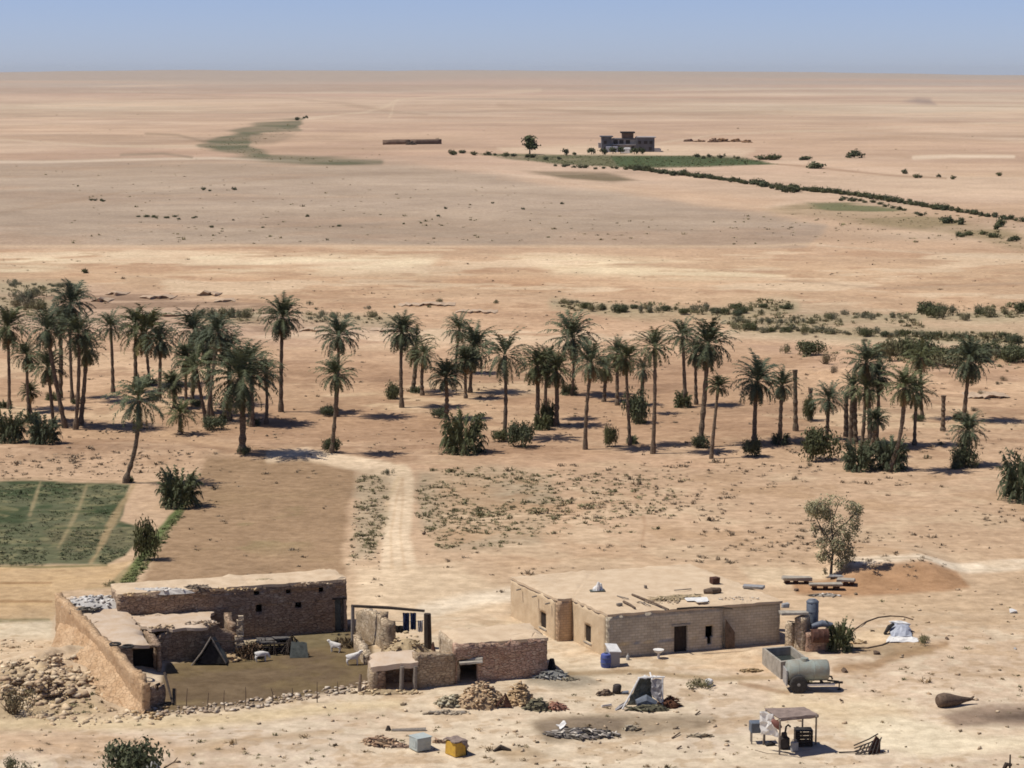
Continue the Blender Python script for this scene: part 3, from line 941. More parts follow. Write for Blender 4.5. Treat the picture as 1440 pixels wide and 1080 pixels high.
def build_palms():
    for k in range(6):
        CROWN.append(crown_mesh('palm_crown_%d' % k, 100 + k, nf=[60, 68, 54, 74, 58, 66][k], lo=[-50, -62, -40, -66, -48, -58][k], L=[3.0, 2.9, 3.1, 2.9, 3.0, 3.0][k], tone=[0, -.1, .12, -.15, .05, -.02][k]))
    CROWN.append(crown_mesh('palm_crown_dark', 120, nf=60, lo=-25, hi=85, L=2.5, tone=-.3))      # 6
    CROWN.append(crown_mesh('palm_crown_big', 121, nf=92, lo=-72, hi=86, L=3.2, tone=.0))       # 7
    CROWN.append(crown_mesh('palm_crown_open', 122, nf=46, lo=-62, hi=80, L=3.1, tone=.18))      # 8
    for k in range(2):
        SKIRT.append(crown_mesh('palm_skirt_%d' % k, 140 + k, nf=20, lo=-80, hi=-48, L=2.3, dead=True, npair=10))
    T = [
        # crown x,y  base x,y  width  label  style bow skirt
        (11, 461, 13, 575, 66, 'tall date palm at the extreme left edge, one straight trunk', 0),
        (99, 428, 102, 566, 62, 'tallest dark palm in the left clump, crown against the dry wadi', 3),
        (111, 470, 106, 604, 60, 'date palm with wide crown directly below the tallest left palm', 1),
        (66, 464, 92, 602, 56, 'date palm leaning left among the left clump, trunk slanted', 5),
        (67, 517, 75, 598, 56, 'shorter palm with low crown in front of the left clump', 4, 0, True),
        (156, 461, 159, 552, 42, 'slim palm with small crown standing alone right of the left clump', 2),
        (204, 468, 211, 543, 76, 'broad bright crowned palm left of the three clustered crowns', 0, 0, True),
        (191, 455, 191, 541, 46, 'thin palm half hidden behind the broad bright crowned palm', 2),
        (195, 563, 175, 679, 72, 'palm with curved bare trunk rooted at the green field corner', 8, .45),
        (274, 465, 270, 570, 62, 'tall dark palm left of a pair of crowns touching each other', 1),
        (306, 468, 291, 597, 56, 'palm of the touching pair with a trunk slanting right', 5),
        (276, 519, 290, 592, 56, 'pale drooping palm under the touching pair of crowns', 8),
        (244, 541, 245, 574, 46, 'low dark palm with short trunk between the taller palms', 6),
        (253, 583, 253, 611, 44, 'knee high young palm with green fronds on bare sand', 2),
        (337, 532, 340, 638, 90, 'largest fullest palm with thick dark trunk beside the brown field', 7, .08, False, 1.5),
        (43, 552, 43, 580, 34, 'small young palm between two trunks of the left clump', 6),
        (397, 447, 395, 579, 58, 'tall isolated palm with dry skirt behind the fullest palm', 3, 0, True, 1.1),
        (374, 525, 374, 596, 46, 'short palm close left of the tall isolated palm', 2),
        (476, 473, 472, 586, 62, 'tall palm whose trunk is hidden by a lower crown in front', 0, 0, False),
        (473, 528, 466, 637, 54, 'slender palm with bright low crown at the head of the track', 4, .12, False, .9),
        (565, 468, 565, 573, 54, 'taller palm of a touching pair right of the track head', 3),
        (585, 487, 580, 551, 50, 'shorter drooping palm behind the taller one of a pair', 8, 0, True),
        (646, 464, 640, 525, 42, 'thin bright palm at the back, left of a crowded crown', 2),
        (667, 489, 661, 552, 60, 'crowded palm with layered crown right of a thin bright palm', 7),
        (627, 532, 627, 590, 60, 'dark low palm behind the biggest palm thicket', 6, 0, False, 1.1),
        (710, 500, 709, 618, 66, 'well shaped palm with straight trunk beside a round green bush', 8, 0, False, .95),
        (755, 515, 754, 600, 56, 'left palm of a close pair in the middle of the grove', 1),
        (782, 522, 782, 599, 50, 'right palm of a close pair in the middle of the grove', 5),
        (806, 476, 804, 556, 72, 'tall back row palm with a wide umbrella crown', 0),
        (832, 511, 823, 632, 58, 'palm with slightly leaning trunk in front of the umbrella crown', 2, -.12),
        (852, 519, 849, 565, 42, 'back row palm with trunk hidden behind leaning neighbour', 4),
        (880, 505, 886, 626, 50, 'palm with pale dead fronds hanging and dark trunk', 1, 0, True),
        (905, 520, 902, 582, 34, 'short dry palm with drooping pale fronds behind another', 8, 0, True),
        (921, 489, 918, 638, 56, 'tall straight palm with clean crown nearest the scrub', 4, 0, False),
        (960, 473, 964, 572, 48, 'slim back row palm left of the darkest crown', 2),
        (996, 484, 984, 629, 70, 'palm with the darkest broadest crown and thick skirt', 3, 0, True, 1.15),
        (978, 497, 979, 569, 40, 'back palm whose brown trunk rises behind the darkest crown', 5),
        (1010, 545, 1000, 645, 40, 'short thin palm in front of the darkest crown', 6, .1, False, .8),
        (1065, 536, 1061, 622, 66, 'full rounded palm with a small bush at its foot', 1, 0, True, 1.1),
        (1100, 543, 1097, 625, 44, 'slim palm touching the full rounded palm on its right', 5),
        (1165, 562, 1162, 618, 46, 'short palm growing above a dense grey green bush', 2),
        (1218, 510, 1212, 630, 58, 'tall palm at the centre of the right hand cluster', 0),
        (1221, 548, 1224, 632, 50, 'lower drooping crown under the tall palm of right cluster', 8),
        (1232, 592, 1222, 642, 40, 'small dark palm leaning over bushes in the right cluster', 6),
        (1272, 545, 1250, 663, 58, 'palm with sharply bent trunk rising from the right bushes', 4, .35),
        (1290, 552, 1286, 626, 48, 'palm just right of the bent trunk palm', 1),
        (1295, 503, 1297, 588, 48, 'back palm with drooping fronds below the large tamarisk', 8, 0, True),
        (1364, 508, 1355, 592, 62, 'dense tall palm far right with wide drooping crown', 3),
        (1361, 606, 1352, 656, 46, 'stout short palm with leafy foot at far right', 7, 0, False, 1.2),
        (38, 500, 42, 592, 44, 'palm with dim crown half hidden in the left clump behind others', 1, 0, True),
        (122, 492, 113, 598, 50, 'palm at the right side of the left clump with hanging dry fronds', 5, 0, True),
        (84, 452, 84, 560, 46, 'back palm of the left clump just left of the tallest one', 0),
        (226, 480, 224, 560, 50, 'palm right behind the broad bright crowned palm', 3),
        (262, 505, 262, 580, 52, 'dark mid height palm under the tall dark palm', 6),
        (292, 486, 297, 585, 54, 'palm filling the gap under the touching crowns', 3, 0, True),
        (322, 492, 322, 592, 50, 'tall palm just left behind the fullest palm', 1),
        (352, 512, 354, 600, 50, 'palm just right behind the fullest palm', 5),
        (655, 508, 655, 560, 46, 'low palm under the crowded crown in the middle', 6),
        (596, 500, 594, 556, 40, 'dry palm at the right shoulder of the touching pair', 8, 0, True),
        (770, 508, 768, 590, 44, 'palm squeezed in the close pair of the middle grove', 3),
        (868, 498, 868, 570, 42, 'thin palm behind the palm with pale dead fronds', 2),
        (1236, 530, 1232, 626, 46, 'palm crowding the right side of the tall centre palm', 1, 0, True),
        (1200, 545, 1196, 624, 40, 'small palm crowding the left side of the tall centre palm', 5),
    ]
    for t in T:
        t = list(t) + [0.] * (8 - len(t)) if len(t) < 8 else list(t)
        if len(t) == 8: t.append(random.random() < .5)
        if len(t) == 9: t.append(random.uniform(.8, 1.2))
        t[7] = t[7] + random.uniform(-.18, .18)
        palm(*t)
    # bare trunks without a crown
    for (x0, y0, x1, y1, lb) in ((1118, 520, 1119, 606, 'tallest bare palm trunk without crown, behind the slim right palm'),
                                 (1140, 546, 1139, 590, 'short bare palm trunk without crown, leafy at its foot'),
                                 (1327, 556, 1326, 606, 'bare palm trunk alone on the slope, left of the far right palm'),
                                 (1190, 552, 1190, 614, 'bare palm trunk left of the tall centre palm of the right cluster'),
                                 (1202, 560, 1203, 622, 'bare slim palm trunk touching the right cluster bushes')):
        base = G(x1, y1); top = V(x0, y0, base.y)
        mb = trunk_mesh(base, top, .26, .22, 0, int(x0))
        o = mb.build('palm_trunk', M['bark']); o['label'] = lb; o['category'] = 'dead palm'; o['group'] = 'crownless palm trunks'


def palm_bush_mesh(name, seed, nf=120, L=2.0):
    r = np.random.default_rng(seed)
    return crown_mesh(name, seed, nf=nf, lo=-4, hi=72, L=L, npair=14, base_r=1.7, tone=.0)


def bush(tm, px, py, wpx, hpx, label, cat='bush', group=None, name='bush', sx=1.0):
    b = G(px, py); k = ppm(b)
    o = link(name, tm)
    dm = tm['dim']
    w, h = wpx / k, hpx / k
    o.location = b - Vector((0, 0, .08)); o.scale = (w / dm[0], w / dm[0], h / dm[1]); o.rotation_euler = (0, 0, random.uniform(0, 6.28))
    tag(o, label, cat, group)
    return o


def setdim(me):
    n = len(me.vertices); a = np.empty(n * 3, np.float32); me.vertices.foreach_get('co', a); a = a.reshape(-1, 3)
    w = max(np.percentile(a[:, 0], 98.5) - np.percentile(a[:, 0], 1.5), np.percentile(a[:, 1], 98.5) - np.percentile(a[:, 1], 1.5))
    me['dim'] = (float(w), float(np.percentile(a[:, 2], 98.5)))
    return me


def build_bushes():
    PB = [setdim(palm_bush_mesh('palm_thicket_%d' % k, 200 + k)) for k in range(3)]
    g1 = ((.045, .058, .030), (.095, .105, .055)); g2 = ((.10, .105, .065), (.18, .175, .115)); g3 = ((.11, .10, .07), (.20, .17, .12))
    def blob(seed, k=5, n=130, spread=.45):
        r = np.random.default_rng(seed)
        return [(r.normal(0, spread), r.normal(0, spread), r.uniform(.35, .75), r.uniform(.45, .8), r.uniform(.45, .8), r.uniform(.35, .6), n) for _ in range(k)]
    LB = [setdim(leaf_mesh('leafy_bush_%d' % k, 220 + k, blob(220 + k, 7, 300), .135, g1)) for k in range(3)]
    SB = [setdim(leaf_mesh('grey_scrub_%d' % k, 230 + k, blob(230 + k, 5, 150), .15, g2, sticks=[(14, 1.0, (.12, .10, .07))])) for k in range(3)]
    DB = [setdim(leaf_mesh('dry_scrub_%d' % k, 240 + k, blob(240 + k, 5, 130), .12, g3, M['dry'], sticks=[(40, 1.2, (.13, .10, .075))])) for k in range(2)]
    FS = [setdim(leaf_mesh('far_shrub_%d' % k, 250 + k, blob(250 + k, 5, 70), .28, g1)) for k in range(4)]
    M['tm'] = dict(PB=PB, LB=LB, SB=SB, DB=DB, FS=FS)
    g = 'young palm thickets and bushes of the grove'
    for t in [
        (PB[0], 14, 622, 42, 44, 'dense palm thicket at the extreme left edge of the grove'),
        (PB[1], 62, 624, 44, 40, 'palm thicket right of the left edge thicket'),
        (PB[2], 651, 636, 62, 56, 'biggest dark palm thicket in the middle of the grove'),
        (LB[0], 730, 629, 38, 36, 'round bright green bush at the foot of a straight palm'),
        (LB[1], 553, 561, 24, 24, 'small round bush left of the touching palm pair'),
        (LB[2], 858, 628, 18, 30, 'narrow small bush below a back row palm'),
        (LB[1], 895, 594, 36, 46, 'dark leafy bush leaning beside the palm with dead fronds'),
        (PB[0], 770, 598, 22, 34, 'low palm bush between the trunks of a close pair'),
        (LB[2], 1058, 642, 24, 26, 'small bush at the foot of the full rounded palm'),
        (LB[0], 1153, 648, 50, 46, 'dense grey green bush below a short palm'),
        (PB[1], 1208, 661, 46, 40, 'dark palm thicket left of the bent palm trunk'),
        (PB[2], 1252, 660, 46, 44, 'spiky palm thicket around the bent palm trunk'),
        (PB[0], 1438, 704, 62, 66, 'tall dark palm thicket cut by the right picture edge'),
        (LB[1], 1353, 657, 34, 34, 'leafy growth wrapping the foot of the stout short palm'),
        (LB[2], 1138, 592, 16, 34, 'leafy foot growth beside a short bare trunk'),
        (PB[1], 252, 712, 58, 52, 'spiky grey green young palm bush at the brown field corner'),
        (LB[0], 206, 788, 32, 58, 'tall narrow leaning bush beside the ditch'),
        (LB[2], 300, 604, 30, 20, 'low bush under the clustered palms'),
        (SB[0], 30, 602, 20, 14, 'grey tuft between the two left thickets'),
    ]:
        bush(*t, cat='bush', group=g)
    r_ = random.Random(44)
    for p in PALMS:
        if r_.random() < .45:
            px, py, _ = to_px(p.location.x, p.location.y, p.location.z)
            s = r_.uniform(.6, 1.2)
            bush(r_.choice(PB + LB), px + r_.uniform(-9, 9), py + r_.uniform(-3, 4), 22 * s, 16 * s * r_.uniform(.7, 1.3), 'low offshoot clump growing round the foot of a grove palm', 'bush', 'offshoot clumps at palm feet', 'offshoot_clump')
    g = 'tamarisk shrubs on the wadi bank'
    for t in [
        (LB[0], 1142, 499, 40, 20, 'green tamarisk clump at the left end of the wadi bank row'),
        (SB[0], 1105, 497, 16, 14, 'small grey shrub left of the tamarisk row'),
        (DB[0], 1160, 512, 22, 18, 'dry brown shrub below the left tamarisk clump'),
        (DB[1], 1172, 525, 14, 12, 'dry twiggy shrub low on the bare bank'),
        (SB[1], 1250, 508, 46, 34, 'brownish wide tamarisk left of the biggest one'),
        (LB[1], 1297, 512, 48, 40, 'biggest rounded dark tamarisk above the right palms'),
        (SB[2], 1335, 517, 50, 22, 'low grey tamarisk between the biggest one and far palm'),
        (LB[2], 1375, 508, 36, 20, 'tamarisk behind the crown of the dense far right palm'),
        (LB[0], 1392, 498, 34, 18, 'green tamarisk mound right of the dense far palm'),
        (LB[1], 1422, 500, 32, 18, 'tamarisk mound at the right picture edge'),
    ]:
        bush(*t, cat='shrub', group=g)
    # rows of wadi scrub
    g = 'low scrub shrubs along the dry wadi'
    def scrub_row(pts, n, w, h, tms, label, sd, jy=2.5):
        r = random.Random(sd)
        for i in range(n):
            t = (i + r.random()) / n * (len(pts) - 1); k = min(int(t), len(pts) - 2); f = t - k
            x = pts[k][0] * (1 - f) + pts[k + 1][0] * f + r.uniform(-3, 3)
            y = pts[k][1] * (1 - f) + pts[k + 1][1] * f + r.gauss(0, jy)
            s = r.uniform(.6, 1.35)
            bush(r.choice(tms), x, y, w * s, h * s, label, 'shrub', g, 'scrub_shrub')
    scrub_row([(790, 427), (870, 440), (950, 438), (1030, 440), (1112, 432)], 34, 15, 9, LB + SB, 'green grey shrub of the upper wadi row above the mid grove palms', 1)
    scrub_row([(1025, 452), (1110, 456), (1200, 448), (1280, 446)], 26, 14, 8, SB, 'pale grey shrub of the sparse middle wadi row on the right', 2)
    scrub_row([(1030, 464), (1150, 468), (1300, 474), (1450, 480)], 40, 16, 9, SB + LB[:1], 'shrub of the long dark lower wadi row on the right', 3, 1.6)
    scrub_row([(1298, 440), (1320, 446), (1380, 444), (1450, 440)], 14, 20, 14, LB + SB, 'rounded shrub of the far right upper wadi clump', 4)
    scrub_row([(1225, 502), (1300, 508), (1370, 506), (1440, 504)], 20, 34, 20, LB + SB, 'rounded shrub in the thick tamarisk belt behind the right palms', 12, 3)
    scrub_row([(12, 402), (60, 403), (112, 404)], 12, 12, 6, SB, 'shrub of the thin row above the left grey brush', 5, 1.2)
    scrub_row([(10, 420), (60, 432), (20, 440), (58, 414)], 16, 20, 12, DB + SB, 'grey brown brush shrub above the palms at far left', 6, 6)
    scrub_row([(282, 446), (320, 446), (356, 446)], 10, 16, 12, SB + LB[:1], 'green grey shrub of the strip left of the tall isolated palm', 7, 1.4)
    scrub_row([(432, 448), (455, 446), (500, 448), (560, 450)], 8, 14, 8, SB, 'shrub of the thin strip right of the tall isolated palm', 8, 1.5)
    scrub_row([(380, 416), (440, 424), (560, 430), (700, 424)], 9, 9, 5, SB, 'tiny isolated shrub on the bare ground behind the grove', 9, 5)
    scrub_row([(1100, 500), (1300, 470), (1420, 520), (1390, 560), (1300, 640), (1120, 660)], 14, 10, 6, DB + SB, 'tiny dry shrub on the bare slope of the right grove', 10, 6)
    # far hedge rows
    def hedge(pts, n, w, h, label, grp, sd, jy=.8, nm='hedge_shrub'):
        r = random.Random(sd)
        for i in range(n):
            t = (i + r.uniform(.1, .9)) / n * (len(pts) - 1); k = min(int(t), len(pts) - 2); f = t - k
            x = pts[k][0] * (1 - f) + pts[k + 1][0] * f; y = pts[k][1] * (1 - f) + pts[k + 1][1] * f + r.gauss(0, jy)
            s = r.uniform(.7, 1.3)
            bush(r.choice(FS), x, y, w * s, h * s, label, 'shrub', grp, nm)
    hedge([(886, 238), (940, 245), (1000, 252), (1060, 260), (1140, 269), (1200, 275), (1260, 285), (1330, 296), (1440, 312)], 125, 10, 6.5, 'dark shrub in the long diagonal hedge crossing the far plain', 'shrubs of the long diagonal hedge', 21, .5)
    hedge([(1060, 260), (1100, 268), (1125, 272)], 9, 11, 7.5, 'shrub in the short second row below the diagonal hedge', 'shrubs of the short second row', 22)
    hedge([(1176, 280), (1230, 287), (1300, 304)], 14, 10, 5, 'shrub of the low row bordering the far green patch', 'shrubs of the low far row', 23)
    hedge([(1325, 314), (1352, 314)], 4, 11, 8, 'shrub of the small clump under the diagonal hedge', 'shrubs of the small clump', 24)
    hedge([(1400, 322), (1412, 318)], 3, 12, 10, 'large shrub at the right end under the diagonal hedge', 'large shrubs at the right end', 25)
    hedge([(1340, 332), (1385, 332), (1440, 340)], 8, 12, 6, 'grey shrub straggling at the right edge of the plain', 'straggling grey shrubs', 26, 2)
    hedge([(630, 217), (690, 219), (730, 221), (790, 224)], 12, 9, 5, 'dark shrub on the left border of the far crop field', 'shrubs on the left crop border', 27)
    hedge([(780, 233), (830, 237), (900, 240)], 12, 7, 4, 'tiny shrub on the lower border of the far crop field', 'shrubs on the lower crop border', 28)
    hedge([(975, 222), (1000, 222), (1040, 223)], 5, 10, 6, 'shrub on the upper right border of the far crop field', 'shrubs on the upper crop border', 29)
    hedge([(1066, 225), (1080, 224), (1130, 226)], 5, 13, 6, 'olive shrub right of the far crop field', 'olive shrubs right of the crop', 30)
    hedge([(1270, 243), (1290, 250), (1330, 252), (1440, 250)], 6, 8, 6, 'lonely tiny shrub on the far right plain', 'lonely far shrubs', 31, 1.5)
    hedge([(285, 267), (298, 269), (345, 266)], 3, 6, 4, 'tiny dark shrub on the grey plain, upper left', 'tiny shrubs on the grey plain', 32, .5)
    hedge([(190, 306), (230, 307), (285, 306)], 9, 7, 3, 'tiny dark shrub in the line on the grey plain', 'tiny shrubs in a line on the grey plain', 33, .8)
    hedge([(125, 283), (150, 283)], 4, 5, 3, 'tiny shrub left of the line on the grey plain', 'tiny shrubs left on the plain', 34, .5)
    hedge([(280, 320), (380, 320), (590, 315), (640, 284), (820, 285)], 12, 5, 3, 'tiny scattered shrub on the middle of the grey plain', 'scattered shrubs on the grey plain', 35, 6)
    hedge([(415, 168), (436, 166)], 3, 5, 4, 'tiny shrub beyond the tip of the far green wadi', 'tiny shrubs beyond the wadi tip', 36, .6)
    bush(FS[0], 1201, 222, 24, 11, 'wide dark bush standing alone on the far right plain', 'bush', None, 'bush')
    bush(FS[1], 1150, 237, 26, 9, 'wide green bush at the right tip of the far field border', 'bush', None, 'bush')
    bush(FS[2], 1133, 225, 14, 6, 'small bush just left of the lone far right bush', 'bush', None, 'bush')
    bush(FS[3], 636, 218, 13, 8, 'dark round bush right of the far long wall', 'bush', None, 'bush')
    bush(FS[2], 119, 384, 9, 7, 'single dark bush on the pale crust band at left', 'bush', None, 'bush')
    # far trees
    def far_tree(px, py, w, h, label, grp, seed, sc=1.):
        b = G(px, py); k = ppm(b); o = empty('far_tree', b); tag(o, label, 'tree', grp)
        W, Hh = w / k, h / k
        mb = MB().tube([(0, 0, -.3), (0, 0, Hh * .35)], [W * .06, W * .04], 6); mb.build('trunk', M['twig'], o)
        c = link('crown', TC[seed % len(TC)], o); c.location = (0, 0, Hh * .16)
        c.scale = (W / TC[seed % len(TC)]['dim'][0],) * 2 + (Hh * .84 / TC[seed % len(TC)]['dim'][1],)
        return o
    TC = [setdim(leaf_mesh('far_crown_%d' % k, 270 + k, blob(270 + k, 5, 60, .4), .34, ((.035, .05, .024), (.07, .085, .035)))) for k in range(3)]
    TC.append(setdim(leaf_mesh('far_crown_tall', 280, [(0, 0, 1.6, .9, .9, 1.3, 260), (.25, 0, .9, .8, .8, .7, 120), (-.2, .1, 2.3, .6, .6, .6, 80)], .4, ((.03, .045, .024), (.06, .08, .035)))))
    far_tree(745, 217, 21, 26, 'lone dark green tree left of the far grey house', None, 3)
    for i, (x, y) in enumerate(((832, 217), (851, 218), (862, 216), (873, 216), (892, 217), (904, 217))):
        far_tree(x, y, 11, 9, 'small round tree in the row in front of the far house', 'row of small trees before the far house', i)
    far_tree(797, 219, 9, 10, 'small tree left of the row before the far house', None, 1)
    far_tree(808, 219, 6, 5, 'tiny bushy tree beside the row before the far house', None, 2)
    # airy tree behind the yard
    b = G(1168, 812); k = ppm(b); o = empty('eucalyptus_tree', b)
    tag(o, 'airy grey green tree with gaps in its crown behind the yard', 'tree')
    s = 1 / k
    mb = MB()
    P = lambda x, y, d=0.: Vector(((x - 1168) * s, d, (812 - y) * s))
    mb.tube([P(1168, 816), P(1169, 795), P(1171, 770), P(1168, 740), P(1166, 715)], [.14, .10, .08, .05, .025], 8)
    for (a, e, dd) in (((1169, 790), (1158, 770), .3), ((1170, 780), (1186, 765), -.4), ((1171, 768), (1150, 735), .5), ((1158, 752), (1142, 720), .4), ((1170, 752), (1196, 725), -.3),
                       ((1188, 736), (1206, 712), -.3), ((1168, 735), (1180, 706), .6), ((1170, 765), (1176, 745), -.6), ((1152, 742), (1140, 748), -.5)):
        mb.tube([P(*a), (P(*a) + P(*e)) / 2 + Vector((0, dd * .5, .1)), P(*e, dd)], [.06, .045, .015], 5)
    mb.build('trunk', M['twig'], o, smooth=True)
    bl = []
    for (x, y, rx, ry, n, d) in ((1150, 716, 15, 13, 330, .3), (1140, 712, 9, 9, 120, -.3), (1163, 722, 8, 12, 110, .5), (1172, 703, 16, 8, 70, .4), (1200, 730, 8, 20, 170, -.3), (1207, 716, 6, 7, 70, .2), (1192, 708, 9, 7, 60, -.4),
                                 (1176, 765, 9, 12, 170, -.4), (1190, 778, 10, 14, 190, .3), (1158, 782, 10, 9, 120, .2), (1180, 792, 9, 8, 80, -.2), (1193, 757, 6, 8, 50, .4), (1144, 742, 5, 9, 40, -.2), (1160, 745, 6, 8, 35, .3), (1160, 803, 3, 5, 18, .1), (1175, 735, 12, 14, 90, 0), (1168, 755, 12, 12, 80, .3), (1186, 748, 9, 12, 70, -.2), (1155, 762, 8, 9, 50, -.3)):
        c = P(x, y, d); bl.append((c.x, c.y, c.z, rx * s * 1.2, rx * s, ry * s * 1.15, int(n * 3.6)))
    me = leaf_mesh('eucalyptus_crown', 300, bl, .15, ((.19, .19, .125), (.33, .32, .21)))
    link('crown', me, o)
    # dry grey bush at the left edge, and the bush at the bottom
    bush(DB[0], 18, 1003, 44, 40, 'dry grey twiggy bush on the rubble slope at left edge', 'bush')
    bush(LB[0], 193, 1098, 78, 58, 'dark green bush cut by the bottom edge of the picture', 'bush')
    bush(SB[1], 14, 1085, 52, 24, 'faint green low bush in the bottom left corner', 'bush')
    bush(PB[1], 1180, 914, 40, 42, 'dark spiky bush beside the rusty drum', 'bush')
    bush(SB[1], 1298, 904, 34, 13, 'flat green plant patch beside the crumpled sheet', 'plant')
    bush(SB[2], 985, 966, 34, 14, 'low green weeds along the damp run in the yard', 'weeds')
    bush(SB[0], 158, 824, 26, 9, 'low olive weeds at the lower end of the ditch', 'weeds')
    bush(SB[1], 545, 668, 20, 10, 'grey tuft at the top of the pale track', 'weeds')


def pts_in_poly(poly, n, r):
    xs = [p[0] for p in poly]; ys = [p[1] for p in poly]; out = []
    P = np.array(poly, float)
    while len(out) < n:
        q = np.stack([r.uniform(min(xs), max(xs), n * 3), r.uniform(min(ys), max(ys), n * 3)], 1)
        d = seg_dist(q[:, 0], q[:, 1], [tuple(p) for p in poly])
        out += list(q[d < 0])
    return np.array(out[:n])


def ground_pts(q):
    """flat pixel picks -> ground points with relief (vectorised)"""
    a = (q[:, 0] - CX) / F; b = -(q[:, 1] - CY) / F
    dx, dy, dz = a, CT + b * ST, -ST + b * CT
    z = np.zeros(len(q))
    for _ in range(5):
        t = (z - CAMH) / dz
        z = hgt(dx * t, dy * t)
    t = (z - CAMH) / dz
    return np.stack([dx * t, dy * t, z], 1)


def build_cover():
    r = np.random.default_rng(77)
    TT = [tuft_tmpl(k) for k in range(6)]
    ST_ = [stone_tmpl(20 + k) for k in range(6)]
    M['st'] = ST_
    def cover(name, polys, size, tint, label, mat='dry', clump=True):
        Q = []; 
        for p, n in polys:
            q = pts_in_poly(p, n, r)
            if clump:
                g = ground_pts(q)
                w = fbm(g[:, 0], g[:, 1], 9, 3, .6, 90)
                q = q[w + r.normal(0, .35, len(q)) > -.05]
            Q.append(q)
        q = np.concatenate(Q); g = ground_pts(q); g[:, 2] -= .02
        n = len(g)
        S = r.lognormal(0, .35, n)[:, None] * size * np.stack([r.uniform(.8, 1.4, n), r.uniform(.8, 1.3, n), r.uniform(.5, 1.1, n)], 1)
        ti = np.array(tint)[r.integers(0, len(tint), n)] * r.uniform(.7, 1.3, (n, 1))
        o = link(name, tile(name, TT, g, S, r.uniform(0, 6.28, n), M[mat], ti))
        tag(o, label, 'ground cover', kind='stuff'); return o
    gg = [(.17, .16, .105), (.21, .185, .125), (.135, .13, .08)]
    br = [(.20, .15, .10), (.25, .19, .13), (.15, .115, .08)]
    cover('grey_scrub', [([(588, 662), (690, 656), (760, 668), (790, 700), (780, 735), (740, 768), (620, 775), (586, 735)], 1700), ([(770, 660), (960, 670), (960, 760), (770, 760)], 500), ([(505, 668), (545, 672), (550, 700), (535, 750), (520, 790), (488, 795), (498, 720)], 650),
                          ([(1130, 286), (1200, 281), (1300, 303), (1330, 318), (1230, 312), (1150, 300)], 130), ([(1240, 305), (1440, 335), (1440, 350), (1300, 325)], 120)], .44, gg,
          'grey green desert scrub tufts in patches beside the track', clump=True)
    cover('wadi_cover', [([(0, 400), (110, 402), (70, 445), (0, 445)], 200), ([(780, 424), (1110, 422), (1115, 446), (800, 442)], 520), ([(980, 448), (1290, 440), (1300, 462), (1030, 464)], 460), ([(1020, 460), (1440, 470), (1440, 484), (1250, 476)], 520), ([(260, 436), (360, 436), (560, 446), (520, 456), (280, 450)], 180), ([(1290, 425), (1440, 425), (1440, 448), (1300, 446)], 300), ([(1080, 488), (1440, 496), (1440, 520), (1240, 518), (1150, 508)], 300)], .85, gg,
          'low grey green plants covering the dry wadi bed', clump=True)
    cover('desert_tufts', [([(780, 650), (1440, 650), (1440, 790), (1350, 800), (1000, 795), (790, 770)], 1500), ([(590, 770), (790, 775), (980, 800), (700, 835), (620, 800)], 150), ([(0, 480), (1440, 520), (1440, 640), (0, 640)], 900),
                           ([(0, 350), (1440, 350), (1440, 480), (0, 480)], 900), ([(290, 655), (480, 662), (470, 805), (220, 815)], 160), ([(0, 640), (280, 630), (240, 670), (0, 676)], 160), ([(500, 790), (560, 800), (560, 850), (500, 850)], 40), ([(1100, 500), (1440, 540), (1440, 700), (1100, 640)], 220)], .42, br,
          'scattered dry brown tufts on the open desert ground', clump=True)
    cover('plain_tufts', [([(100, 255), (700, 250), (1000, 330), (900, 344), (100, 344)], 260), ([(0, 140), (1440, 140), (1440, 250), (0, 250)], 160), ([(1000, 300), (1440, 300), (1440, 345), (1000, 345)], 160), ([(285, 208), (330, 192), (410, 174), (420, 182), (350, 205), (380, 219), (530, 229), (380, 226)], 260)], .75, gg,
          'tiny sparse plants dotted over the far plain', clump=False)
    cover('yard_weeds', [([(0, 1010), (500, 1000), (900, 1040), (1440, 1060), (1440, 1085), (0, 1085)], 150), ([(600, 980), (1440, 930), (1440, 1010), (700, 1040)], 60), ([(1200, 830), (1440, 810), (1440, 980), (1250, 960)], 30), ([(0, 900), (190, 960), (180, 1010), (0, 1010)], 130)], .30, br + gg,
          'small dry weeds dotting the bare foreground', clump=False)
    gr = [(.105, .12, .068), (.125, .14, .085), (.09, .105, .06), (.15, .15, .10)]
    cover('crop_rows', [([(-20, 684), (50, 680), (44, 706), (36, 726), (70, 775), (60, 796), (-20, 797)], 1300), ([(60, 680), (118, 681), (106, 714), (78, 768), (50, 726)], 800), ([(130, 682), (180, 684), (150, 742), (126, 784), (90, 792), (84, 780), (112, 730)], 1000), ([(160, 740), (192, 752), (176, 780), (146, 794), (138, 790)], 300)], .26, gr,
          'short green crop growing in rows on the small field', clump=True)
    cover('ditch_grass', [([(252, 714), (262, 716), (240, 750), (205, 800), (186, 822), (168, 822), (196, 786)], 420)], .3, [(.10, .125, .06), (.14, .155, .085)],
          'green grass along the small ditch beside the brown field', clump=False)
    cover('far_crop', [([(830, 219), (960, 219.5), (1050, 222), (1095, 231), (1000, 235), (870, 236)], 900), ([(650, 215), (830, 219), (870, 236), (780, 231)], 350)], .7, gr, 'green crop of the far irrigated field', clump=False)
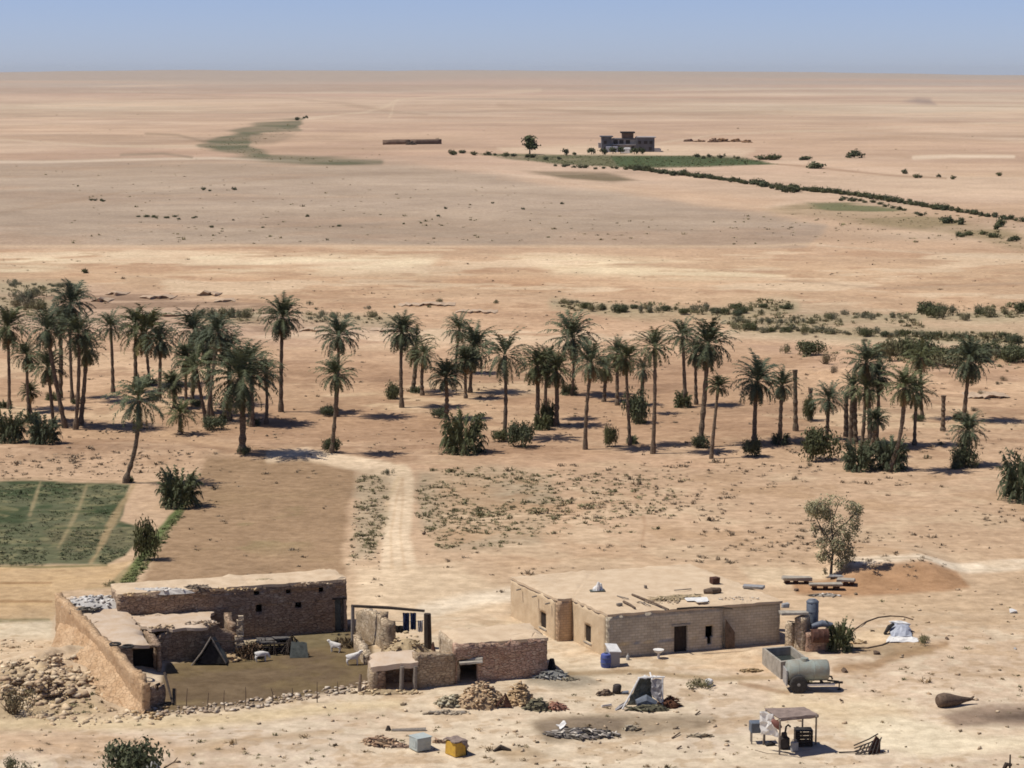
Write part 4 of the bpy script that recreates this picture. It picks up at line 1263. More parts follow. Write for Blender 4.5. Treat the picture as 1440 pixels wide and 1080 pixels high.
    def stones(name, polys, smin, smax, cols, label, flat=.75, sink=.25, clump=False, lift=None, exp=2.2):
        Q = []
        for p, n in polys:
            q = pts_in_poly(p, n, r)
            if clump:
                g = ground_pts(q); w = fbm(g[:, 0], g[:, 1], 6, 3, .6, 95); q = q[w + r.normal(0, .3, len(q)) > 0]
            Q.append(q)
        q = np.concatenate(Q); g = ground_pts(q); n = len(g)
        s = smin + (smax - smin) * r.uniform(0, 1, n) ** exp
        S = s[:, None] * np.stack([r.uniform(.8, 1.4, n), r.uniform(.8, 1.2, n), flat * r.uniform(.7, 1.1, n)], 1)
        g[:, 2] += s * (.34 * flat - sink * .4)
        ti = np.array(cols)[r.integers(0, len(cols), n)] * r.uniform(.8, 1.2, (n, 1))
        o = link(name, tile(name, ST_, g, S, r.uniform(0, 6.28, n), M['stone'], ti)); tag(o, label, 'stones', kind='stuff'); return o
    M['stones'] = stones
    sand = [(.44, .34, .24), (.40, .30, .21), (.50, .40, .29)]
    stones('loose_stones', [([(0, 990), (600, 980), (1440, 940), (1440, 1085), (0, 1085)], 170), ([(1200, 830), (1440, 820), (1440, 1000), (1250, 960)], 60), ([(620, 960), (1060, 940), (1060, 1060), (620, 1060)], 90), ([(0, 640), (300, 632), (280, 672), (0, 676)], 120), ([(500, 670), (552, 680), (535, 800), (490, 800)], 120)],
           .08, .38, sand + [(.22, .17, .12)], 'small loose stones strewn over the bare yard')
    stones('grove_debris', [([(0, 560), (1440, 560), (1440, 650), (0, 630)], 420), ([(0, 585), (420, 585), (420, 615), (0, 618)], 260)], .1, .5, [(.17, .13, .095), (.24, .185, .13)], 'stones and fallen frond litter on the grove floor', clump=True)
# ------------------------------------------------------------------ walls and buildings
def wall(name, p0, p1, zt0, zt1, mat, parent=None, thick=.4, ops=(), cell=.34, jit=.03, topj=.05, top=None, zb=None, ext=True, loc=None):
    """one wall as a grid of masonry cells: outer face through p0-p1 (outside on the right-hand side
    of the direction p0->p1), holes for openings, uneven top"""
    p0 = Vector((p0[0], p0[1], 0)); p1 = Vector((p1[0], p1[1], 0))
    L = (p1 - p0).length; d = (p1 - p0) / L; n = Vector((d.y, -d.x, 0))
    g = min(H1(p0.x, p0.y), H1(p1.x, p1.y)) - .35 if zb is None else zb
    us = set(np.round(np.linspace(0, L, max(2, int(L / cell) + 1)), 3)); zmax = max(zt0, zt1)
    vs = set(np.round(np.linspace(g, zmax, max(2, int((zmax - g) / cell) + 1)), 3))
    keyu, keyv = set(), set()
    for (a, b, c, e) in ops:
        keyu |= {round(a, 3), round(b, 3)}; keyv |= {round(c, 3), round(e, 3)}
    us = sorted({u for u in us if u in (0, round(L, 3)) or all(abs(u - k) > .1 for k in keyu)} | {k for k in keyu if 0 < k < L})
    vs = sorted({v for v in vs if v in (round(g, 3), round(zmax, 3)) or all(abs(v - k) > .1 for k in keyv)} | {k for k in keyv if g < k < zmax})
    nu, nv = len(us), len(vs)
    vert, uv, faces = [], [], []
    rnd = random.Random(int(p0.x * 91 + p0.y * 37))
    idx = {}
    tops = []
    for i, u in enumerate(us):
        t = u / L
        z = zt0 + (zt1 - zt0) * t + rnd.uniform(-topj, topj)
        if top is not None: z = top(u, L, z)
        tops.append(max(z, g + .25))
    for s in (0, 1):
        for i, u in enumerate(us):
            for j, v in enumerate(vs):
                zt = zt0 + (zt1 - zt0) * u / L
                z = v
                if top is not None or j == nv - 1:
                    z = g + (v - g) * (tops[i] - g) / (zmax - g) if top is not None else tops[i]
                key = u in keyu or v in keyv
                o = (rnd.uniform(-jit, jit) if not key else rnd.uniform(-jit, jit) * .4) - s * thick
                if (i in (0, nu - 1)): uu = u + (rnd.uniform(-jit, jit) if ext else 0)
                else: uu = u + (rnd.uniform(-jit, jit) if not key else 0)
                p = p0 + d * uu + n * o
                idx[(s, i, j)] = len(vert)
                vert.append((p.x, p.y, z)); uv.append((u, z))
    def solid(i, j):
        if not (0 <= i < nu - 1 and 0 <= j < nv - 1): return False
        uc, vc = (us[i] + us[i + 1]) / 2, (vs[j] + vs[j + 1]) / 2
        return not any(a < uc < b and c < vc < e for (a, b, c, e) in ops)
    for i in range(nu - 1):
        for j in range(nv - 1):
            if not solid(i, j): continue
            q = lambda s, a, b: idx[(s, i + a, j + b)]
            faces.append((q(0, 0, 0), q(0, 1, 0), q(0, 1, 1), q(0, 0, 1)))
            faces.append((q(1, 1, 0), q(1, 0, 0), q(1, 0, 1), q(1, 1, 1)))
            if not solid(i - 1, j): faces.append((q(1, 0, 0), q(0, 0, 0), q(0, 0, 1), q(1, 0, 1)))
            if not solid(i + 1, j): faces.append((q(0, 1, 0), q(1, 1, 0), q(1, 1, 1), q(0, 1, 1)))
            if not solid(i, j + 1): faces.append((q(0, 0, 1), q(0, 1, 1), q(1, 1, 1), q(1, 0, 1)))
            if not solid(i, j - 1): faces.append((q(0, 1, 0), q(0, 0, 0), q(1, 0, 0), q(1, 1, 0)))
    off = Vector(loc) if loc is not None else Vector((0, 0, 0))
    vert = np.array(vert) - np.array(off[:])
    me = mesh_np(name, vert, np.array(faces), mat, None, np.array(uv))
    return link(name, me, parent)


def on_wall(p0, p1, px, py):
    """(distance along, height) on the vertical plane through p0-p1 seen at a photo pixel"""
    p0 = Vector((p0[0], p0[1], 0)); p1 = Vector((p1[0], p1[1], 0)); d = (p1 - p0).normalized(); n = Vector((d.y, -d.x, 0))
    r = Vector(ray(px, py)); c = Vector((0, 0, CAMH))
    t = (p0 - c).dot(n) / r.dot(n); q = c + r * t
    return (q - p0).dot(d), q.z


def op_px(p0, p1, x0, x1, y0, y1):
    xm, ym = (x0 + x1) / 2, (y0 + y1) / 2
    a, _ = on_wall(p0, p1, x0, ym); b, _ = on_wall(p0, p1, x1, ym)
    _, e = on_wall(p0, p1, xm, y0); _, c = on_wall(p0, p1, xm, y1)
    return (min(a, b), max(a, b), c, e)


def roof_slab(name, poly, z, th, mat, parent=None, jit=.07, over=.08, bulge=.12, loc=None, zs=None, seed=1):
    """flat earth roof: outline with uneven edge, gently uneven top"""
    r = random.Random(seed); pts = []
    c = sum((Vector((p[0], p[1], 0)) for p in poly), Vector()) / len(poly)
    n = len(poly)
    for i in range(n):
        a, b = Vector((poly[i][0], poly[i][1], 0)), Vector((poly[(i + 1) % n][0], poly[(i + 1) % n][1], 0))
        za, zb_ = (zs[i], zs[(i + 1) % n]) if zs else (z, z)
        m = max(1, int((b - a).length / .45))
        for k in range(m):
            p = a.lerp(b, k / m); p += (p - c).normalized() * (over + r.uniform(-jit, jit)); p.z = za + (zb_ - za) * k / m + r.uniform(-.03, .03)
            pts.append(p)
    bm = bmesh.new()
    vt = [bm.verts.new(p) for p in pts]
    f = bm.faces.new(vt)
    res = bmesh.ops.triangulate(bm, faces=[f])
    for _ in range(3):
        ed = [e for e in bm.edges if e.calc_length() > .9]
        if not ed: break
        bmesh.ops.subdivide_edges(bm, edges=ed, cuts=1)
        bmesh.ops.triangulate(bm, faces=bm.faces[:])
    for v in bm.verts:
        if not v.is_boundary:
            v.co.z += bulge * (.5 + .5 * vnoise(np.array([v.co.x / 1.7]), np.array([v.co.y / 1.7]), seed)[0]) + r.uniform(-.015, .015)
    ex = bmesh.ops.extrude_face_region(bm, geom=bm.faces[:])
    for v in [g for g in ex['geom'] if isinstance(g, bmesh.types.BMVert)]:
        v.co.z -= th if v.is_boundary or True else 0
    bmesh.ops.recalc_face_normals(bm, faces=bm.faces)
    if loc is not None: bmesh.ops.translate(bm, verts=bm.verts, vec=-Vector(loc))
    me = bpy.data.meshes.new(name); bm.to_mesh(me); bm.free(); me.materials.append(mat)
    for p in me.polygons: p.use_smooth = True
    me.set_sharp_from_angle(angle=R(40))
    return link(name, me, parent)


def plank(p0, p1, w, h, mb=None):
    """squared beam between two points"""
    mb = mb or MB()
    p0, p1 = Vector(p0), Vector(p1); d = p1 - p0; L = d.length
    q = d.to_track_quat('X', 'Z').to_matrix().to_4x4(); Mx = Matrix.Translation((p0 + p1) / 2) @ q
    vs = [Mx @ Vector((i * L, j * w, k * h)) for i in (-.5, .5) for j in (-.5, .5) for k in (-.5, .5)]
    return mb.add(vs, [(0, 1, 3, 2), (4, 6, 7, 5), (0, 4, 5, 1), (2, 3, 7, 6), (0, 2, 6, 4), (1, 5, 7, 3)])


def bmat():
    M['brown_stone'] = stone_mat('brown_stone', [(.25, .175, .12), (.40, .29, .20), (.32, .225, .155), (.48, .37, .26)], 3.4, 2.1, (.16, .11, .075))
    M['pale_stone'] = stone_mat('pale_stone', [(.52, .42, .29), (.40, .31, .21), (.58, .48, .35), (.46, .36, .25)], 3.4, 1.7, (.26, .19, .13))
    M['pale_stone_b'] = stone_mat('tan_stone', [(.44, .34, .23), (.36, .27, .18), (.52, .42, .29), (.41, .31, .21)], 3.6, 2.1, (.23, .165, .11))
    M['ledge'] = plain('eroded_earth', (.47, .355, .25), .2, 1.2, .97, .05, (.36, .26, .175), .6)
    M['red_stone'] = stone_mat('red_stone', [(.40, .25, .18), (.55, .38, .28), (.46, .30, .215), (.60, .46, .34)], 3.8, 2.1, (.24, .155, .11))
    M['mud'] = stone_mat('mud_masonry', [(.52, .36, .215), (.47, .32, .19), (.55, .39, .24), (.43, .285, .165)], 3.0, 1.4, (.40, .265, .155), .8, .05)
    M['mud_pale'] = plain('pale_mud_plaster', (.58, .45, .295), .16, 1.3, .97, .08, (.46, .34, .215), .7)
    M['mudbrick'] = brick_mat('mud_brick', (.55, .48, .365), (.45, .385, .29), (.33, .275, .205), .44, .19)
    M['mudbrick_brown'] = brick_mat('brown_mud_brick', (.52, .37, .24), (.45, .31, .195), (.33, .23, .15), .42, .17)
    M['earth'] = plain('earth_roof', (.57, .445, .305), .16, 1.1, .97, .06, (.47, .35, .23), .6)
    M['earth2'] = plain('dusty_roof', (.52, .42, .32), .14, 1.0, .97, .06, (.45, .33, .22), .6)
    M['wood'] = plain('weathered_wood', (.16, .11, .075), .35, 5)
    M['wood_dark'] = plain('dark_wood', (.055, .04, .03), .3, 5)
    M['wood_grey'] = plain('grey_wood', (.26, .22, .18), .3, 6)
    M['rust'] = plain('rust', (.10, .045, .03), .4, 5, .8)
    M['darkcloth'] = plain('dark_sacking', (.045, .04, .036), .4, 4, .95)
    M['opening_shade'] = plain('painted_opening_shade', (.012, .010, .009), .3, 4, .95)  # near black that imitates the unlit inside of the wing
    M['tarp'] = plain('grey_green_tarp', (.13, .14, .12), .35, 3, .8)
    M['white'] = plain('white_sheet', (.72, .70, .66), .15, 3, .8)
    M['paint_blue'] = plain('faded_blue', (.10, .13, .36), .25, 4, .8)
    M['navy'] = plain('navy_cloth', (.02, .028, .075), .3, 5, .95)
    M['slate'] = plain('blue_grey_metal', (.13, .15, .18), .25, 3, .55, .4)
    M['tankpaint'] = plain('grey_green_paint', (.27, .31, .275), .3, 1.8, .65, .3, (.24, .215, .165))
    M['rubber'] = plain('dusty_rubber', (.055, .05, .045), .3, 8, .9)
    M['steel'] = plain('dull_steel', (.36, .35, .33), .25, 4, .5, .5)
    M['concrete'] = plain('concrete', (.38, .34, .28), .25, 2.2, .95, .1)
    M['yellow'] = plain('yellow_paint', (.55, .34, .045), .2, 3, .7, .3, (.40, .22, .04))
    M['ash'] = plain('ash_grey', (.16, .145, .13), .5, 4, .95)
    M['darkmetal'] = plain('dark_iron', (.045, .035, .03), .3, 5, .7, .3)
    M['straw'] = plain('straw_thatch', (.30, .22, .14), .35, 6, .95)
    M['wool'] = plain('white_wool', (.70, .66, .60), .12, 9, .95)
    M['redcloth'] = plain('faded_red_cloth', (.30, .14, .11), .3, 4, .95)
    M['canopy'] = plain('brown_canopy_cloth', (.27, .205, .17), .22, 2.5, .95)
    m, nt, b = newmat('still_water', .12, .5)
    b.inputs['Base Color'].default_value = (.035, .042, .038, 1)
    M['water'] = m
    M['farwall'] = plain('far_grey_wall', (.13, .13, .14), .25, .4, .95)
    M['farlight'] = plain('far_pale_wall', (.36, .34, .33), .2, .4, .95)
    M['farbrown'] = plain('far_brown_wall', (.20, .135, .095), .25, .4, .95)


def door_panel(name, p0, p1, o, mat, parent, inset=.22, wide=1.):
    """a leaf set back inside an opening of a wall"""
    p0 = Vector((p0[0], p0[1], 0)); p1 = Vector((p1[0], p1[1], 0)); d = (p1 - p0).normalized(); n = Vector((d.y, -d.x, 0))
    a, b, c, e = o; b = a + (b - a) * wide
    m = p0 + d * ((a + b) / 2) - n * inset; m.z = (c + e) / 2
    loc = parent.location if parent else Vector()
    mb = MB(); rz = math.atan2(d.y, d.x); w = b - a
    mb.box(m - loc, (w * .985, .05, (e - c) * .99), rz)
    k = max(2, int(w / .22))
    for i in range(k + 1):
        q = m - d * (w * .46) + d * (w * .92 * i / k) + n * .035
        mb.box(q - loc, (.035, .03, (e - c) * .97), rz)
    return mb.build(name, mat, parent)


def lintel(p0, p1, o, mat, parent, over=.18, h=.12, proud=.03, name='lintel'):
    p0 = Vector((p0[0], p0[1], 0)); p1 = Vector((p1[0], p1[1], 0)); d = (p1 - p0).normalized(); n = Vector((d.y, -d.x, 0))
    a, b, c, e = o
    m = p0 + d * ((a + b) / 2) - n * (.16 - proud); m.z = e + h / 2
    return MB().box(m - parent.location, (b - a + 2 * over, .38, h), math.atan2(d.y, d.x), jit=.012).build(name, mat, parent)


def house_right():
    A_ = G(854, 926); B_ = G(1099, 905)
    zr = on_wall(A_, B_, 856, 866)[1]
    f = (B_ - A_); f.z = 0; f.normalize()
    Et = Z(711, 814, zr); Dt = Z(784, 849, zr); s = Et - Dt; s.normalize()
    Lf = (Vector((B_.x, B_.y, 0)) - Vector((A_.x, A_.y, 0))).length
    best = min((abs(to_px(*(A_ + s * q)[:2], zr)[0] - 805), q) for q in np.arange(.5, 14, .05)); qC = best[1]
    C_ = A_ + s * qC
    w = 0.0
    for q in np.arange(0, 3, .02):
        if to_px(*(C_ - f * q)[:2], zr)[0] < 784: w = q; break
    D_ = C_ - f * w
    D = qC + (Et - D_ - Vector((0, 0, zr - D_.z))).dot(s)
    E_ = D_ + s * (D - qC)
    Br = B_ + s * D
    print('HOUSE', zr, Lf, D, qC, w)
    o = empty('mudbrick_house', A_)
    tag(o, 'flat roofed mud brick house with an L shaped left side and grey brick front', 'house')
    L = o.location
    opsF = []
    dr = op_px(A_, B_, 948, 967, 880, 924); dr = (dr[0], dr[1], H1(A_.x, A_.y) - .3, dr[3])
    hole = op_px(A_, B_, 992, 1003, 880, 896); crack = op_px(A_, B_, 994.5, 1000.5, 895.5, 906)
    crack = (crack[0], crack[1], crack[2], hole[2] + .001)
    d2 = op_px(A_, B_, 1017, 1031, 868, 917); d2 = (d2[0], d2[1], H1(B_.x, B_.y) - .3, d2[3])
    uP = op_px(A_, B_, 1016, 1017.5, 880, 890)[0]; P_ = A_ + f * uP
    wall('front_wall', A_, P_, zr, zr, M['mudbrick'], o, .38, [dr, hole, crack], jit=.02, topj=.045, loc=L)
    wall('front_wall', P_ + s * .26 - f * .2, B_ + s * .26, zr - .03, zr - .03, M['mudbrick'], o, .3, (), jit=.02, topj=.04, loc=L)
    pts = [on_wall(A_, B_, *q) for q in ((1018, 869), (1031, 888), (1031, 916), (1018, 917))]
    qn = Vector((f.y, -f.x, 0)); pv = [Vector((A_.x, A_.y, 0)) + f * u - s * .22 + Vector((0, 0, z)) for u, z in pts]
    t = MB().add(pv + [p + s * .06 for p in pv], [(0, 1, 2, 3), (7, 6, 5, 4), (0, 4, 5, 1), (1, 5, 6, 2), (2, 6, 7, 3), (3, 7, 4, 0)]).build('leaning_board', M['wood']); tag(t, 'dark brown board with slanted top against the right part of the house front', 'board')
    wl = op_px(C_, A_, 822, 831, 879, 903)
    wall('side_wall', C_, A_ + s * .36, zr, zr, M['mud_pale'], o, .38, [wl], jit=.012, topj=.02, loc=L)
    wall('notch_wall', D_ + f * .02, C_ + f * .02, zr, zr, M['mudbrick_brown'], o, .38, jit=.012, topj=.02, loc=L)
    wl2 = op_px(E_, D_, 759, 768, 861, 883)
    wall('side_wall', E_, D_ + s * .36, zr, zr, M['mud_pale'], o, .38, [wl2], jit=.015, topj=.02, loc=L)
    wall('back_wall', Br - s * .02, E_ + f * .36, zr, zr, M['mud_pale'], o, .38, jit=.012, topj=.02, loc=L)
    wall('end_wall', B_ + s * .6, Br - s * .36, zr, zr, M['mud_pale'], o, .38, jit=.012, topj=.02, loc=L)
    rf = roof_slab('roof', [A_[:2], B_[:2], Br[:2], E_[:2], D_[:2], C_[:2]], zr + .11, .17, M['earth'], o, jit=.065, over=.04, bulge=.12, loc=L, seed=4)
    # dark panel imitates the unlit interior of the open doorway, a wooden door further right, shutters in the windows
    door_panel('door_or_shade_panel', A_, B_, dr, M['wood_dark'], o, .32)
    lintel(A_, B_, dr, M['concrete'], o)
    dv = MB()
    for (w0, w1, oo) in ((C_, A_, wl), (E_, D_, wl2)):
        win = door_panel('window', w0, w1, oo, M['wood_dark'], o, .16)
        dd = (Vector((w1[0], w1[1], 0)) - Vector((w0[0], w0[1], 0))).normalized(); nn_ = Vector((dd.y, -dd.x, 0))
        m = Vector((w0[0], w0[1], 0)) + dd * ((oo[0] + oo[1]) / 2) - nn_ * .02; m.z = oo[2] - .05
        MB().box(m - L, (oo[1] - oo[0] + .2, .14, .08), math.atan2(dd.y, dd.x)).build('sill', M['concrete'], win)
    for (u, z) in ((.9, zr - .35), (3.0, zr - .3), (5.6, zr - .35)):
        p = Vector((D_.x, D_.y, 0)) + s * u - f * .12; p.z = z
        MB().tube([p - L, p - L - f * .35 - Vector((0, 0, .05))], .06, 6).build('roof_spout', M['wood_grey'], o)
    # rows of brick missing along the front: a shallow ledge course
    q = Vector((A_.x, A_.y, 0))
    def R_(px, py, dz=0.): return Z(px, py, zr + .2 + dz)
    # --- things lying on the roof
    r = random.Random(3)
    def log(px0, py0, px1, py1, rad, label, mat='wood', name='wooden_pole', dz=.06):
        a, b = R_(px0, py0, dz), R_(px1, py1, dz)
        t = MB().tube([a, a.lerp(b, .5) + Vector((0, 0, .04)), b], [rad, rad * .95, rad * .8], 7).build(name, M[mat]); tag(t, label, 'pole')
    log(889, 836, 940, 857, .075, 'long brown pole lying aslant across the house roof')
    log(877, 846, 893, 855, .09, 'short thick brown log on the roof left of the long pole')
    log(952, 856, 1002, 854, .07, 'dark pole lying along the front roof edge, left of the other', 'wood_dark')
    log(1003, 854, 1030, 856, .06, 'shorter dark pole on the front roof edge, right end', 'wood_dark')
    for (px, py) in ((871, 850),):
        t = MB().box(R_(px, py, .1), (.3, .25, .2), .4, jit=.05).build('stone_block', M['wood_grey'], bevel=.02); tag(t, 'small grey block at the left end of the short roof log', 'block')
    p = R_(840, 831); t = MB()
    for (dx, dy, r0, hh) in ((-.12, 0, .26, .34), (.16, .1, .24, .52), (.02, -.15, .2, .66), (.3, -.1, .14, .24)):
        t.tube([p + Vector((dx, dy, -.15)), p + Vector((dx, dy, hh * .5)), p + Vector((dx + .05, dy, hh))], [r0, r0 * .85, r0 * .4], 7)
    o2 = t.build('white_bundle', M['white'])
    t = MB().box(p + Vector((0, -.1, .0)), (1.0, .5, .16), .1, jit=.05).build('plank', M['tarp']); tag(t, 'grey board under the white sheeted heap on the roof', 'board'); tag(o2, 'white sheeted heap standing on the left part of the house roof', 'bundle')
    for i in range(9):
        px, py = r.uniform(927, 978), r.uniform(832, 844)
    heap('brush_heap', R_(952, 841), 2.2, .75, .2, 70, [(.36, .29, .20), (.44, .36, .26), (.24, .20, .14)], 'low heap of dry greyish brush in the middle of the house roof', 'brush heap', tm='scrap', rz=.2, size=.34)
    t = MB().box(R_(1005, 816, .22), (.62, .5, .42), .5, jit=.03).build('crate', M['rust'], bevel=.02); tag(t, 'reddish brown box standing near the back edge of the house roof', 'box')
    t = MB(); t.tube([R_(990, 832, .12), R_(1000, 831, .2), R_(1012, 830, .12)], [.17, .26, .2], 8); t = t.build('bundle', M['wood'], smooth=True); tag(t, 'brown rolled bundle on the right of the house roof', 'bundle')
    t = MB().box(R_(980, 843, .07), (1.5, .75, .07), .1, jit=.05).box(R_(986, 845, .14), (.8, .5, .06), .3, jit=.04).build('metal_sheet', M['white'], bevel=.01); tag(t, 'pale flat sheet lying on the roof in front of the brown bundle', 'sheet')
    t = MB().box(R_(1060, 825, .08), (1.5, .8, .12), -.3, jit=.05).build('metal_sheet', M['steel'], bevel=.01); tag(t, 'grey sheet leaning on the right back corner of the roof', 'sheet')
    t = MB().box(R_(908, 825, .08), (.22, .2, .18), .4, jit=.05).build('stone_block', M['wood_grey'], bevel=.02); tag(t, 'single small dark stone alone on the empty roof', 'stone')
    for (x0, y0, x1, y1, lb) in ((868, 838, 884, 842, 'thin stick on the roof above the short log'), (948, 830, 972, 828, 'thin stick on the roof behind the brush heap'), (900, 846, 915, 852, 'bent twig between the long pole and the short log on the roof')):
        t = MB().tube([R_(x0, y0, .03), R_((x0 + x1) / 2, (y0 + y1) / 2, .09), R_(x1, y1, .03)], .04, 5).build('stick', M['wood_grey']); tag(t, lb, 'stick')
    heap('stone_scatter', R_(925, 847), 1.6, .5, .1, 26, [(.42, .34, .25), (.34, .27, .2)], 'loose stones strewn on the roof around the long pole', 'stones', 'stone', size=.2)
    heap('stone_scatter', R_(1040, 842), 1.5, .5, .1, 22, [(.42, .34, .25), (.52, .46, .38)], 'loose stones on the right part of the house roof', 'stones', 'stone', size=.2)
    # --- by the house corner
    a = G(862, 936); t = empty('cupboard', a); t.rotation_euler = (0, 0, .35); tag(t, 'pale wooden cupboard with sloped top standing at the front house corner', 'cupboard')
    b = MB(); b.add([(-.35, -.35, 0), (.35, -.35, 0), (.35, .35, 0), (-.35, .35, 0), (-.35, -.35, 1.05), (.35, -.35, .95), (.35, .35, 1.25), (-.35, .35, 1.35)], [(0, 1, 5, 4), (1, 2, 6, 5), (2, 3, 7, 6), (3, 0, 4, 7)])
    b.build('cabinet', M['farlight'], t); MB().add([(-.42, -.42, 1.04), (.42, -.42, .93), (.42, .42, 1.28), (-.42, .42, 1.4), (-.42, -.42, 1.1), (.42, -.42, 1.0), (.42, .42, 1.34), (-.42, .42, 1.46)], [(0, 1, 5, 4), (1, 2, 6, 5), (2, 3, 7, 6), (3, 0, 4, 7), (4, 5, 6, 7), (3, 2, 1, 0)]).build('top', M['white'], t)
    a = G(852, 938); t = empty('water_barrel', a); tag(t, 'faded blue plastic barrel beside the pale cupboard', 'barrel')
    MB().tube([(0, 0, 0), (0, 0, .06), (0, 0, .3), (0, 0, .62), (0, 0, .86), (0, 0, .92)], [.30, .33, .36, .36, .33, .22], 14).build('barrel', M['paint_blue'], t, True)
    MB().tube([(0, 0, .92), (0, 0, .99)], [.12, .12], 10).build('lid', M['slate'], t)
    for z in (.3, .62): MB().tube([(0, 0, z - .02), (0, 0, z + .02)], [.372, .372], 14).build('hoop', M['slate'], t)
    a = G(883, 928); t = MB().tube([a + Vector((0, 0, 0)), a + Vector((0, 0, .25)), a + Vector((0, 0, .34))], [.12, .13, .06], 9).tube([a + Vector((0, 0, .34)), a + Vector((0, 0, .42))], [.05, .05], 7).build('jug', M['steel'], None, True); tag(t, 'small pale jug standing against the front wall foot', 'jug')
    a = G(926, 926); t = empty('wash_basin', a); tag(t, 'white round basin on a short stand left of the dark doorway', 'basin')
    MB().tube([(0, 0, .38), (0, 0, .46), (0, 0, .58), (0, 0, .62)], [.14, .28, .36, .37], 14).build('bowl', M['white'], t, True)
    MB().tube([(0, 0, -.05), (0, 0, .4)], [.10, .07], 8).build('stand', M['white'], t)
    return o


def heap(name, c, rx, ry, h, n, cols, label, cat, tm='stone', rz=0., size=.35, kind=None, mound=True, seed=0):
    """a heap of irregular pieces over a low mound; one thing"""
    r = np.random.default_rng(int(abs(c[0]) * 13 + abs(c[1]) * 7) + seed)
    a = r.uniform(0, 2 * PI, n); q = r.uniform(0, 1, n) ** .55
    x, y = np.cos(a) * q * rx, np.sin(a) * q * ry
    cz, sz = math.cos(rz), math.sin(rz)
    X, Y = x * cz - y * sz, x * sz + y * cz
    z = h * (1 - q ** 1.6) * r.uniform(.55, 1., n)
    P = np.stack([X, Y, z], 1)
    if tm == 'stone':
        S = (size * r.uniform(.45, 1.3, n))[:, None] * np.stack([r.uniform(.8, 1.4, n), r.uniform(.7, 1.1, n), r.uniform(.55, .95, n)], 1)
        T_ = [stone_tmpl(60 + k) for k in range(6)]; mat = M['stone']
    elif tm == 'scrap':
        S = (size * r.uniform(.5, 1.5, n))[:, None] * np.stack([r.uniform(.8, 2.4, n), r.uniform(.3, .9, n), r.uniform(.15, .6, n)], 1)
        T_ = [stone_tmpl(70 + k) for k in range(6)]; mat = M['stone']
    else:
        S = (size * 1.6 * r.uniform(.6, 1.3, n))[:, None] * np.ones((n, 3)); T_ = [tuft_tmpl(30 + k, 12, .55, .5) for k in range(5)]; mat = M['dry']
    ti = np.array(cols)[r.integers(0, len(cols), n)] * r.uniform(.75, 1.25, (n, 1))
    me = tile(name, T_, P, S, r.uniform(0, 6.28, n), mat, ti)
    if name == 'stone_scatter':
        o = link(name, me); o.location = c
        return tag(o, label, cat, None, 'stuff')
    bm = bmesh.new(); bm.from_mesh(me)
    lay = bm.verts.layers.float_color.get('Col')
    m0 = np.array(cols).mean(0) * .8
    ring = 18; cv = bm.verts.new((0, 0, h * .8)); cv[lay] = (*m0, 1); prev = None; rings = []
    for k in range(1, 5):
        rr = []
        for j in range(ring):
            an = 2 * PI * j / ring; f = k / 4 * r.uniform(.9, 1.1)
            xx, yy = math.cos(an) * f * rx, math.sin(an) * f * ry
            v = bm.verts.new((xx * cz - yy * sz, xx * sz + yy * cz, h * .8 * (1 - (k / 4) ** 1.5) - (.25 if k == 4 else 0) + r.uniform(-.04, .04))); v[lay] = (*(m0 * r.uniform(.85, 1.1)), 1); rr.append(v)
        rings.append(rr)
    for j in range(ring):
        bm.faces.new((cv, rings[0][j], rings[0][(j + 1) % ring]))
        for k in range(3):
            bm.faces.new((rings[k][j], rings[k + 1][j], rings[k + 1][(j + 1) % ring], rings[k][(j + 1) % ring]))
    bm.to_mesh(me); bm.free()
    o = link(name, me); o.location = c
    return tag(o, label, cat, None, kind)


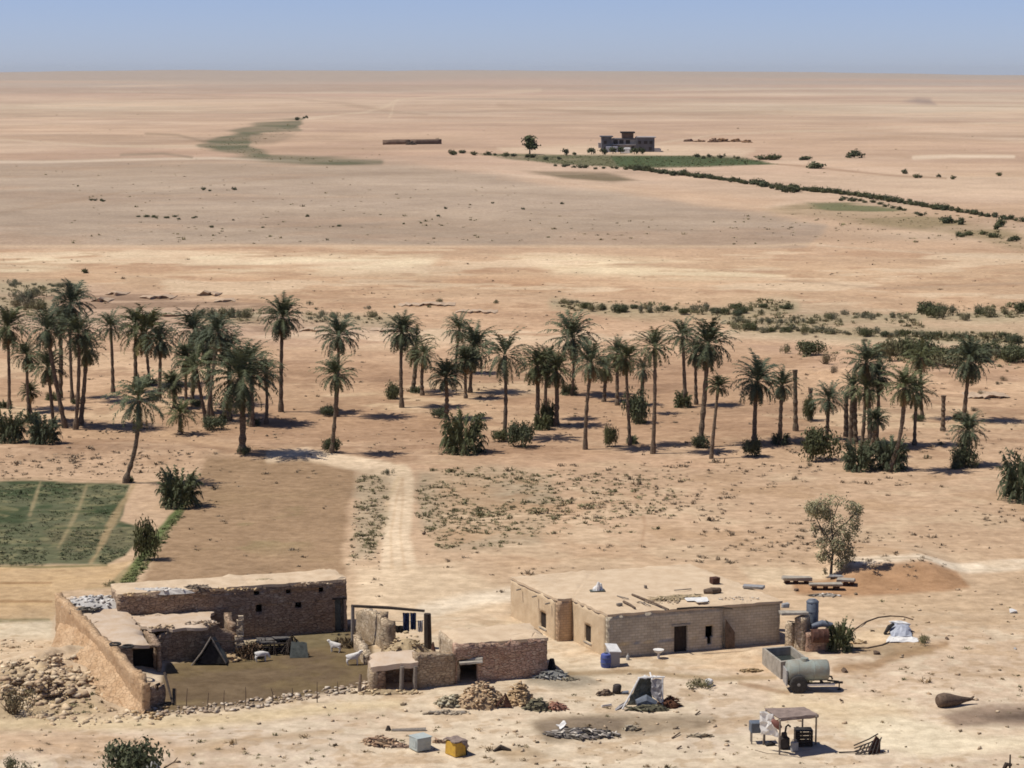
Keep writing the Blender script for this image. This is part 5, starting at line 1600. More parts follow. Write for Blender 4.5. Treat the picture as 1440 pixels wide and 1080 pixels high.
def compound():
    # ---- back building, long and narrow, doors and small holes in its front
    zT = 3.35
    B = G(488, 887); zB = on_wall(B, B + Vector((-1, -.25, 0)), 487, 817)[1]
    zT = B.z + (zB - B.z)
    Lf = Z(165, 838, zT); A_ = Vector((Lf.x, Lf.y, 0)); B_ = Vector((B.x, B.y, 0))
    d = (B_ - A_).normalized(); n = Vector((d.y, -d.x, 0)); s = -n
    bk = Z(487, 802, zT); dep = max(2.4, min(4.0, (Vector((bk.x, bk.y, 0)) - B_).dot(s)))
    print('COMP', zT, (B_ - A_).length, dep)
    o = empty('stone_barn', B); tag(o, 'long low brown stone building with flat earth roof at the back of the ruined yard', 'building'); L = o.location
    ops = []
    dr = op_px(A_, B_, 471, 484, 843, 884); dr = (dr[0], dr[1], B.z - .4, dr[3]); ops.append(dr)
    for (x0, x1, y0, y1) in ((360, 369, 850, 861), (415, 424, 847, 855), (357, 365, 831, 837), (402, 409, 829, 835), (448, 455, 826, 833)):
        ops.append(op_px(A_, B_, x0, x1, y0, y1))
    wall('front_wall', A_, B_, zT, zT, M['brown_stone'], o, .5, ops, jit=.05, topj=.13, loc=L)
    wall('end_wall', B_ + s * .48, B_ + s * dep, zT, zT, M['pale_stone'], o, .45, jit=.04, loc=L)
    wall('back_wall', B_ + s * dep, A_ + s * dep, zT, zT, M['brown_stone'], o, .45, jit=.04, loc=L)
    wall('end_wall', A_ + s * dep, A_ + s * .48, zT, zT, M['brown_stone'], o, .45, jit=.04, loc=L)
    roof_slab('roof', [(A_ + n * .0)[:2], (B_)[:2], (B_ + s * dep)[:2], (A_ + s * dep)[:2]], zT + .12, .2, M['earth'], o, jit=.15, over=.04, bulge=.16, loc=L, seed=7)
    door_panel('door_or_shade_panel', A_, B_, dr, M['tarp'], o, .3, .72)
    lintel(A_, B_, dr, M['wood_dark'], o)
    # low dark line of a ledge beam in the wall
    heap('brush_heap', Z(277, 826, zT + .15), .85, .4, .2, 22, [(.14, .11, .09), (.22, .18, .14)], 'small dark heap of sticks on the roof of the brown stone building', 'brush heap', 'scrap', size=.34)
    heap('stone_heap', Z(372, 816, zT + .15), .8, .4, .16, 14, [(.42, .36, .28)], 'few pale stones on the roof of the brown stone building', 'stones', 'stone', size=.22)
    heap('stone_heap', Z(225, 829, zT + .15), 2.2, .5, .14, 30, [(.55, .52, .48), (.62, .58, .53)], 'whitish rubble along the left roof edge of the brown stone building', 'rubble', 'stone', size=.22)
    rs_ = [(.50, .40, .30), (.42, .33, .24), (.34, .26, .19)]
    for (px, py, zz, rx, nst, lb) in ((330, 829, zT + .1, 1.6, 26, 'loose stones along the front roof edge above the left barn windows'), (440, 821, zT + .1, 1.3, 20, 'loose stones on the roof edge above the right barn windows'), (190, 836, zT + .1, .9, 14, 'loose stones on the left roof corner of the barn')):
        heap('stone_scatter', Z(px, py, zz), rx, .35, .1, nst, rs_, lb, 'stones', 'stone', size=.24)
    # ---- lean-to shed in front of its left half
    zS = 2.5
    S0 = Z(213, 886, zS); S1 = Z(334, 871, zS); S0 = Vector((S0.x, S0.y, 0)); S1 = Vector((S1.x, S1.y, 0))
    o2 = empty('stone_shed', G(330, 922)); tag(o2, 'lower brown stone shed with pale earth roof leaning against the long building', 'shed'); L = o2.location
    def ruin(u, LL, z):
        t = u / LL
        return z - .1 - .7 * max(0, (.12 - t) / .12) - .2 * max(0, math.sin(t * 9)) - (.7 * max(0, (t - .72) / .28)) + random.uniform(-.08, .08)
    wall('front_wall', S0, S1, zS, zS, M['brown_stone'], o2, .5, jit=.05, top=ruin, loc=L)
    wall('end_wall', S1 - n * .48, Vector((S1.x, S1.y, 0)) - n * 2.6, zS * .75, zS * .9, M['brown_stone'], o2, .45, jit=.05, topj=.15, loc=L)
    q0 = A_ + d * .3 + n * .05; q1 = A_ + d * max(2.0, (S1 - A_).dot(d) - 1.0) + n * .05
    roof_slab('roof', [(S0 - n * .1)[:2], (S0 + d * (S1 - S0).length * .62 - n * .1)[:2], q1[:2], q0[:2]], zS - .0, .2, M['earth2'], o2, jit=.2, over=.0, bulge=.16, loc=L, zs=[zS + .02, zS - .1, zS - .25, zS - .2], seed=9)
    heap('stone_scatter', Z(285, 876, zS + .02), 1.3, .5, .14, 34, rs_, 'tumbled stones on the right end of the shed roof', 'stones', 'stone', size=.3)
    heap('stone_scatter', Z(228, 882, zS + .04), .9, .4, .12, 22, rs_, 'tumbled stones on the left end of the shed roof', 'stones', 'stone', size=.28)
    heap('rubble_mound', G(318, 928), 1.0, .6, .5, 50, rs_, 'rubble spilled at the right end of the shed wall', 'rubble', 'stone', size=.32)
    # ---- left wing with broken pale roof, and the long sunlit mud wall outside it
    W0 = G(201, 1003); W1t = Z(77, 836, 3.2); W1 = Vector((W1t.x, W1t.y, 0))
    W0 = Vector((W0.x, W0.y, 0)); wd = (W0 - W1).normalized(); LW = (W0 - W1).length
    print('LEFTWALL', LW, W0, W1)
    o3 = empty('mud_wall', Vector((W0.x, W0.y, 0))); tag(o3, 'long sunlit orange mud wall of the ruined yard, slanting down towards the viewer', 'wall'); L = o3.location
    slit = op_px(W1, W0, 78, 84, 890, 906)
    def toplw(u, LL, z):
        t = u / LL; return z + random.uniform(-.09, .09) - .18 * max(0, math.sin(t * 17)) * (t > .3) - (.35 if t > .965 else 0)
    wall('mud_wall_face', W1, W0, 3.25, 2.15, M['mud'], o3, .5, [slit], jit=.05, top=toplw, loc=L)
    foot = [(64, 914), (78, 936), (98, 962), (130, 985), (165, 996), (200, 1006)]
    sv, sf = [], []; nC = 5; nP = 26; rs = random.Random(14)
    for i in range(nP + 1):
        t = i / nP; kf = t * (len(foot) - 1); k0 = min(int(kf), len(foot) - 2); fr = kf - k0
        fp = G(foot[k0][0] * (1 - fr) + foot[k0 + 1][0] * fr, foot[k0][1] * (1 - fr) + foot[k0 + 1][1] * fr)
        wp = W1 + wd * (LW * t) - Vector((wd.y, -wd.x, 0)) * .12; hw = (3.25 - 1.1 * t); wp.z = hw * (.42 + .38 * math.sin(PI * min(1., t * 1.15)) * (.8 + .2 * rs.random()))
        if i in (0, nP): wp.z = .4
        for j in range(nC + 1):
            q = j / nC; p = wp.lerp(fp, q); p.z += -.22 * math.sin(PI * q) + rs.uniform(-.07, .07) * (0 < j < nC); p.x += rs.uniform(-.08, .08); p.y += rs.uniform(-.08, .08)
            if j == nC: p.z -= .35
            sv.append(p - o3.location)
    for i in range(nP):
        for j in range(nC):
            a_ = i * (nC + 1) + j; sf.append((a_, a_ + nC + 1, a_ + nC + 2, a_ + 1))
    MB().add(sv, sf).build('slumped_base', M['mud'], o3)
    # end of the wall: tumbled stones
    wn = Vector((wd.y, -wd.x, 0))
    zW = 2.75
    inner = -wn
    a0 = W1 + inner * .5 + wd * .3; a1 = W1 + wd * (LW * .60) + inner * .5
    R0 = Z(187, 907, 2.45); R1 = Z(160, 836, 2.9)
    R2 = Z(210, 903, 2.45); R3 = Z(186, 862, 2.75)
    b1 = Vector((R0.x, R0.y, 0)); b0 = Vector((R1.x, R1.y, 0))
    o4 = empty('ruined_wing', Vector((a1.x, a1.y, 0))); tag(o4, 'ruined left wing with a broken pale roof behind the orange mud wall', 'building'); L = o4.location
    roof_slab('roof', [a1[:2], R2[:2], R3[:2], b0[:2], a0[:2]], 2.6, .22, M['earth2'], o4, jit=.2, over=.0, bulge=.22, loc=L, zs=[2.35, 2.25, 2.5, 2.85, 3.0], seed=12)
    c1 = G(228, 946); c1 = Vector((c1.x, c1.y, 0)); e0 = a1 + inner * .05
    ef = (c1 - e0).normalized(); xo = [on_wall(e0, c1, q, 925)[0] for q in (187, 222)]
    wall('end_wall', e0, c1, 2.15, 2.15, M['brown_stone'], o4, .45, [(xo[0], xo[1], -1., 1.95)], jit=.05, topj=.1, loc=L)
    c2 = Vector((S0.x, S0.y, 0)) - n * 2.6
    wall('side_wall', c1 - n * .46, c2, 2.1, 2.3, M['brown_stone'], o4, .45, (), jit=.05, topj=.08, loc=L)
    R2 = Vector((c1.x, c1.y, 0)); R3 = c2
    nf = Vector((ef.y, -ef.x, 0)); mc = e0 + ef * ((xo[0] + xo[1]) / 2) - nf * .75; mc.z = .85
    MB().box(mc - L, (xo[1] - xo[0] + .3, .05, 2.3), math.atan2(ef.y, ef.x)).build('opening_shade_panel', M['opening_shade'], o4)  # added panel, makes the wing's opening look deep in shade
    roof_rub = Z(132, 846, 2.95)
    heap('stone_heap', roof_rub, 2.1, 1.7, .28, 80, [(.62, .6, .57), (.52, .48, .43), (.30, .28, .26), (.7, .68, .65)], 'heap of white and grey rubble on the broken left wing roof', 'rubble', 'stone', size=.4)
    heap('scrap_heap', Z(115, 857, 2.95), .9, .4, .2, 20, [(.06, .055, .05), (.14, .12, .10), (.30, .28, .26)], 'dark sticks and scraps at the far edge of the left wing roof', 'scrap heap', 'scrap', size=.4)
    # ring of loops of wire / old tyres on the near roof edge
    for k, (px, py) in enumerate(((162, 907), (180, 910))):
        p = Z(px, py, 2.5); mb = MB()
        mb.tube([p + Vector((.33 * math.cos(a), .33 * math.sin(a), .06)) for a in np.linspace(0, 2 * PI, 15)], .075, 6)
        t = mb.build('old_tyre', M['rubber'], None, True); tag(t, ['worn tyre lying on the near edge of the left wing roof, left one', 'worn tyre lying on the near edge of the left wing roof, right one'][k], 'tyre')
    # inner stub of stone wall behind the end of the mud wall
    p0, p1 = G(206, 1001), G(232, 988); o5 = wall('stone_wall', p0, p1, 1.7, .5, M['brown_stone'], None, .4, jit=.08, topj=.25); tag(o5, 'crumbling brown stone wall end at the near corner of the yard', 'wall')
    m = p1 - p0; m.z = 0
    a, b = G(232, 968), G(243, 992); t = MB().tube([a + Vector((0, 0, 1.0)), b + Vector((0, 0, .1))], [.09, .07], 6).build('wooden_pole', M['wood_dark']); tag(t, 'dark pole leaning against the crumbling wall end', 'pole')
    # rough stone row along the open front of the yard and stakes in it
    r = np.random.default_rng(9)
    line = [(214, 1004), (260, 1000), (320, 996), (380, 988), (440, 978), (490, 970), (524, 964)]
    poly = [(x, y - 7) for x, y in line] + [(x, y + 5) for x, y in reversed(line)]
    M['stones']('yard_edge_stones', [(poly, 300)], .12, .48, [(.50, .40, .29), (.42, .32, .22), (.55, .47, .37), (.30, .23, .17)], 'tumbled row of pale stones along the open front of the yard', .8, .2, exp=1.3)
    rr = random.Random(5)
    for i, (x, y, h) in enumerate(((247, 992, 24), (262, 997, 30), (292, 997, 24), (316, 998, 28), (345, 995, 30), (383, 985, 18), (412, 981, 14), (446, 988, 30), (476, 976, 18))):
        b = G(x, y); k = ppm(b); hh = h / k
        t = MB().tube([b - Vector((0, 0, .2)), b + Vector((rr.uniform(-.05, .05), 0, hh * .5)), b + Vector((rr.uniform(-.1, .1), 0, hh))], [.035, .03, .02], 6).build('fence_stake', M['wood']); tag(t, 'thin wooden stake standing in the stone row of the yard', 'stake', 'stakes along the stone row of the yard')
    # A-shaped dark tent
    c = G(293, 936); t = empty('small_tent', c); tag(t, 'small dark sackcloth tent shaped like an A in the yard', 'tent')
    k = 1 / ppm(c)
    ap0, ap1 = Vector((4 * k, .2, 38 * k)), Vector((6 * k, 1.5, 34 * k))
    mb = MB(); l0, l1, r0, r1 = Vector((-22 * k, -.1, 0)), Vector((-18 * k, 1.6, 0)), Vector((25 * k, 0, .15)), Vector((25 * k, 1.6, .15))
    for (p, q, u, v) in ((l0, ap0, ap1, l1), (ap0, r0, r1, ap1)):
        m1, m2 = (p + q) / 2 - Vector((0, 0, .08)), (v + u) / 2 - Vector((0, 0, .08))
        w = Vector((0, 0, -.03))
        mb.add([p, m1, q, u, m2, v, p + w, m1 + w, q + w, u + w, m2 + w, v + w], [(0, 1, 4, 5), (1, 2, 3, 4), (6, 11, 10, 7), (7, 10, 9, 8), (0, 6, 7, 1), (1, 7, 8, 2), (2, 8, 9, 3), (3, 9, 10, 4), (4, 10, 11, 5), (5, 11, 6, 0)])
    mb.build('tent_cloth', M['tarp'], t); mb = MB().tube([ap0 + Vector((0, -.03, .12)), (ap0 + l0) / 2, l0 + Vector((-.1, -.1, 0))], .05, 6).tube([ap0 + Vector((0, -.03, .1)), r0], .045, 6); mb.build('frame_pole', M['wood_grey'], t)
    MB().add([Vector((-16 * k, .12, .02)), Vector((4 * k, .28, 33 * k)), Vector((24 * k, .12, .1)), Vector((4 * k, .9, .02))], [(0, 1, 2), (0, 3, 1), (1, 3, 2)]).build('flap', M['darkcloth'], t)
    a = V(299, 902, c.y + .6); b = V(338, 902, c.y + 1.2); t = MB().tube([a, b], .05, 6).build('wooden_pole', M['wood_dark']); tag(t, 'dark horizontal pole between the small tent and the pale pillar', 'pole')
    # pale broken pillar
    c = G(336, 921); k = 1 / ppm(c); t = MB()
    z = 0; rr = random.Random(8)
    while z < 52 * k:
        h = rr.uniform(.18, .34); w = .62 * (1 - .45 * z / (52 * k)); t.box(c + Vector((rr.uniform(-.06, .06) + .06 * z, rr.uniform(-.06, .06), z + h / 2)), (w, w * .8, h * .97), rr.uniform(-.25, .25), jit=.05); z += h
    t = t.build('stone_pillar', M['pale_stone']); tag(t, 'pale broken stone pillar standing alone before the long building', 'pillar')
    # brush pens
    c = G(352, 924); heap('brush_heap', c, .9, .7, .85, 60, [(.10, .07, .05), (.16, .11, .08), (.06, .045, .035)], 'dark brown brush heap just right of the pale pillar', 'brush heap', 'tuft', size=.42)
    c = G(385, 920); t = empty('brush_pen', c); tag(t, 'low dark animal pen of piled brush and sheets in the yard', 'animal pen'); k = 1 / ppm(c)
    mb = MB()
    for i in range(26):
        x = -24 + i * 2.1; y = rr.uniform(-.4, .9)
        mb.tube([Vector((x * k, y, -.05)), Vector(((x + rr.uniform(-5, 5)) * k, y + rr.uniform(-.2, .3), (14 + rr.uniform(-4, 9)) * k))], [.07, .03], 5)
    for i in range(9): mb.tube([Vector((-26 * k, rr.uniform(-.3, .6), (6 + i * 1.4) * k)), Vector((26 * k, rr.uniform(-.3, .6), (8 + i * 1.4) * k))], .06, 5)
    mb.build('wattle', M['wood_dark'], t)
    mb = MB(); mb.box(Vector((-8 * k, .5, 17 * k)), (1.5, 1.1, .1), .1, .08, jit=.08).box(Vector((10 * k, .6, 20 * k)), (1.0, 1.0, .1), .3, -.1, jit=.08); mb.build('pen_roof', M['ash'], t)
    c = G(414, 921); t = empty('brush_shelter', c); tag(t, 'dark peaked brush shelter with hanging cloths at the right of the pen', 'shelter'); k = 1 / ppm(c)
    mb = MB()
    for i in range(34):
        x = rr.uniform(-16, 16); z = (30 - abs(x + 2) * 1.05) * k
        mb.tube([Vector((x * k + rr.uniform(-.3, .3), rr.uniform(-.5, .7), z * rr.uniform(0, .6))), Vector((x * k * .55 - 2 * k, rr.uniform(-.3, .5), z + rr.uniform(-.1, .15)))], [.06, .025], 5)
    mb.build('brush', M['wood_dark'], t)
    for (x, w) in ((-3, .5), (5, .45), (11, .35)):
        MB().add([Vector((x * k, -.5, 22 * k)), Vector((x * k + w, -.45, 20 * k)), Vector((x * k + w * 1.4, -.8, 0.02)), Vector((x * k - .1, -.85, .02)), Vector((x * k, -.47, 22 * k)), Vector((x * k + w, -.42, 20 * k)), Vector((x * k + w * 1.4, -.76, 0.02)), Vector((x * k - .1, -.81, .02))], [(0, 1, 2, 3), (7, 6, 5, 4), (0, 4, 5, 1), (1, 5, 6, 2), (2, 6, 7, 3), (3, 7, 4, 0)]).build('cloth', M['tarp'], t)
    heap('brush_heap', G(485, 909), 1.1, .6, .5, 40, [(.09, .07, .05), (.15, .12, .09)], 'low dark brush heap behind the white goats by the right yard wall', 'brush heap', 'tuft', size=.35)


def ruins():
    """broken rooms in the centre: open beam, stub walls, low hut, stone room"""
    rr = random.Random(12)
    # right stone room
    A_ = G(640, 962); B_ = G(770, 951); A_ = Vector((A_.x, A_.y, 0)); B_ = Vector((B_.x, B_.y, 0))
    d = (B_ - A_).normalized(); n = Vector((d.y, -d.x, 0)); s = -n
    zT = on_wall(A_, B_, 700, 903)[1]
    bk = Z(770, 876, zT); dep = max(2.5, min(6.5, (Vector((bk.x, bk.y, 0)) - B_).dot(s)))
    print('ROOM', zT, dep, (B_ - A_).length)
    o = empty('stone_room', B_); tag(o, 'reddish stone room with a sandy flat roof in the middle of the ruins', 'building'); L = o.location
    gap = op_px(A_, B_, 642, 672, 927, 966); gap = (max(.15, gap[0]), gap[1], -1., gap[3])
    def tp(u, LL, z): return z - (.25 * (1 - u / 1.2) if u < 1.2 else 0) + random.uniform(-.07, .07)
    wall('front_wall', A_, B_, zT, zT, M['red_stone'], o, .5, [gap], jit=.05, topj=.09, loc=L)
    wall('end_wall', B_ + s * .48, B_ + s * dep, zT, zT, M['brown_stone'], o, .45, jit=.05, topj=.08, loc=L)
    wall('back_wall', B_ + s * dep, A_ + s * dep, zT, zT, M['pale_stone'], o, .45, jit=.05, loc=L)
    wall('end_wall', A_ + s * dep, A_ + s * .48, zT, zT, M['pale_stone'], o, .45, jit=.05, loc=L)
    roof_slab('roof', [A_[:2], B_[:2], (B_ + s * dep)[:2], (A_ + s * dep)[:2]], zT + .06, .2, M['earth'], o, jit=.12, over=-.06, bulge=.22, loc=L, seed=21)
    t = MB().box(V(662, 931, A_.y + .1), (1.5, .5, .14), .2, jit=.05).build('stone_slab', M['concrete'], bevel=.02); tag(t, 'pale grey slab bridging the dark gap in the ruins', 'slab')
    t = MB().box(V(668, 926, A_.y + .5), (1.0, .5, .16), -.1, jit=.05).build('stone_slab', M['concrete'], bevel=.02); tag(t, 'smaller pale slab lying behind the slab over the dark gap', 'slab')
    # low front wall between hut and gap
    p0, p1 = G(585, 969), G(640, 963); o = wall('stone_wall', p0, p1, on_wall(p0, p1, 585, 919)[1], on_wall(p0, p1, 638, 922)[1], M['pale_stone_b'], None, .6, jit=.06, topj=.1); tag(o, 'tan stone wall between the low hut and the dark gap', 'wall')
    # hut with thick earth roof on posts
    A2 = G(520, 972); B2 = G(585, 970); A2 = Vector((A2.x, A2.y, 0)); B2 = Vector((B2.x, B2.y, 0)); d = (B2 - A2).normalized(); n = Vector((d.y, -d.x, 0)); s = -n
    o = empty('low_hut', A2); tag(o, 'low open fronted hut with thick earth roof and grey props', 'hut'); L = o.location
    z0 = on_wall(A2, B2, 550, 940)[1]
    roof_slab('roof', [A2[:2], (B2 + d * .1)[:2], (B2 + s * 2.2)[:2], (A2 + s * 2.4 + d * .3)[:2]], z0 + .3, .34, M['earth2'], o, jit=.14, over=.05, bulge=.25, loc=L, seed=31, zs=[z0 + .12, z0 + .38, z0 + .6, z0 + .4])
    wall('side_wall', A2 + s * 2.3, A2 + d * .0, z0 * .9, z0 * .95, M['pale_stone'], o, .5, jit=.06, topj=.12, loc=L)
    wall('front_wall', A2 + n * -.1, A2 + d * ((B2 - A2).length * .34), z0 * .8, z0 * .95, M['brown_stone'], o, .5, jit=.07, topj=.15, loc=L)
    wall('back_wall', B2 + s * 2.2, A2 + s * 2.3, z0, z0, M['brown_stone'], o, .4, jit=.05, loc=L)
    for q in (.68, .97):
        p = A2 + d * ((B2 - A2).length * q) + n * .05
        MB().tube([p - L + Vector((0, 0, -.2)), p - L + Vector((.06, 0, z0 + .1))], [.15, .13], 8).build('post', M['wood_grey'], o)
    t = MB().tube([G(505, 973) + Vector((0, 0, -.2)), G(507, 968) + Vector((0, 0, .9))], [.12, .09], 7).build('wooden_pole', M['wood']); tag(t, 'short leaning stump at the left corner of the low hut', 'post')
    # stones round it
    heap('stone_heap', G(545, 975), 2.3, .45, .3, 46, [(.50, .42, .32), (.42, .33, .24), (.30, .24, .18)], 'scatter of stones at the foot of the low hut', 'stones', 'stone', size=.34)
    # tumbled gable behind
    c = G(572, 930); k = 1 / ppm(c)
    t = heap('rubble_mound', c, 46 * k, 1.7, 42 * k, 150, [(.46, .37, .25), (.40, .31, .21), (.50, .42, .30), (.33, .26, .18)], 'sandy heap of fallen masonry behind the low hut', 'rubble', 'stone', size=.34)
    # standing jamb and stub walls
    p0, p1 = G(536, 918), G(551, 920); zz = on_wall(p0, p1, 543, 873)[1]
    o = wall('stone_wall', p0, p1, zz, zz * .93, M['pale_stone_b'], None, .55, jit=.06, topj=.18); tag(o, 'narrow standing stone jamb in the centre of the ruins', 'wall')
    p0, p1 = G(500, 893), G(537, 913); z1, z2 = on_wall(p0, p1, 498, 857)[1], on_wall(p0, p1, 540, 862)[1]
    o = wall('stone_wall', p0, p1, z1, z2, M['pale_stone'], None, .5, jit=.06, topj=.15, top=lambda u, LL, z: z + random.uniform(-.15, .1)); tag(o, 'pale broken wall under the long dark beam', 'wall')
    p0, p1 = G(512, 935), G(497, 912); o = wall('stone_wall', p1, p0, 1.0, .8, M['pale_stone'], None, .5, jit=.07, topj=.2); tag(o, 'low crumbled wall closing the right side of the yard', 'wall')
    # beam on posts with clothes hung
    a = G(497, 909); b = G(602, 912)
    za = V(494, 852, a.y); zb = V(597, 859, b.y)
    o = empty('beam_frame', a); tag(o, 'long dark wooden beam carried on posts above the broken walls', 'beam'); L = o.location
    MB().tube([za - L, (za + zb) / 2 - L + Vector((0, 0, .05)), zb - L], [.10, .11, .09], 7).build('beam', M['wood_dark'], o)
    MB().tube([a - L + Vector((-.05, -.1, -.2)), za - L + Vector((.1, 0, .05))], [.15, .12], 7).build('post', M['wood_grey'], o)
    MB().tube([b - L + Vector((.0, 0, -.2)), V(601, 863, b.y) - L], [.27, .24], 8).build('post', M['wood_dark'], o)
    pa, pb = V(548, 873, b.y - .2), V(600, 872, b.y)
    t = MB().tube([pa, (pa + pb) / 2 - Vector((0, 0, .1)), pb], .018, 5).build('clothes_line', M['wood_grey']); tag(t, 'thin line with clothes between the jamb and the dark post', 'clothes line')
    def garment(px, py, w, h, mat, label):
        p = V(px, py, b.y - .15); k = 1 / ppm(p); mb = MB(); nx = 7; V0 = []
        for sd in (0, 1):
            for i in range(nx):
                for j in range(5):
                    x = (i / (nx - 1) - .5) * w * k * (1 + .1 * (j == 0)); z = -j / 4 * h * k
                    V0.append(p + Vector((x, .06 * math.sin(i * 1.9 + j) + sd * .05, z + .05 * math.sin(i * 2.3) * (j == 4))))
        fs = []
        for sd in (0, 1):
            o_ = sd * nx * 5
            for i in range(nx - 1):
                for j in range(4):
                    q = (o_ + i * 5 + j, o_ + i * 5 + j + 1, o_ + (i + 1) * 5 + j + 1, o_ + (i + 1) * 5 + j); fs.append(q if sd == 0 else q[::-1])
        t = mb.add(V0, fs).build('hanging_cloth', M[mat], None, True); tag(t, label, 'cloth', 'clothes on the line')
    garment(571, 862, 9, 27, 'navy', 'dark navy garment on the line, left and longest')
    garment(581, 862, 8, 24, 'navy', 'navy garment on the line beside the longest one')
    garment(561, 880, 11, 10, 'darkcloth', 'short black cloth hanging low left of the navy garments')
    garment(591, 873, 7, 16, 'farlight', 'pale cloth on the line next to the dark post')
    t = MB().tube([G(609, 919) + Vector((0, 0, -.1)), G(609, 918) + Vector((0, 0, .75))], [.24, .05], 7).build('stone_cairn', M['rust']); tag(t, 'small dark pointed stump on the sand right of the dark post', 'stump')
    # rubble piles in front
    rb = [(.36, .275, .215), (.43, .335, .265), (.28, .21, .16), (.48, .39, .31)]
    heap('brick_heap', G(677, 988), 1.7, 1.2, 1.4, 260, rb, 'wide heap of dull reddish broken bricks before the stone room', 'rubble heap', 'stone', size=.3)
    heap('brick_heap', G(731, 987), 1.0, .9, 1.35, 140, rb, 'smaller heap of dull reddish bricks right of the wide brick heap', 'rubble heap', 'stone', size=.3)
    c = G(708, 996); t = MB(); k = 1 / ppm(c); t.tube([c + Vector((-12 * k, 0, 0)), c + Vector((3 * k, 0, 20 * k))], .06, 6).tube([c + Vector((12 * k, 0, .0)), c + Vector((2 * k, .1, 21 * k))], .06, 6).add([c + Vector((-2 * k, .1, 0)), c + Vector((11 * k, .1, 0)), c + Vector((3 * k, .2, 17 * k)), c + Vector((5 * k, .7, 0))], [(0, 1, 2), (0, 2, 3), (1, 3, 2), (0, 3, 1)]); t = t.build('crossed_sticks', M['rust']); tag(t, 'two crossed sticks over a dark opening between the brick heaps', 'sticks')
    heap('rag_heap', G(757, 997), .85, .6, .75, 70, [(.13, .13, .11), (.20, .19, .16), (.09, .085, .07)], 'grey green rag heap right of the brick heaps', 'rag heap', 'scrap', size=.32)
    heap('rag_heap', G(783, 997), .7, .45, .55, 40, [(.30, .15, .12), (.20, .09, .07), (.36, .22, .18)], 'small reddish rag heap at the right end of the heaps', 'rag heap', 'scrap', size=.3)
    heap('stone_heap', G(636, 990), 1.1, .8, .7, 70, [(.36, .34, .29), (.28, .25, .20), (.42, .40, .35), (.16, .14, .11)], 'grey stone heap below the dark gap in the ruins', 'stone heap', 'stone', size=.36)
    heap('stone_heap', G(630, 1003), 1.5, .35, .2, 40, [(.40, .34, .26), (.33, .27, .20)], 'low line of stones below the grey stone heap', 'stone heap', 'stone', size=.28)
    heap('ash_heap', G(776, 953), 1.3, .6, .6, 60, [(.24, .24, .22), (.33, .32, .30), (.14, .14, .13)], 'blue grey ash and scrap heap at the corner of the stone room', 'ash heap', 'scrap', size=.3)
    heap('ash_heap', G(800, 956), .6, .35, .22, 26, [(.30, .28, .25), (.13, .12, .11)], 'small scatter of scraps right of the blue grey ash heap', 'scraps', 'scrap', size=.22)
    t = MB().tube([G(776, 941) + Vector((0, 0, .0)), G(776, 941) + Vector((0, 0, .7))], [.3, .15], 8).build('dark_sack', M['darkcloth'], None, True); tag(t, 'black sack behind the blue grey ash heap', 'sack')
    # big rubble slope at the left
    rc = [(.52, .41, .29), (.46, .36, .25), (.57, .47, .35), (.36, .27, .19)]
    M['stones']('rubble_slope', [([(0, 905), (70, 898), (130, 935), (190, 990), (195, 1012), (90, 1014), (0, 1010)], 800), ([(0, 900), (60, 900), (140, 960), (60, 990), (0, 970)], 480), ([(60, 995), (215, 1000), (215, 1020), (60, 1020)], 70)], .10, .85, rc, 'tumbled stones covering the slope outside the orange mud wall', .75, .62, clump=True, exp=2.3)
    M['stones']('corner_stones', [([(185, 985), (235, 985), (238, 1012), (180, 1012)], 70)], .15, .5, [(.45, .36, .26), (.38, .29, .2), (.3, .22, .16)], 'fallen stones at the near end of the orange mud wall', .8, .2)


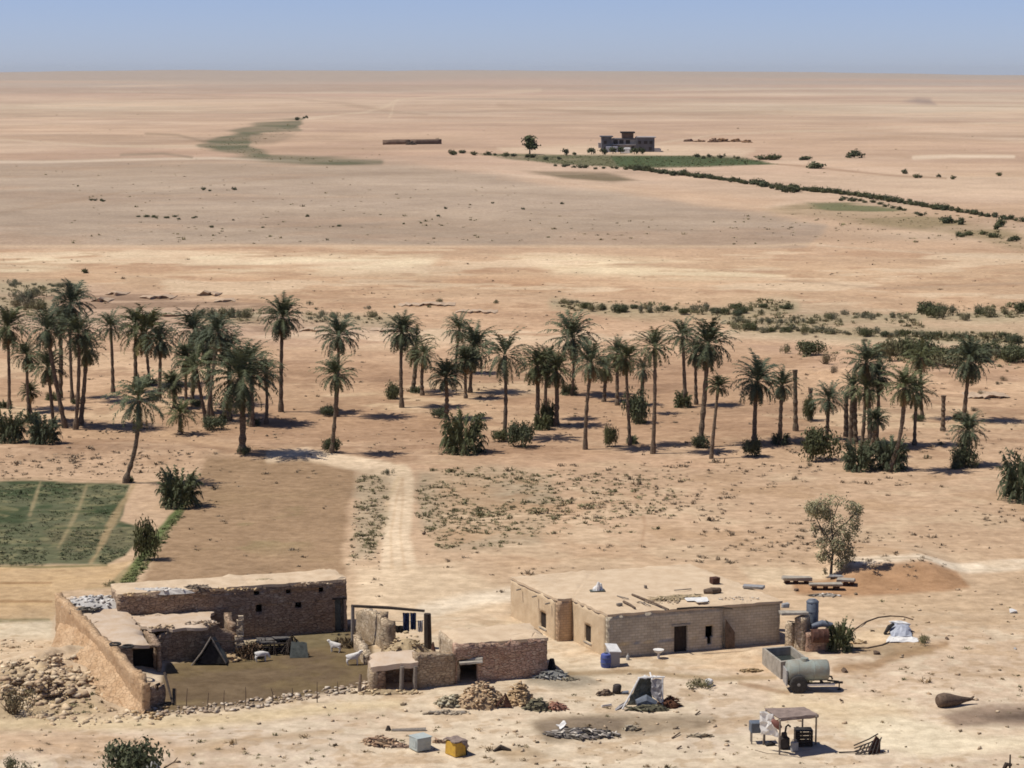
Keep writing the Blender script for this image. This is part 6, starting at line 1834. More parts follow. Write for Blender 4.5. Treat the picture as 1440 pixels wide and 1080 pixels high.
def far_buildings():
    # two storey house far across the plain
    c = G(882, 213.5); k = 1 / ppm(c); o = empty('far_house', c); tag(o, 'dark grey two storey villa with a roof turret far across the plain', 'house')
    def blk(name, x0, x1, y0, y1, d0, d1, mat, par=o):
        return MB().box(((x0 + x1) / 2 * k, (d0 + d1) / 2, (y0 + y1) / 2 * k * .86), ((x1 - x0) * k, d1 - d0, (y1 - y0) * k * .86)).build(name, M[mat], par)
    blk('left_block', -36, -22, -1, 24, -1, 9, 'farwall'); blk('main_block', -22, 12, -1, 20, 1.5, 11, 'farlight')
    rb = blk('right_block', 12.05, 38, -1, 23, -2, 9, 'farwall')
    blk('roof', -38, -20, 24.1, 25.6, -2, 10, 'farwall'); blk('roof', -19.9, 13, 20.1, 21.4, .6, 11.5, 'farwall'); blk('roof', 13.1, 40, 23.1, 24.4, -2.5, 9.5, 'farlight'); tw = blk('turret', -7, 9, 21.5, 30, 2, 8, 'farbrown')
    blk('turret_roof', -9, 11, 30.1, 32.5, 1, 9, 'darkmetal', o); blk('porch', -30, -14, -1, 9, -5, -1.2, 'bluesheet'); blk('terrace', 38.1, 47, -1, 5, -3, 8, 'farlight')
    for (x0, x1, y0, y1) in ((-19, -13, 13, 19), (-11, -5, 13, 19), (-2, 4, 13, 19), (-18, -10, 2, 8), (6, 10, 2, 9)): blk('window', x0, x1, y0, y1, 1.3, 1.6, 'darkmetal')
    for (x0, x1, y0, y1) in ((15, 19, 13, 18), (23, 28, 13, 18), (31, 35, 13, 18), (16, 20, 3, 8), (30, 34, 3, 8)): blk('window', x0, x1, y0, y1, -2.2, -1.9, 'darkmetal')
    for (x0, x1, y0, y1) in ((-33, -29, 13, 18), (-33, -28, 3, 8)): blk('window', x0, x1, y0, y1, -1.2, -.9, 'darkmetal')
    blk('balcony', -22, 12, 11, 12.3, -.5, 1.4, 'farlight')
    p = G(881, 215.5); t = MB().box(p + Vector((0, 0, 1.0)), (5.5, 2.2, 2.0), 0, taper=.8).box(p + Vector((.4, 0, 2.35)), (3.6, 1.9, .7), 0, taper=.75).build('white_van', M['white'], bevel=.15); tag(t, 'white vehicle parked in front of the far grey villa', 'vehicle')
    p = G(846, 208); t = MB().box(p + Vector((0, 0, 1.2)), (3.4, 3, 2.4)).box(p + Vector((0, 0, 2.5)), (3.8, 3.4, .2)).build('small_shed', M['farlight']); tag(t, 'small pale shed at the left corner of the far villa', 'shed')
    # long low wall
    a, b = G(539, 203), G(577, 203)
    def lw(a, b, h, label, mat):
        o = wall('long_wall', a, b, a.z + h, b.z + h, M[mat], None, 4.5, cell=2.5, jit=.05, topj=.15); tag(o, label, 'long shed')
    lw(G(538, 203.5), G(576, 203), 2.5, 'left half of a long low brown building on the far plain', 'farbrown')
    lw(G(581, 203), G(621, 202.5), 2.5, 'right half of a long low brown building, gapped from its left half', 'farbrown')
    heap('stone_heap', G(578, 203.5), 3, 2, 1.6, 30, [(.12, .09, .07)], 'dark heap in the gap of the long far building', 'heap', 'stone', size=1.6)
    for i, (x, y, w, h) in enumerate(((968, 199, 4, 2.2), (984, 199.5, 4.5, 1.6), (1004, 200, 5, 3), (1016, 199.5, 6, 3.4), (1034, 199.5, 6, 2.6), (1051, 200.5, 5, 2))):
        heap('far_heap', G(x, y), w * .7, 2, h * .8, 26, [(.22, .14, .11), (.16, .10, .08), (.27, .19, .14)], 'brown ruin heap in the row right of the far villa', 'ruin heap', 'stone', size=1.6)['group'] = 'ruin heaps right of the far villa'
    # eroded ledges on the wadi
    rr = random.Random(4)
    for (x0, x1, y, h) in ((148, 178, 415, .55), (128, 152, 424, .7), (196, 245, 420, .6), (276, 308, 416, .8), (178, 262, 444, .45), (300, 330, 424, .4), (560, 640, 430, .35), (520, 590, 466, .35), (420, 470, 466, .4), (640, 700, 440, .3), (60, 130, 452, .4), (1360, 1420, 560, .35)):
        n = max(4, int((x1 - x0) / 5)); mb = MB(); top = []; 
        for i in range(n + 1):
            t = i / n; x = x0 + (x1 - x0) * t; yy = y + rr.uniform(-1.2, 1.2)
            p = G(x, yy); e = h * (.25 + .75 * math.sin(PI * min(1, max(0, t)))) * rr.uniform(.7, 1.2)
            top.append((p, e))
        vs = []; fs = []
        for p, e in top:
            vs += [p + Vector((0, .35, -.3)), p + Vector((rr.uniform(-.2, .2), -.25, e * .55)), p + Vector((0, -.45 + rr.uniform(-.2, .2), e)), p + Vector((0, .5, e * 1.08)), p + Vector((0, 3.5, e * .7)), p + Vector((0, 9, -.3))]
        for i in range(len(top) - 1):
            for j in range(5): fs.append((i * 6 + j, (i + 1) * 6 + j, (i + 1) * 6 + j + 1, i * 6 + j + 1))
        fs.append(tuple(range(5, -1, -1))); fs.append(tuple((len(top) - 1) * 6 + j for j in range(6)))
        o = mb.add(vs, fs).build('eroded_ledge', M['ledge']); tag(o, 'low eroded earth ledge on the dry wadi bank', 'ledge', kind='structure')
# ------------------------------------------------------------------ things in the yard
def goat_mesh(seed, graze):
    """one continuous body: barrel, neck, head with muzzle and ears, four jointed legs, tail"""
    P = []; E = []; Rr = []
    def v(p, r, parent=None):
        P.append(p); Rr.append(r)
        if parent is not None: E.append((parent, len(P) - 1))
        return len(P) - 1
    pel = v((-.34, 0, .62), .155); mid = v((-.02, 0, .60), .175, pel); che = v((.26, 0, .62), .165, mid)
    if graze:
        n1 = v((.44, 0, .56), .095, che); hd = v((.56, 0, .36), .075, n1); mz = v((.64, 0, .20), .045, hd)
    else:
        n1 = v((.42, 0, .80), .09, che); hd = v((.52, 0, .95), .078, n1); mz = v((.66, 0, .88), .045, hd)
    for s in (-1, 1):
        v((P[hd][0] - .05, s * .13, P[hd][2] - .01), .022, hd)
        a = v((.25, s * .09, .42), .065, che); b = v((.27, s * .10, .24), .042, a); c = v((.25, s * .10, .04), .034, b); v((.29, s * .10, .0), .03, c)
        a = v((-.36, s * .10, .44), .085, pel); b = v((-.44, s * .11, .25), .045, a); c = v((-.38, s * .11, .05), .034, b); v((-.34, s * .11, .0), .03, c)
    v((-.52, 0, .70), .03, pel)
    me = bpy.data.meshes.new('goat_body'); me.from_pydata(P, E, []); o = bpy.data.objects.new('goat_tmp', me); COL.objects.link(o)
    m = o.modifiers.new('s', 'SKIN'); 
    Rr = [q * 1.22 for q in Rr]
    for i, r in enumerate(Rr): me.skin_vertices[0].data[i].radius = (r, r)
    me.skin_vertices[0].data[0].use_root = True
    o.modifiers.new('u', 'SUBSURF').levels = 2
    dg = bpy.context.evaluated_depsgraph_get(); dg.update()
    out = bpy.data.meshes.new_from_object(o.evaluated_get(dg)); bpy.data.objects.remove(o)
    out.materials.clear(); out.materials.append(M['wool'])
    for p in out.polygons: p.use_smooth = True
    return out


def lathe(prof, n=20):
    """(radius, x) profile turned about the X axis"""
    vs = []; fs = []
    for r, x in prof:
        for k in range(n):
            a = 2 * PI * k / n; vs.append(Vector((x, r * math.cos(a), r * math.sin(a))))
    for i in range(len(prof) - 1):
        for k in range(n): fs.append((i * n + k, i * n + (k + 1) % n, (i + 1) * n + (k + 1) % n, (i + 1) * n + k))
    fs.append(tuple(range(n - 1, -1, -1))); fs.append(tuple((len(prof) - 1) * n + k for k in range(n)))
    return vs, fs


def sheet(corners, nx, ny, sag, seed, th=.03, nz=.06):
    """crumpled cloth between four corners"""
    r = random.Random(seed); A_, B_, C_, D_ = [Vector(c) for c in corners]; vs = []; fs = []
    for s in (0, 1):
        for i in range(nx + 1):
            for j in range(ny + 1):
                u, w = i / nx, j / ny
                p = A_.lerp(B_, u).lerp(D_.lerp(C_, u), w)
                r2 = random.Random(seed * 1000 + i * 50 + j)
                e = 4 * u * (1 - u) * 4 * w * (1 - w)
                p = p + Vector((r2.uniform(-nz, nz), r2.uniform(-nz, nz), -sag * e + r2.uniform(-nz, nz) * 1.1)); p.z -= s * th
                vs.append(p)
    N = (nx + 1) * (ny + 1)
    for s in (0, 1):
        for i in range(nx):
            for j in range(ny):
                q = [s * N + i * (ny + 1) + j, s * N + (i + 1) * (ny + 1) + j, s * N + (i + 1) * (ny + 1) + j + 1, s * N + i * (ny + 1) + j + 1]
                fs.append(tuple(q if s == 0 else q[::-1]))
    ring = [(i, 0) for i in range(nx)] + [(nx, j) for j in range(ny)] + [(i, ny) for i in range(nx, 0, -1)] + [(0, j) for j in range(ny, 0, -1)]
    for k in range(len(ring)):
        a = ring[k][0] * (ny + 1) + ring[k][1]; b = ring[(k + 1) % len(ring)][0] * (ny + 1) + ring[(k + 1) % len(ring)][1]
        fs.append((b, a, a + N, b + N))
    return vs, fs


def yard_things():
    rr = random.Random(21)
    # goats
    g0, g1 = goat_mesh(1, True), goat_mesh(2, False)
    for (px, py, rz, me, s, lb) in ((368, 930, .3, g0, .92, 'white goat in front of the dark brush pen, head down'),
                                    (471, 917, 2.9, g1, .85, 'white goat standing near the brush heap at the back right of the yard'),
                                    (497, 935, .2, g1, .98, 'white goat nearest the low hut, on the right of the yard')):
        o = link('goat', me); o.location = G(px, py); o.rotation_euler = (0, 0, rz); o.scale = (s,) * 3; tag(o, lb, 'goat', 'white goats in the yard')
    # ---- water tank trailer
    b = G(1122, 974); k = 1 / ppm(b)
    o = empty('water_trailer', b, .06); tag(o, 'grey green cylindrical water tank trailer with rubber wheels', 'trailer')
    R_ = .67
    vs, fs = lathe([(.01, -.98), (.40, -.97), (.60, -.93), (R_, -.84), (R_, -.30), (R_ + .018, -.29), (R_ + .018, -.23), (R_, -.22), (R_, .72), (R_ + .018, .73), (R_ + .018, .79), (R_, .80), (R_, 1.62), (.60, 1.70), (.40, 1.75), (.01, 1.76)], 26)
    off = Vector((.30, .55, 1.30))
    tk = MB().add([v + off for v in vs], fs).build('tank', M['tankpaint'], o, True)
    MB().tube([off + Vector((.2, 0, R_ - .03)), off + Vector((.2, 0, R_ + .14))], [.26, .24], 14).build('hatch', M['tankpaint'], tk)
    MB().tube([off + Vector((1.74, .0, -.4)), off + Vector((1.95, 0, -.45)), off + Vector((2.0, 0, -.62))], .06, 7).build('outlet_pipe', M['darkmetal'], tk)
    fr = MB()
    for y in (.05, 1.05): fr.box((.75, y, .56), (2.7, .10, .14))
    for x in (-.5, .6, 1.6): fr.box((x, .55, .585), (.10, .9, .10))
    for x in (-.4, 1.5):
        for y in (.16, .94): fr.box((x, y, .70), (.14, .16, .16))
    fr.box((2.4, .30, .50), (.75, .09, .10), .5).box((2.4, .80, .50), (.75, .09, .10), -.5).box((2.8, .55, .47), (.35, .12, .12))
    fr.build('chassis', M['darkmetal'], o)
    MB().box((1.4, -.06, .50), (1.9, .06, .12)).build('side_rail', M['white'], o)
    MB().box((-.72, .55, .95), (.08, 1.25, 1.0), 0).build('rear_plate', M['steel'], o)
    MB().tube([(2.75, .55, .45), (2.75, .55, .0)], .04, 6).box((2.75, .55, .02), (.22, .22, .03)).build('jack_stand', M['darkmetal'], o)
    for (y, s) in ((-.16, -1), (1.26, 1)):
        tv, tf = lathe([(.34, -.13), (.50, -.135), (.56, -.09), (.575, 0), (.56, .09), (.50, .135), (.34, .13)], 24)
        Mx = Matrix.Translation((.0, y, .575)) @ Matrix.Rotation(PI / 2, 4, 'Z')
        wv, wf = lathe([(.345, -.10), (.34, -.10), (.20, -.07), (.19, -.05), (.10, -.05), (.10, -.13), (.02, -.14), (.02, .05), (.30, .06), (.345, .10)], 20)
        Mr = Mx @ Matrix.Rotation(0 if s > 0 else 0, 4, 'Z')
        w = MB().add([Mx @ v for v in tv], tf).build('wheel', M['rubber'], o, True)
        MB().add([Mx @ Vector((v.x * (-1 if s < 0 else 1), v.y, v.z)) if False else Mx @ Vector((v.x if s < 0 else -v.x, v.y, v.z)) for v in wv], wf).build('rim', M['steel'], w)
    MB().tube([(0, -.05, .575), (0, 1.15, .575)], .06, 8).build('axle', M['darkmetal'], o)
    # ---- concrete trough
    z = 1.15; gz = G(1098, 955).z
    q = [Z(1098, 931, gz + z), Z(1136, 926, gz + z), Z(1113, 908, gz + z), Z(1072, 911, gz + z)]
    o = empty('water_trough', Vector((q[0].x, q[0].y, gz))); tag(o, 'square concrete water trough behind the tank trailer, dark inside', 'trough'); L = o.location
    c = sum(q, Vector()) / 4
    inn = [c + (p - c) * .86 for p in q]
    vs = [p - L for p in q] + [p - L for p in inn] + [Vector((p.x, p.y, gz - .4)) - L for p in q] + [Vector((p.x, p.y, gz + z - .75)) - L for p in inn]
    fs = []
    for i in range(4):
        j = (i + 1) % 4
        fs += [(i, j, 4 + j, 4 + i), (8 + i, 8 + j, j, i), (4 + i, 4 + j, 12 + j, 12 + i)]
    fs.append((12, 13, 14, 15))
    MB().add(vs, fs).build('basin', M['concrete'], o)
    ww = [Vector((p.x, p.y, gz + z - .55)) for p in [c + (p - c) * .875 for p in q]]
    MB().add([p - L for p in ww] + [p - L - Vector((0, 0, .04)) for p in ww], [(0, 1, 2, 3), (7, 6, 5, 4), (0, 4, 5, 1), (1, 5, 6, 2), (2, 6, 7, 3), (3, 7, 4, 0)]).build('water', M['water'], o)
    heap('stone_heap', G(1058, 944), .8, .35, .25, 26, [(.22, .17, .11), (.32, .24, .16)], 'low heap of dark stones left of the concrete trough', 'stones', 'stone', size=.26)
    # ---- stone base, tank and drum right of the house
    p0, p1 = G(1104, 910), G(1116, 912)
    o = wall('stone_wall', p0, p1, on_wall(p0, p1, 1108, 873)[1], on_wall(p0, p1, 1114, 874)[1], M['pale_stone'], None, .5, jit=.04, topj=.1); tag(o, 'narrow pale stone pillar right of the dark gap at the house end', 'wall')
    p0, p1 = G(1117, 914), G(1132, 916); zz = on_wall(p0, p1, 1124, 868)[1]
    o = wall('stone_wall', p0, p1, zz, zz * .95, M['pale_stone'], None, 1.0, jit=.05, topj=.12); tag(o, 'thicker pale stone pillar left of the upright metal tank', 'wall')
    t = MB().box(Z(1116, 862, 2.7), (1.9, .7, .2), .1, jit=.05).build('stone_slab', M['concrete'], bevel=.03); tag(t, 'pale slab roofing the dark gap at the house end', 'slab')
    t = MB().box(Z(1104, 853, 2.95) + Vector((0, 0, .1)), (.5, .4, .3), .3, jit=.06).build('stone_block', M['steel'], bevel=.04); tag(t, 'grey block on the house corner above the dark gap', 'block')
    p0, p1 = G(1134, 917), G(1166, 915)
    o = wall('stone_wall', p0, p1, 1.5, 1.25, M['red_stone'], None, 1.3, jit=.06, topj=.12); tag(o, 'low red stone base under the upright metal tank', 'wall')
    c = Vector((*G(1144, 913)[:2], 0)) + Vector((0, .9, 0)); zb = V(1144, 876, c.y).z; zt = V(1144, 843, c.y).z; r_ = 8.6 / ppm(c)
    o = empty('metal_tank', Vector((c.x, c.y, zb))); tag(o, 'blue grey upright cylindrical metal tank on the stone base', 'tank'); h = zt - zb
    MB().tube([(0, 0, -.35), (0, 0, .0), (0, 0, h * .93), (0, 0, h)], [r_, r_, r_, r_ * .7], 18).build('cylinder', M['slate'], o, True)
    for z in (.12, h * .5, h * .9): MB().tube([(0, 0, z - .03), (0, 0, z + .03)], [r_ * 1.05] * 2, 18).build('hoop', M['slate'], o)
    MB().tube([(0, 0, h), (0, 0, h + .06)], [.15, .15], 10).build('cap', M['steel'], o)
    c = V(1153, 894, G(1150, 916).y - .35); k = 1 / ppm(c)
    o = empty('rusty_drum', c, .1); tag(o, 'rusty dark red drum lying on the stone base by the thorn bush', 'drum')
    vs, fs = lathe([(.42, -.55), (.46, -.54), (.46, -.2), (.475, -.18), (.46, -.16), (.46, .16), (.475, .18), (.46, .2), (.46, .54), (.42, .55)], 18); MB().add(vs, fs).build('drum', M['rust'], o, True)
    p = c + Vector((-.5, .4, .55)); t = MB().tube([p, p + Vector((.7, .1, .18)), p + Vector((1.4, .1, .05))], [.16, .24, .18], 9).build('grey_sack', M['slate'], None, True); tag(t, 'grey sack lying over the top of the rusty drum', 'sack')
    # ---- shade canopy
    c = G(1110, 1056); k = 1 / ppm(c)
    o = empty('shade_canopy', c); tag(o, 'small shade canopy of brown cloth on four thin posts', 'canopy')
    def at(px, py, dy=0.): return V(px, py, c.y + dy) - c
    posts = [(1095, 1062, 1095, 1010, -.3), (1148, 1045, 1147, 1005, 1.1), (1128, 1036, 1127, 1000, 3.0), (1073, 1046, 1075, 1000, 1.6)]
    tops = []
    for (bx, by, tx, ty, d) in ((1096, 1061, 1097, 1011, 0), (1147, 1046, 1148, 1006, 0), (1128, 1037, 1129, 996, 0), (1073, 1047, 1077, 998, 0)):
        g = G(bx, by); top = Z(tx, ty + 1, c.z + 2.25); tops.append(top - c)
        MB().tube([g - c - Vector((0, 0, .15)), top - c], .055, 7).build('post', M['wood_grey'], o)
    zz = c.z + 2.25
    T0, T1, T2, T3 = Z(1097, 1011, zz) - c, Z(1149, 1006, zz - .03) - c, Z(1130, 996, zz + .03) - c, Z(1077, 998, zz) - c
    for a, b in ((T0, T1), (T1, T2), (T2, T3), (T3, T0)): MB().tube([a, b], .04, 6).build('rail', M['wood'], o)
    m = (T0 + T1 + T2 + T3) / 4; ex = [m + (t - m) * 1.06 + Vector((0, 0, .07)) for t in (T0, T1, T2, T3)]
    vs, fs = sheet(ex, 9, 6, .05, 3, .035, .015); MB().add(vs, fs).build('cloth_roof', M['canopy'], o)
    vs, fs = sheet([ex[0] + Vector((0, -.02, .0)), ex[1] + Vector((0, -.02, 0)), ex[1] + Vector((0, -.04, -.14)), ex[0] + Vector((0, -.04, -.16))], 9, 2, 0, 4, .04, .02); MB().add(vs, fs).build('cloth_edge', M['canopy'], o)
    # white sheet hung over the left end
    yl = c.y + .9
    a1, a2, a3, a4 = Z(1068, 1000, zz + .16), Z(1086, 1003, zz + .18), V(1096, 1035, c.y - .55), V(1070, 1030, c.y + .1)
    t = MB().add(*sheet([a1, a2, a3, a4], 5, 7, .1, 8, .1)).build('white_sheet', M['white']); tag(t, 'white sheet draped over the left end of the shade canopy', 'cloth')
    a = V(1092, 1018, c.y - .75); t = MB().tube([a + Vector((-.25, 0, .22)), a + Vector((0, 0, .0)), a + Vector((.22, 0, -.26))], [.12, .22, .14], 9).build('brown_sack', M['redcloth'], None, True); tag(t, 'reddish brown sack hanging under the left canopy corner', 'sack')
    t = MB().tube([V(1096, 1012, c.y - .3), V(1091, 1017, c.y - .75) + Vector((0, 0, .15))], .03, 5).build('rope', M['wood']); tag(t, 'short rope tying the brown sack to the canopy post', 'rope')
    g = G(1066, 1046); o2 = empty('grey_cistern', g); tag(o2, 'grey metal box tank on legs left of the canopy', 'tank')
    zc = V(1066, 1023, g.y).z - g.z
    MB().box((0, .2, zc), (.95, .7, .62), .1).build('box', M['slate'], o2, bevel=.04)
    for x in (-.38, .38):
        for y in (-.05, .45): MB().tube([(x, y, -.1), (x, y, zc - .3)], .04, 6).build('leg', M['wood_grey'], o2)
    # things in the shade
    g = G(1103, 1054); o2 = empty('pump_engine', g); tag(o2, 'dark upright pump engine with a bent pipe under the canopy', 'engine')
    MB().box((0, .2, .35), (.55, .5, .7), .2).build('engine_block', M['darkmetal'], o2, bevel=.04)
    MB().tube([(0, .2, .7), (0, .2, .95)], [.2, .16], 10).build('engine_head', M['darkmetal'], o2)
    MB().tube([(.05, .2, .9), (.1, .2, 1.3), (.22, .2, 1.42), (.36, .2, 1.30)], .06, 7).build('exhaust_pipe', M['darkmetal'], o2)
    vs, fs = lathe([(.26, -.05), (.30, -.05), (.30, .05), (.26, .05)], 16); MB().add([Vector((v.y * 1., v.x - .1, v.z + .42)) for v in vs], fs).build('flywheel', M['darkmetal'], o2)
    g = G(1117, 1057); o2 = empty('jerrycan', g, .2); tag(o2, 'pale grey jerrycan standing before the dark crate under the canopy', 'jerrycan')
    MB().box((0, 0, .3), (.42, .28, .6)).build('can', M['steel'], o2, bevel=.05); MB().tube([(-.12, 0, .6), (-.1, 0, .72), (.1, 0, .72), (.14, 0, .6)], .025, 6).build('handle', M['steel'], o2); MB().tube([(.16, 0, .58), (.18, 0, .68)], .05, 8).build('cap', M['darkmetal'], o2)
    g = G(1131, 1050); o2 = empty('dark_crate', g, .05); tag(o2, 'black slatted crate standing in the shade of the canopy', 'crate')
    for x in (-.44, .44):
        for y in (0, .7): MB().box((x, y, .45), (.07, .07, .95)).build('corner_post', M['wood_dark'], o2)
    mb = MB()
    for z in (.12, .34, .56, .78): mb.box((0, -.05, z), (.92, .03, .17)).box((0, .75, z), (.92, .03, .17)).box((-.49, .35, z), (.03, .72, .17)).box((.49, .35, z), (.03, .72, .17))
    mb.build('slats', M['wood_dark'], o2); MB().box((0, .35, .94), (1.02, .84, .04)).build('lid', M['darkcloth'], o2)
    g = G(1121, 1044); t = MB().tube([g, g + Vector((0, 0, .3)), g + Vector((0, 0, .62)), g + Vector((0, 0, .72))], [.16, .2, .18, .1], 10).tube([g + Vector((0, 0, .72)), g + Vector((0, 0, .95))], [.07, .09], 8).build('dark_churn', M['darkmetal'], None, True); tag(t, 'dark narrow churn between the engine and the black crate', 'churn')
    g = G(1077, 1049); t = MB().tube([g, g + Vector((.3, .1, .12)), g + Vector((.55, .1, .05))], [.12, .16, .1], 8).build('dark_bundle', M['darkcloth'], None, True); tag(t, 'small dark bundle on the sand at the left canopy post', 'bundle')
    t = MB().tube([G(1062, 1055), G(1080, 1060), G(1108, 1061)], .03, 5).build('stick', M['wood']); tag(t, 'thin stick lying on the sand before the canopy', 'stick')
    # ---- scrap frame
    g = G(1218, 1060); k = 1 / ppm(g); o = empty('iron_scrap', g); tag(o, 'tangled brown iron frame lying on the pale ground', 'scrap')
    mb = MB()
    for i in range(6):
        x = (-14 + i * 5.5) * k
        mb.tube([Vector((x, -.2, 0.05)), Vector((x + 7 * k, .1, (9 + i * 2.4) * k)), Vector((x + 10 * k, .6, (6 + i * 2.6) * k))], .04, 5)
    for j in range(4): mb.tube([Vector((-16 * k, -.2 + j * .22, (1 + j * 2.5) * k)), Vector((6 * k, -.1 + j * .2, (6 + j * 4) * k)), Vector((19 * k, .1 + j * .2, (9 + j * 5) * k))], .04, 5)
    mb.tube([Vector((-38 * k, .1, .06)), Vector((-10 * k, .1, .1))], .04, 5)
    mb.build('frame', M['darkmetal'], o)
    MB().add([Vector((4 * k, -.1, .02)), Vector((20 * k, 0, .02)), Vector((21 * k, .3, 18 * k)), Vector((14 * k, .2, 25 * k)), Vector((6 * k, .9, .02)), Vector((18 * k, 1.0, .02))], [(0, 1, 2, 3), (1, 5, 2), (0, 3, 4), (3, 2, 5, 4), (0, 4, 5, 1)]).build('bent_sheet', M['rust'], o)
    # ---- dark log
    a, b = G(1318, 995), G(1368, 990)
    d = b - a; zc = .42
    pts = [a + Vector((0, 0, zc)) + d * t + Vector((0, 0, -.12 * t + .02 * math.sin(t * 9))) for t in (0, .05, .18, .35, .52, .68, .82, .93)]
    t = MB().tube(pts, [.30, .42, .47, .43, .34, .23, .15, .11], 12).tube([pts[-1], pts[-1] + d * .10 + Vector((0, 0, .16))], [.10, .05], 6).tube([pts[-1], pts[-1] + d * .11 + Vector((0, -.1, -.05))], [.09, .04], 6).build('tapering_log', M['wood'], None, True); tag(t, 'dark brown tapering log with forked thin end lying on the sand', 'log')
    # ---- junk stand with sheets
    g = G(915, 996); k = 1 / ppm(g); o = empty('junk_stand', g); tag(o, 'leaning stand of poles hung with pale and grey green sheets', 'junk stand')
    mb = MB(); Pp = lambda x, z, y=0.: Vector((x * k, y, z * k))
    mb.tube([Pp(-40, 0, -.2), Pp(-16, 42, .3)], .055, 6).tube([Pp(17, 0, .2), Pp(17, 42, .3)], .05, 6).tube([Pp(-14, 0, 1.6), Pp(-14, 41, .5)], .05, 6).tube([Pp(-18, 42, .35), Pp(20, 43, .35)], .06, 6).tube([Pp(0, 46, .9), Pp(2, 40, .2)], .05, 6)
    mb.build('poles', M['white'], o)
    MB().add(*sheet([Pp(0, 40, .3), Pp(17, 40, .3), Pp(16, 8, .1), Pp(2, 16, .0)], 5, 6, .12, 31, .04)).build('pale_sheet', M['farlight'], o)
    MB().add(*sheet([Pp(-16, 42, .5), Pp(2, 41, .6), Pp(2, 0, .9), Pp(-32, 0, .7)], 6, 7, .2, 32, .05)).build('tarp', M['tarp'], o)
    MB().add(*sheet([Pp(-12, 42, .3), Pp(17, 44, .4), Pp(14, 40, 1.0), Pp(-10, 40, 1.2)], 6, 3, .05, 33, .05)).build('top_sheet', M['white'], o)
    MB().tube([Pp(-20, 6, .1), Pp(-6, 10, .2), Pp(8, 5, .1)], [.3, .38, .22], 9).build('rolled_cloth', M['slate'], o)
    heap('scrap_heap', G(912, 998), 1.4, .5, .4, 44, [(.10, .10, .085), (.18, .18, .15), (.06, .06, .05)], 'dark scraps piled under the hung sheets of the stand', 'scrap heap', 'scrap', size=.34)
    heap('rag_heap', G(940, 994), .75, .5, .75, 40, [(.09, .045, .035), (.15, .08, .06)], 'dark red brown rag heap at the right of the hung sheets', 'rag heap', 'scrap', size=.34)
    t = MB().add(*sheet([G(840 + 25, 1000) + Vector((0, 0, .02)), G(878, 994) + Vector((0, 0, .1)), G(884, 990) + Vector((0, 0, .3)), G(868, 996) + Vector((0, 0, .15))], 3, 3, 0, 41, .04)).build('pale_rag', M['farlight']); tag(t, 'pale rag on the sand at the left foot of the stand', 'rag')
    t = MB().box(G(853, 994) + Vector((0, 0, .1)), (.7, .12, .1), .5, jit=.02).build('plank', M['white']); tag(t, 'short white plank left of the pale rag', 'plank')
    heap('ash_heap', G(851, 977), .55, .35, .42, 22, [(.20, .16, .13), (.12, .09, .08)], 'small brown heap left of the black can', 'heap', 'stone', size=.28)
    g = G(867, 975); t = MB().tube([g, g + Vector((0, 0, .08)), g + Vector((.05, 0, .5)), g + Vector((.05, 0, .58))], [.22, .27, .27, .2], 12).build('black_can', M['darkmetal'], None, True); tag(t, 'black can standing between the brown heap and the stand', 'can')
    t = MB().tube([G(874, 976) + Vector((0, 0, .08)), G(884, 976) + Vector((0, 0, .12))], [.1, .12], 8).build('dark_rag', M['slate'], None, True); tag(t, 'grey rolled rag lying right of the black can', 'rag')
    g = G(997, 964); t = MB().tube([g, g + Vector((0, 0, .1)), g + Vector((0, 0, .36)), g + Vector((0, 0, .42))], [.22, .28, .26, .18], 12).build('white_bucket', M['white'], None, True); tag(t, 'white bucket beside the weeds in the middle of the yard', 'bucket')
    # ash heap in front
    heap('ash_heap', G(818, 1033), 2.2, .85, .38, 150, [(.20, .185, .19), (.10, .09, .085), (.33, .31, .31), (.06, .052, .05), (.42, .40, .39)], 'long grey heap of ash and scraps on a dark stain in the foreground', 'ash heap', 'scrap', size=.34)
    t = MB().add(*sheet([G(783, 1022) + Vector((0, 0, .1)), G(792, 1022) + Vector((0, 0, .35)), G(797, 1024) + Vector((0, 0, .3)), G(789, 1027) + Vector((0, 0, .1))], 3, 3, 0, 51, .04)).build('white_rag', M['white']); tag(t, 'white rag at the left end of the long ash heap', 'rag')
    heap('ash_heap', G(887, 1026), .5, .3, .32, 20, [(.36, .33, .29), (.10, .08, .06)], 'tiny heap at the right end of the long ash heap', 'heap', 'scrap', size=.28)
    heap('scrap_heap', G(983, 1036), .9, .3, .2, 22, [(.12, .09, .06), (.40, .34, .26)], 'few dark scraps and sticks on the pale sand mid foreground', 'scraps', 'scrap', size=.3)
    for i, (x0, y0, x1, y1, lb) in enumerate(((945, 1039, 956, 1033, 'short dark stick on the sand left of the dark scraps'), (978, 1006, 984, 1003, 'short brown stick below the yard weeds'), (952, 1054, 958, 1052, 'small stick near the bottom edge of the yard'))):
        t = MB().tube([G(x0, y0) + Vector((0, 0, .05)), G(x1, y1) + Vector((0, 0, .12))], .05, 6).build('stick', M['wood']); tag(t, lb, 'stick')
    # ---- boxes in the foreground
    g = G(591, 1054); k = 1 / ppm(g); o = empty('metal_box', g, .55); tag(o, 'grey green metal box with pale lit side in the foreground', 'box')
    MB().box((0, 0, .40), (.95, .95, .80), jit=.03).build('case', M['tankpaint2'], o, bevel=.04)
    MB().box((.02, 0, .82), (1.02, 1.0, .05), .05, jit=.02).build('lid', M['tankpaint2'], o, bevel=.01)
    MB().box((-.49, -.1, .45), (.02, .5, .4)).build('panel', M['tankpaint2'], o)
    g = G(641, 1061); o = empty('yellow_box', g, .62); tag(o, 'yellow metal cabinet with dusty brown top and right side darkened like shade', 'box')
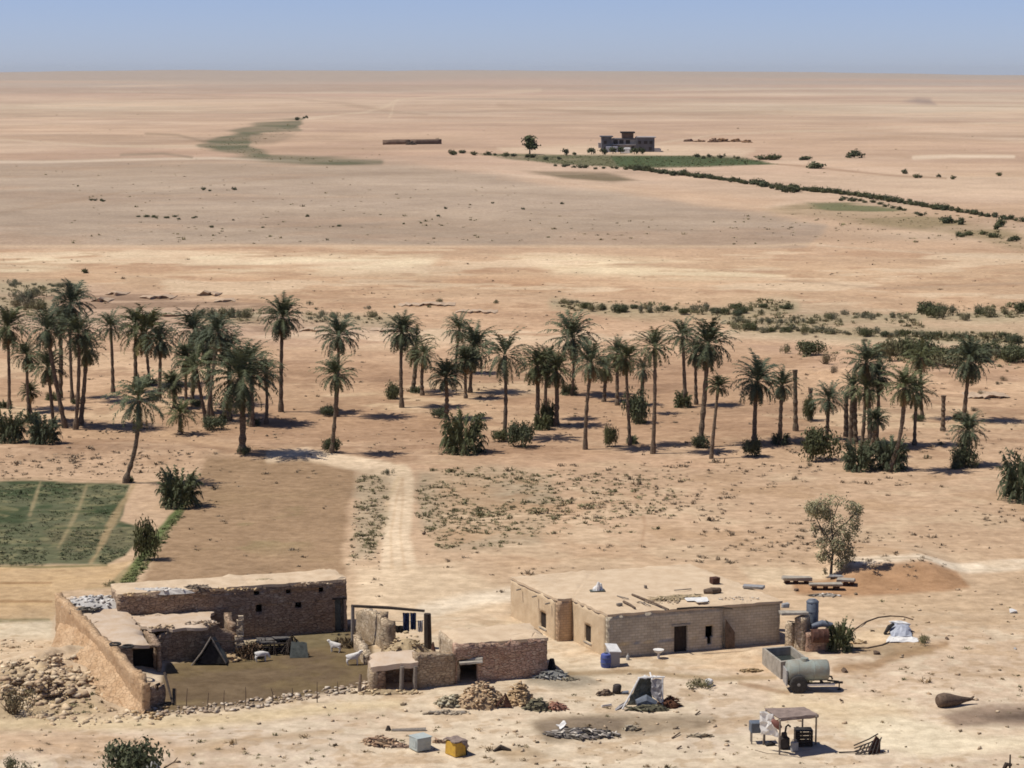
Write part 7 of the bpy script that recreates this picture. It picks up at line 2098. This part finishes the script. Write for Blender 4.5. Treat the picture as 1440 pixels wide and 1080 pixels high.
    MB().box((0, 0, .42), (.78, 1.05, .84), jit=.03).build('case', M['yellow'], o, bevel=.03)
    MB().box((.415, 0, .42), (.05, 1.04, .80)).build('side_shade_panel', M['darkmetal'], o)  # shade of the right face put in as a dark panel
    MB().add(*sheet([(-.46, -.6, .92), (.48, -.6, .90), (.48, .6, .96), (-.46, .6, .94)], 4, 4, -.05, 61, .07)).build('dust_cover', M['canopy'], o)
    MB().add(*sheet([(-.1, -.57, .92), (.47, -.57, .90), (.46, -.62, .35), (.30, -.60, .6)], 3, 4, 0, 62, .03)).build('hanging_flap', M['canopy'], o)
    rb = [(.26, .18, .16), (.34, .26, .23), (.17, .12, .10), (.42, .35, .31)]
    heap('scrap_heap', G(536, 1046), 1.35, .55, .5, 80, rb, 'purplish brown scrap heap left of the metal box', 'scrap heap', 'scrap', size=.32, rz=-.25)
    heap('scrap_heap', G(563, 1050), .8, .3, .22, 30, rb, 'thin scatter of scraps between the heap and the metal box', 'scraps', 'scrap', size=.24)
    heap('scrap_heap', G(617, 1044), .5, .25, .25, 16, rb, 'few purplish scraps between the metal box and the yellow box', 'scraps', 'scrap', size=.24)
    t = MB().box(G(575, 1028) + Vector((0, 0, .08)), (2.0, .2, .14), .04, jit=.04).build('plank', M['wood_grey']); tag(t, 'long grey board on the sand behind the metal box', 'plank')
    t = MB().tube([G(546, 1027), G(546, 1027) + Vector((0, 0, .28))], [.2, .08], 7).build('dark_stone', M['wood_dark']); tag(t, 'dark lump on the sand above the purplish heap', 'stone')
    t = MB().box(G(628, 1003) + Vector((0, 0, .06)), (2.2, .3, .1), .05, jit=.05).build('plank', M['wood_grey']); tag(t, 'grey weathered board lying below the stone heap', 'plank')
    t = MB().tube([G(704, 1057) + Vector((-.4, 0, .02)), G(704, 1055) + Vector((0, .1, .16)), G(716, 1056) + Vector((.1, 0, .05))], [.08, .16, .07], 7).build('dark_stone', M['wood_dark']); tag(t, 'dark flat lump on the sand right of the yellow box', 'stone')
    g = G(219, 1082); t = MB().add(*sheet([g + Vector((-.5, -.2, .6)), g + Vector((.25, -.25, .7)), g + Vector((.35, -.5, 0)), g + Vector((-.6, -.5, 0))], 4, 4, .05, 71, .3)).build('white_sack', M['white']); tag(t, 'white sack lying against the bush at the bottom edge', 'sack')
    t = MB().tube([g + Vector((.5, 0, .1)), g + Vector((1.0, .3, .35)), g + Vector((1.2, .3, .6))], [.05, .04, .02], 5).tube([g + Vector((.9, .2, .3)), g + Vector((1.3, .1, .45))], [.03, .02], 5).build('dead_branch', M['wood']); tag(t, 'reddish dead branch right of the white sack', 'branch')
    g = G(1420, 1083); t = MB().tube([g, g + Vector((0, 0, .9))], [.06, .04], 6).tube([g + Vector((-.35, 0, 0)), g + Vector((-.2, 0, .35)), g + Vector((.1, 0, .3))], [.12, .14, .08], 7).build('dark_stump', M['wood_dark']); tag(t, 'dark stump with an upright stick at the bottom right edge', 'stump')
    # ---- slabs under the airy tree
    for i, (x, y, w, d, h, rz, lb) in enumerate(((1120, 820, 1.75, .9, .20, .05, 'concrete slab raised on blocks, left of the airy tree'), (1161, 829, 1.95, .9, .22, -.03, 'concrete slab raised on blocks, in front of the airy tree'), (1189, 823, 1.1, .8, .2, -.25, 'short concrete slab on blocks, right of the airy tree'))):
        g = G(x, y); o = empty('concrete_slab', g, rz); tag(o, lb, 'slab', 'raised slabs under the airy tree')
        MB().box((0, 0, .38), (w * 1.25, d, h), jit=.07).build('slab', M['concrete'], o, bevel=.03)
        for xx in (-.42, 0, .42): MB().box((xx * w, .1, .16), (.34, d * .6, .4), jit=.07).build('block', M['rust'], o)
    t = MB().box(G(1180, 812) + Vector((0, 0, .12)), (1.5, .7, .12), -.2, jit=.04).build('stone_slab', M['steel']); tag(t, 'pale flat slab behind the short slab beside the airy tree', 'slab')
    heap('scrap_heap', G(1160, 838), 1.2, .35, .22, 30, [(.62, .58, .53), (.5, .46, .4), (.14, .12, .1)], 'white scraps on the sand before the raised slabs', 'scraps', 'scrap', size=.32)
    t = MB().box(G(1120, 831) + Vector((0, 0, .1)), (.3, .25, .22), .4, jit=.05).build('stone_block', M['wood'], bevel=.03); tag(t, 'small brown block on the orange sand left of the white scraps', 'block')
    # ---- hose loop, crumpled sheet
    def gp(px, py, dz=.05): return G(px, py, dz)
    pts = [gp(*p) for p in ((1192, 897), (1203, 885), (1218, 875), (1235, 869), (1252, 867), (1270, 868), (1284, 872))]
    t = MB().tube(pts, .045, 6).build('hose', M['wood']); tag(t, 'thin brown hose curving on the sand up to the crumpled sheet', 'hose')
    pts = [gp(*p) for p in ((1196, 912), (1220, 912), (1240, 908), (1254, 902), (1262, 894), (1258, 886))]
    t = MB().tube(pts, .05, 6).build('hose', M['wood']); tag(t, 'thin brown hose curving round the low side of the pale mound', 'hose')
    g = G(1266, 894); k = 1 / ppm(g); o = empty('sheet_heap', g); tag(o, 'crumpled bluish grey sheet heaped on boxes beside green plants', 'sheet')
    MB().add(*sheet([Vector((-16 * k, -.4, 0)), Vector((16 * k, -.5, 0.02)), Vector((17 * k, 1.3, 10 * k)), Vector((-10 * k, 1.1, 13 * k))], 7, 6, -.28, 81, .06)).build('blue_grey_sheet', M['bluesheet'], o)
    MB().add(*sheet([Vector((-10 * k, 1.1, 14 * k)), Vector((20 * k, 1.2, 11 * k)), Vector((16 * k, 2.2, 8 * k)), Vector((-8 * k, 2.1, 10 * k))], 5, 3, -.1, 82, .06)).build('white_edge', M['white'], o)
    MB().box((-.1, .75, .15), (1.2, .8, .4), .1).build('box', M['wood_grey'], o)
    MB().tube([Vector((-22 * k, .1, .1)), Vector((-15 * k, .3, .55)), Vector((-8 * k, .4, .75))], [.1, .16, .1], 7).build('dark_fold', M['darkcloth'], o)
    t = MB().add(*sheet([gp(1246, 904), gp(1292, 903), gp(1290, 899, .12), gp(1250, 897, .15)], 6, 3, -.04, 83, .04)).build('white_strip', M['white']); tag(t, 'white strip of sheet on the sand below the crumpled sheet', 'sheet')
    heap('stone_heap', G(1207, 904), .6, .35, .25, 20, [(.55, .45, .34), (.45, .35, .25)], 'pale stones inside the hose loop', 'stones', 'stone', size=.28)
    for (x, y, s, lb, m) in ((1425, 862, .42, 'white boulder alone near the right edge of the yard', 'white'), (1332, 899, .26, 'brown stone right of the green plants', 'wood'), (1233, 920, .34, 'brown stone on the damp ground below the hose loop', 'wood'), (1188, 945, .4, 'brown lump on the damp run right of the trailer', 'wood'), (1183, 986, .22, 'small brown stone on the sand below the trailer', 'wood'), (1428, 913, .2, 'small pale stone at the right edge', 'steel')):
        v_, f_, _ = M['st'][int(x) % 6]; g = G(x, y)
        t = MB().add([g + Vector(p) * s * 1.5 + Vector((0, 0, s * .3)) for p in v_], [tuple(int(i) for i in f) for f in f_]).build('boulder', M[m]); tag(t, lb, 'stone')
    t = MB().tube([G(596, 752) + Vector((-.1, 0, .05)), G(596, 752) + Vector((.15, .1, .2))], [.14, .1], 7).build('dark_stone', M['wood']); tag(t, 'brown stone lying on the edge of the pale track', 'stone')
setup()
veg_materials()
bmat()
M['tankpaint2'] = plain('box_paint', (.40, .44, .41), .15, 2, .6, .4, (.32, .35, .33))
M['bluesheet'] = plain('blue_grey_sheet', (.40, .42, .47), .15, 3, .7, .3)
build_ground()
build_haze()
build_palms()
build_bushes()
build_cover()
house_right()
compound()
ruins()
far_buildings()
yard_things()
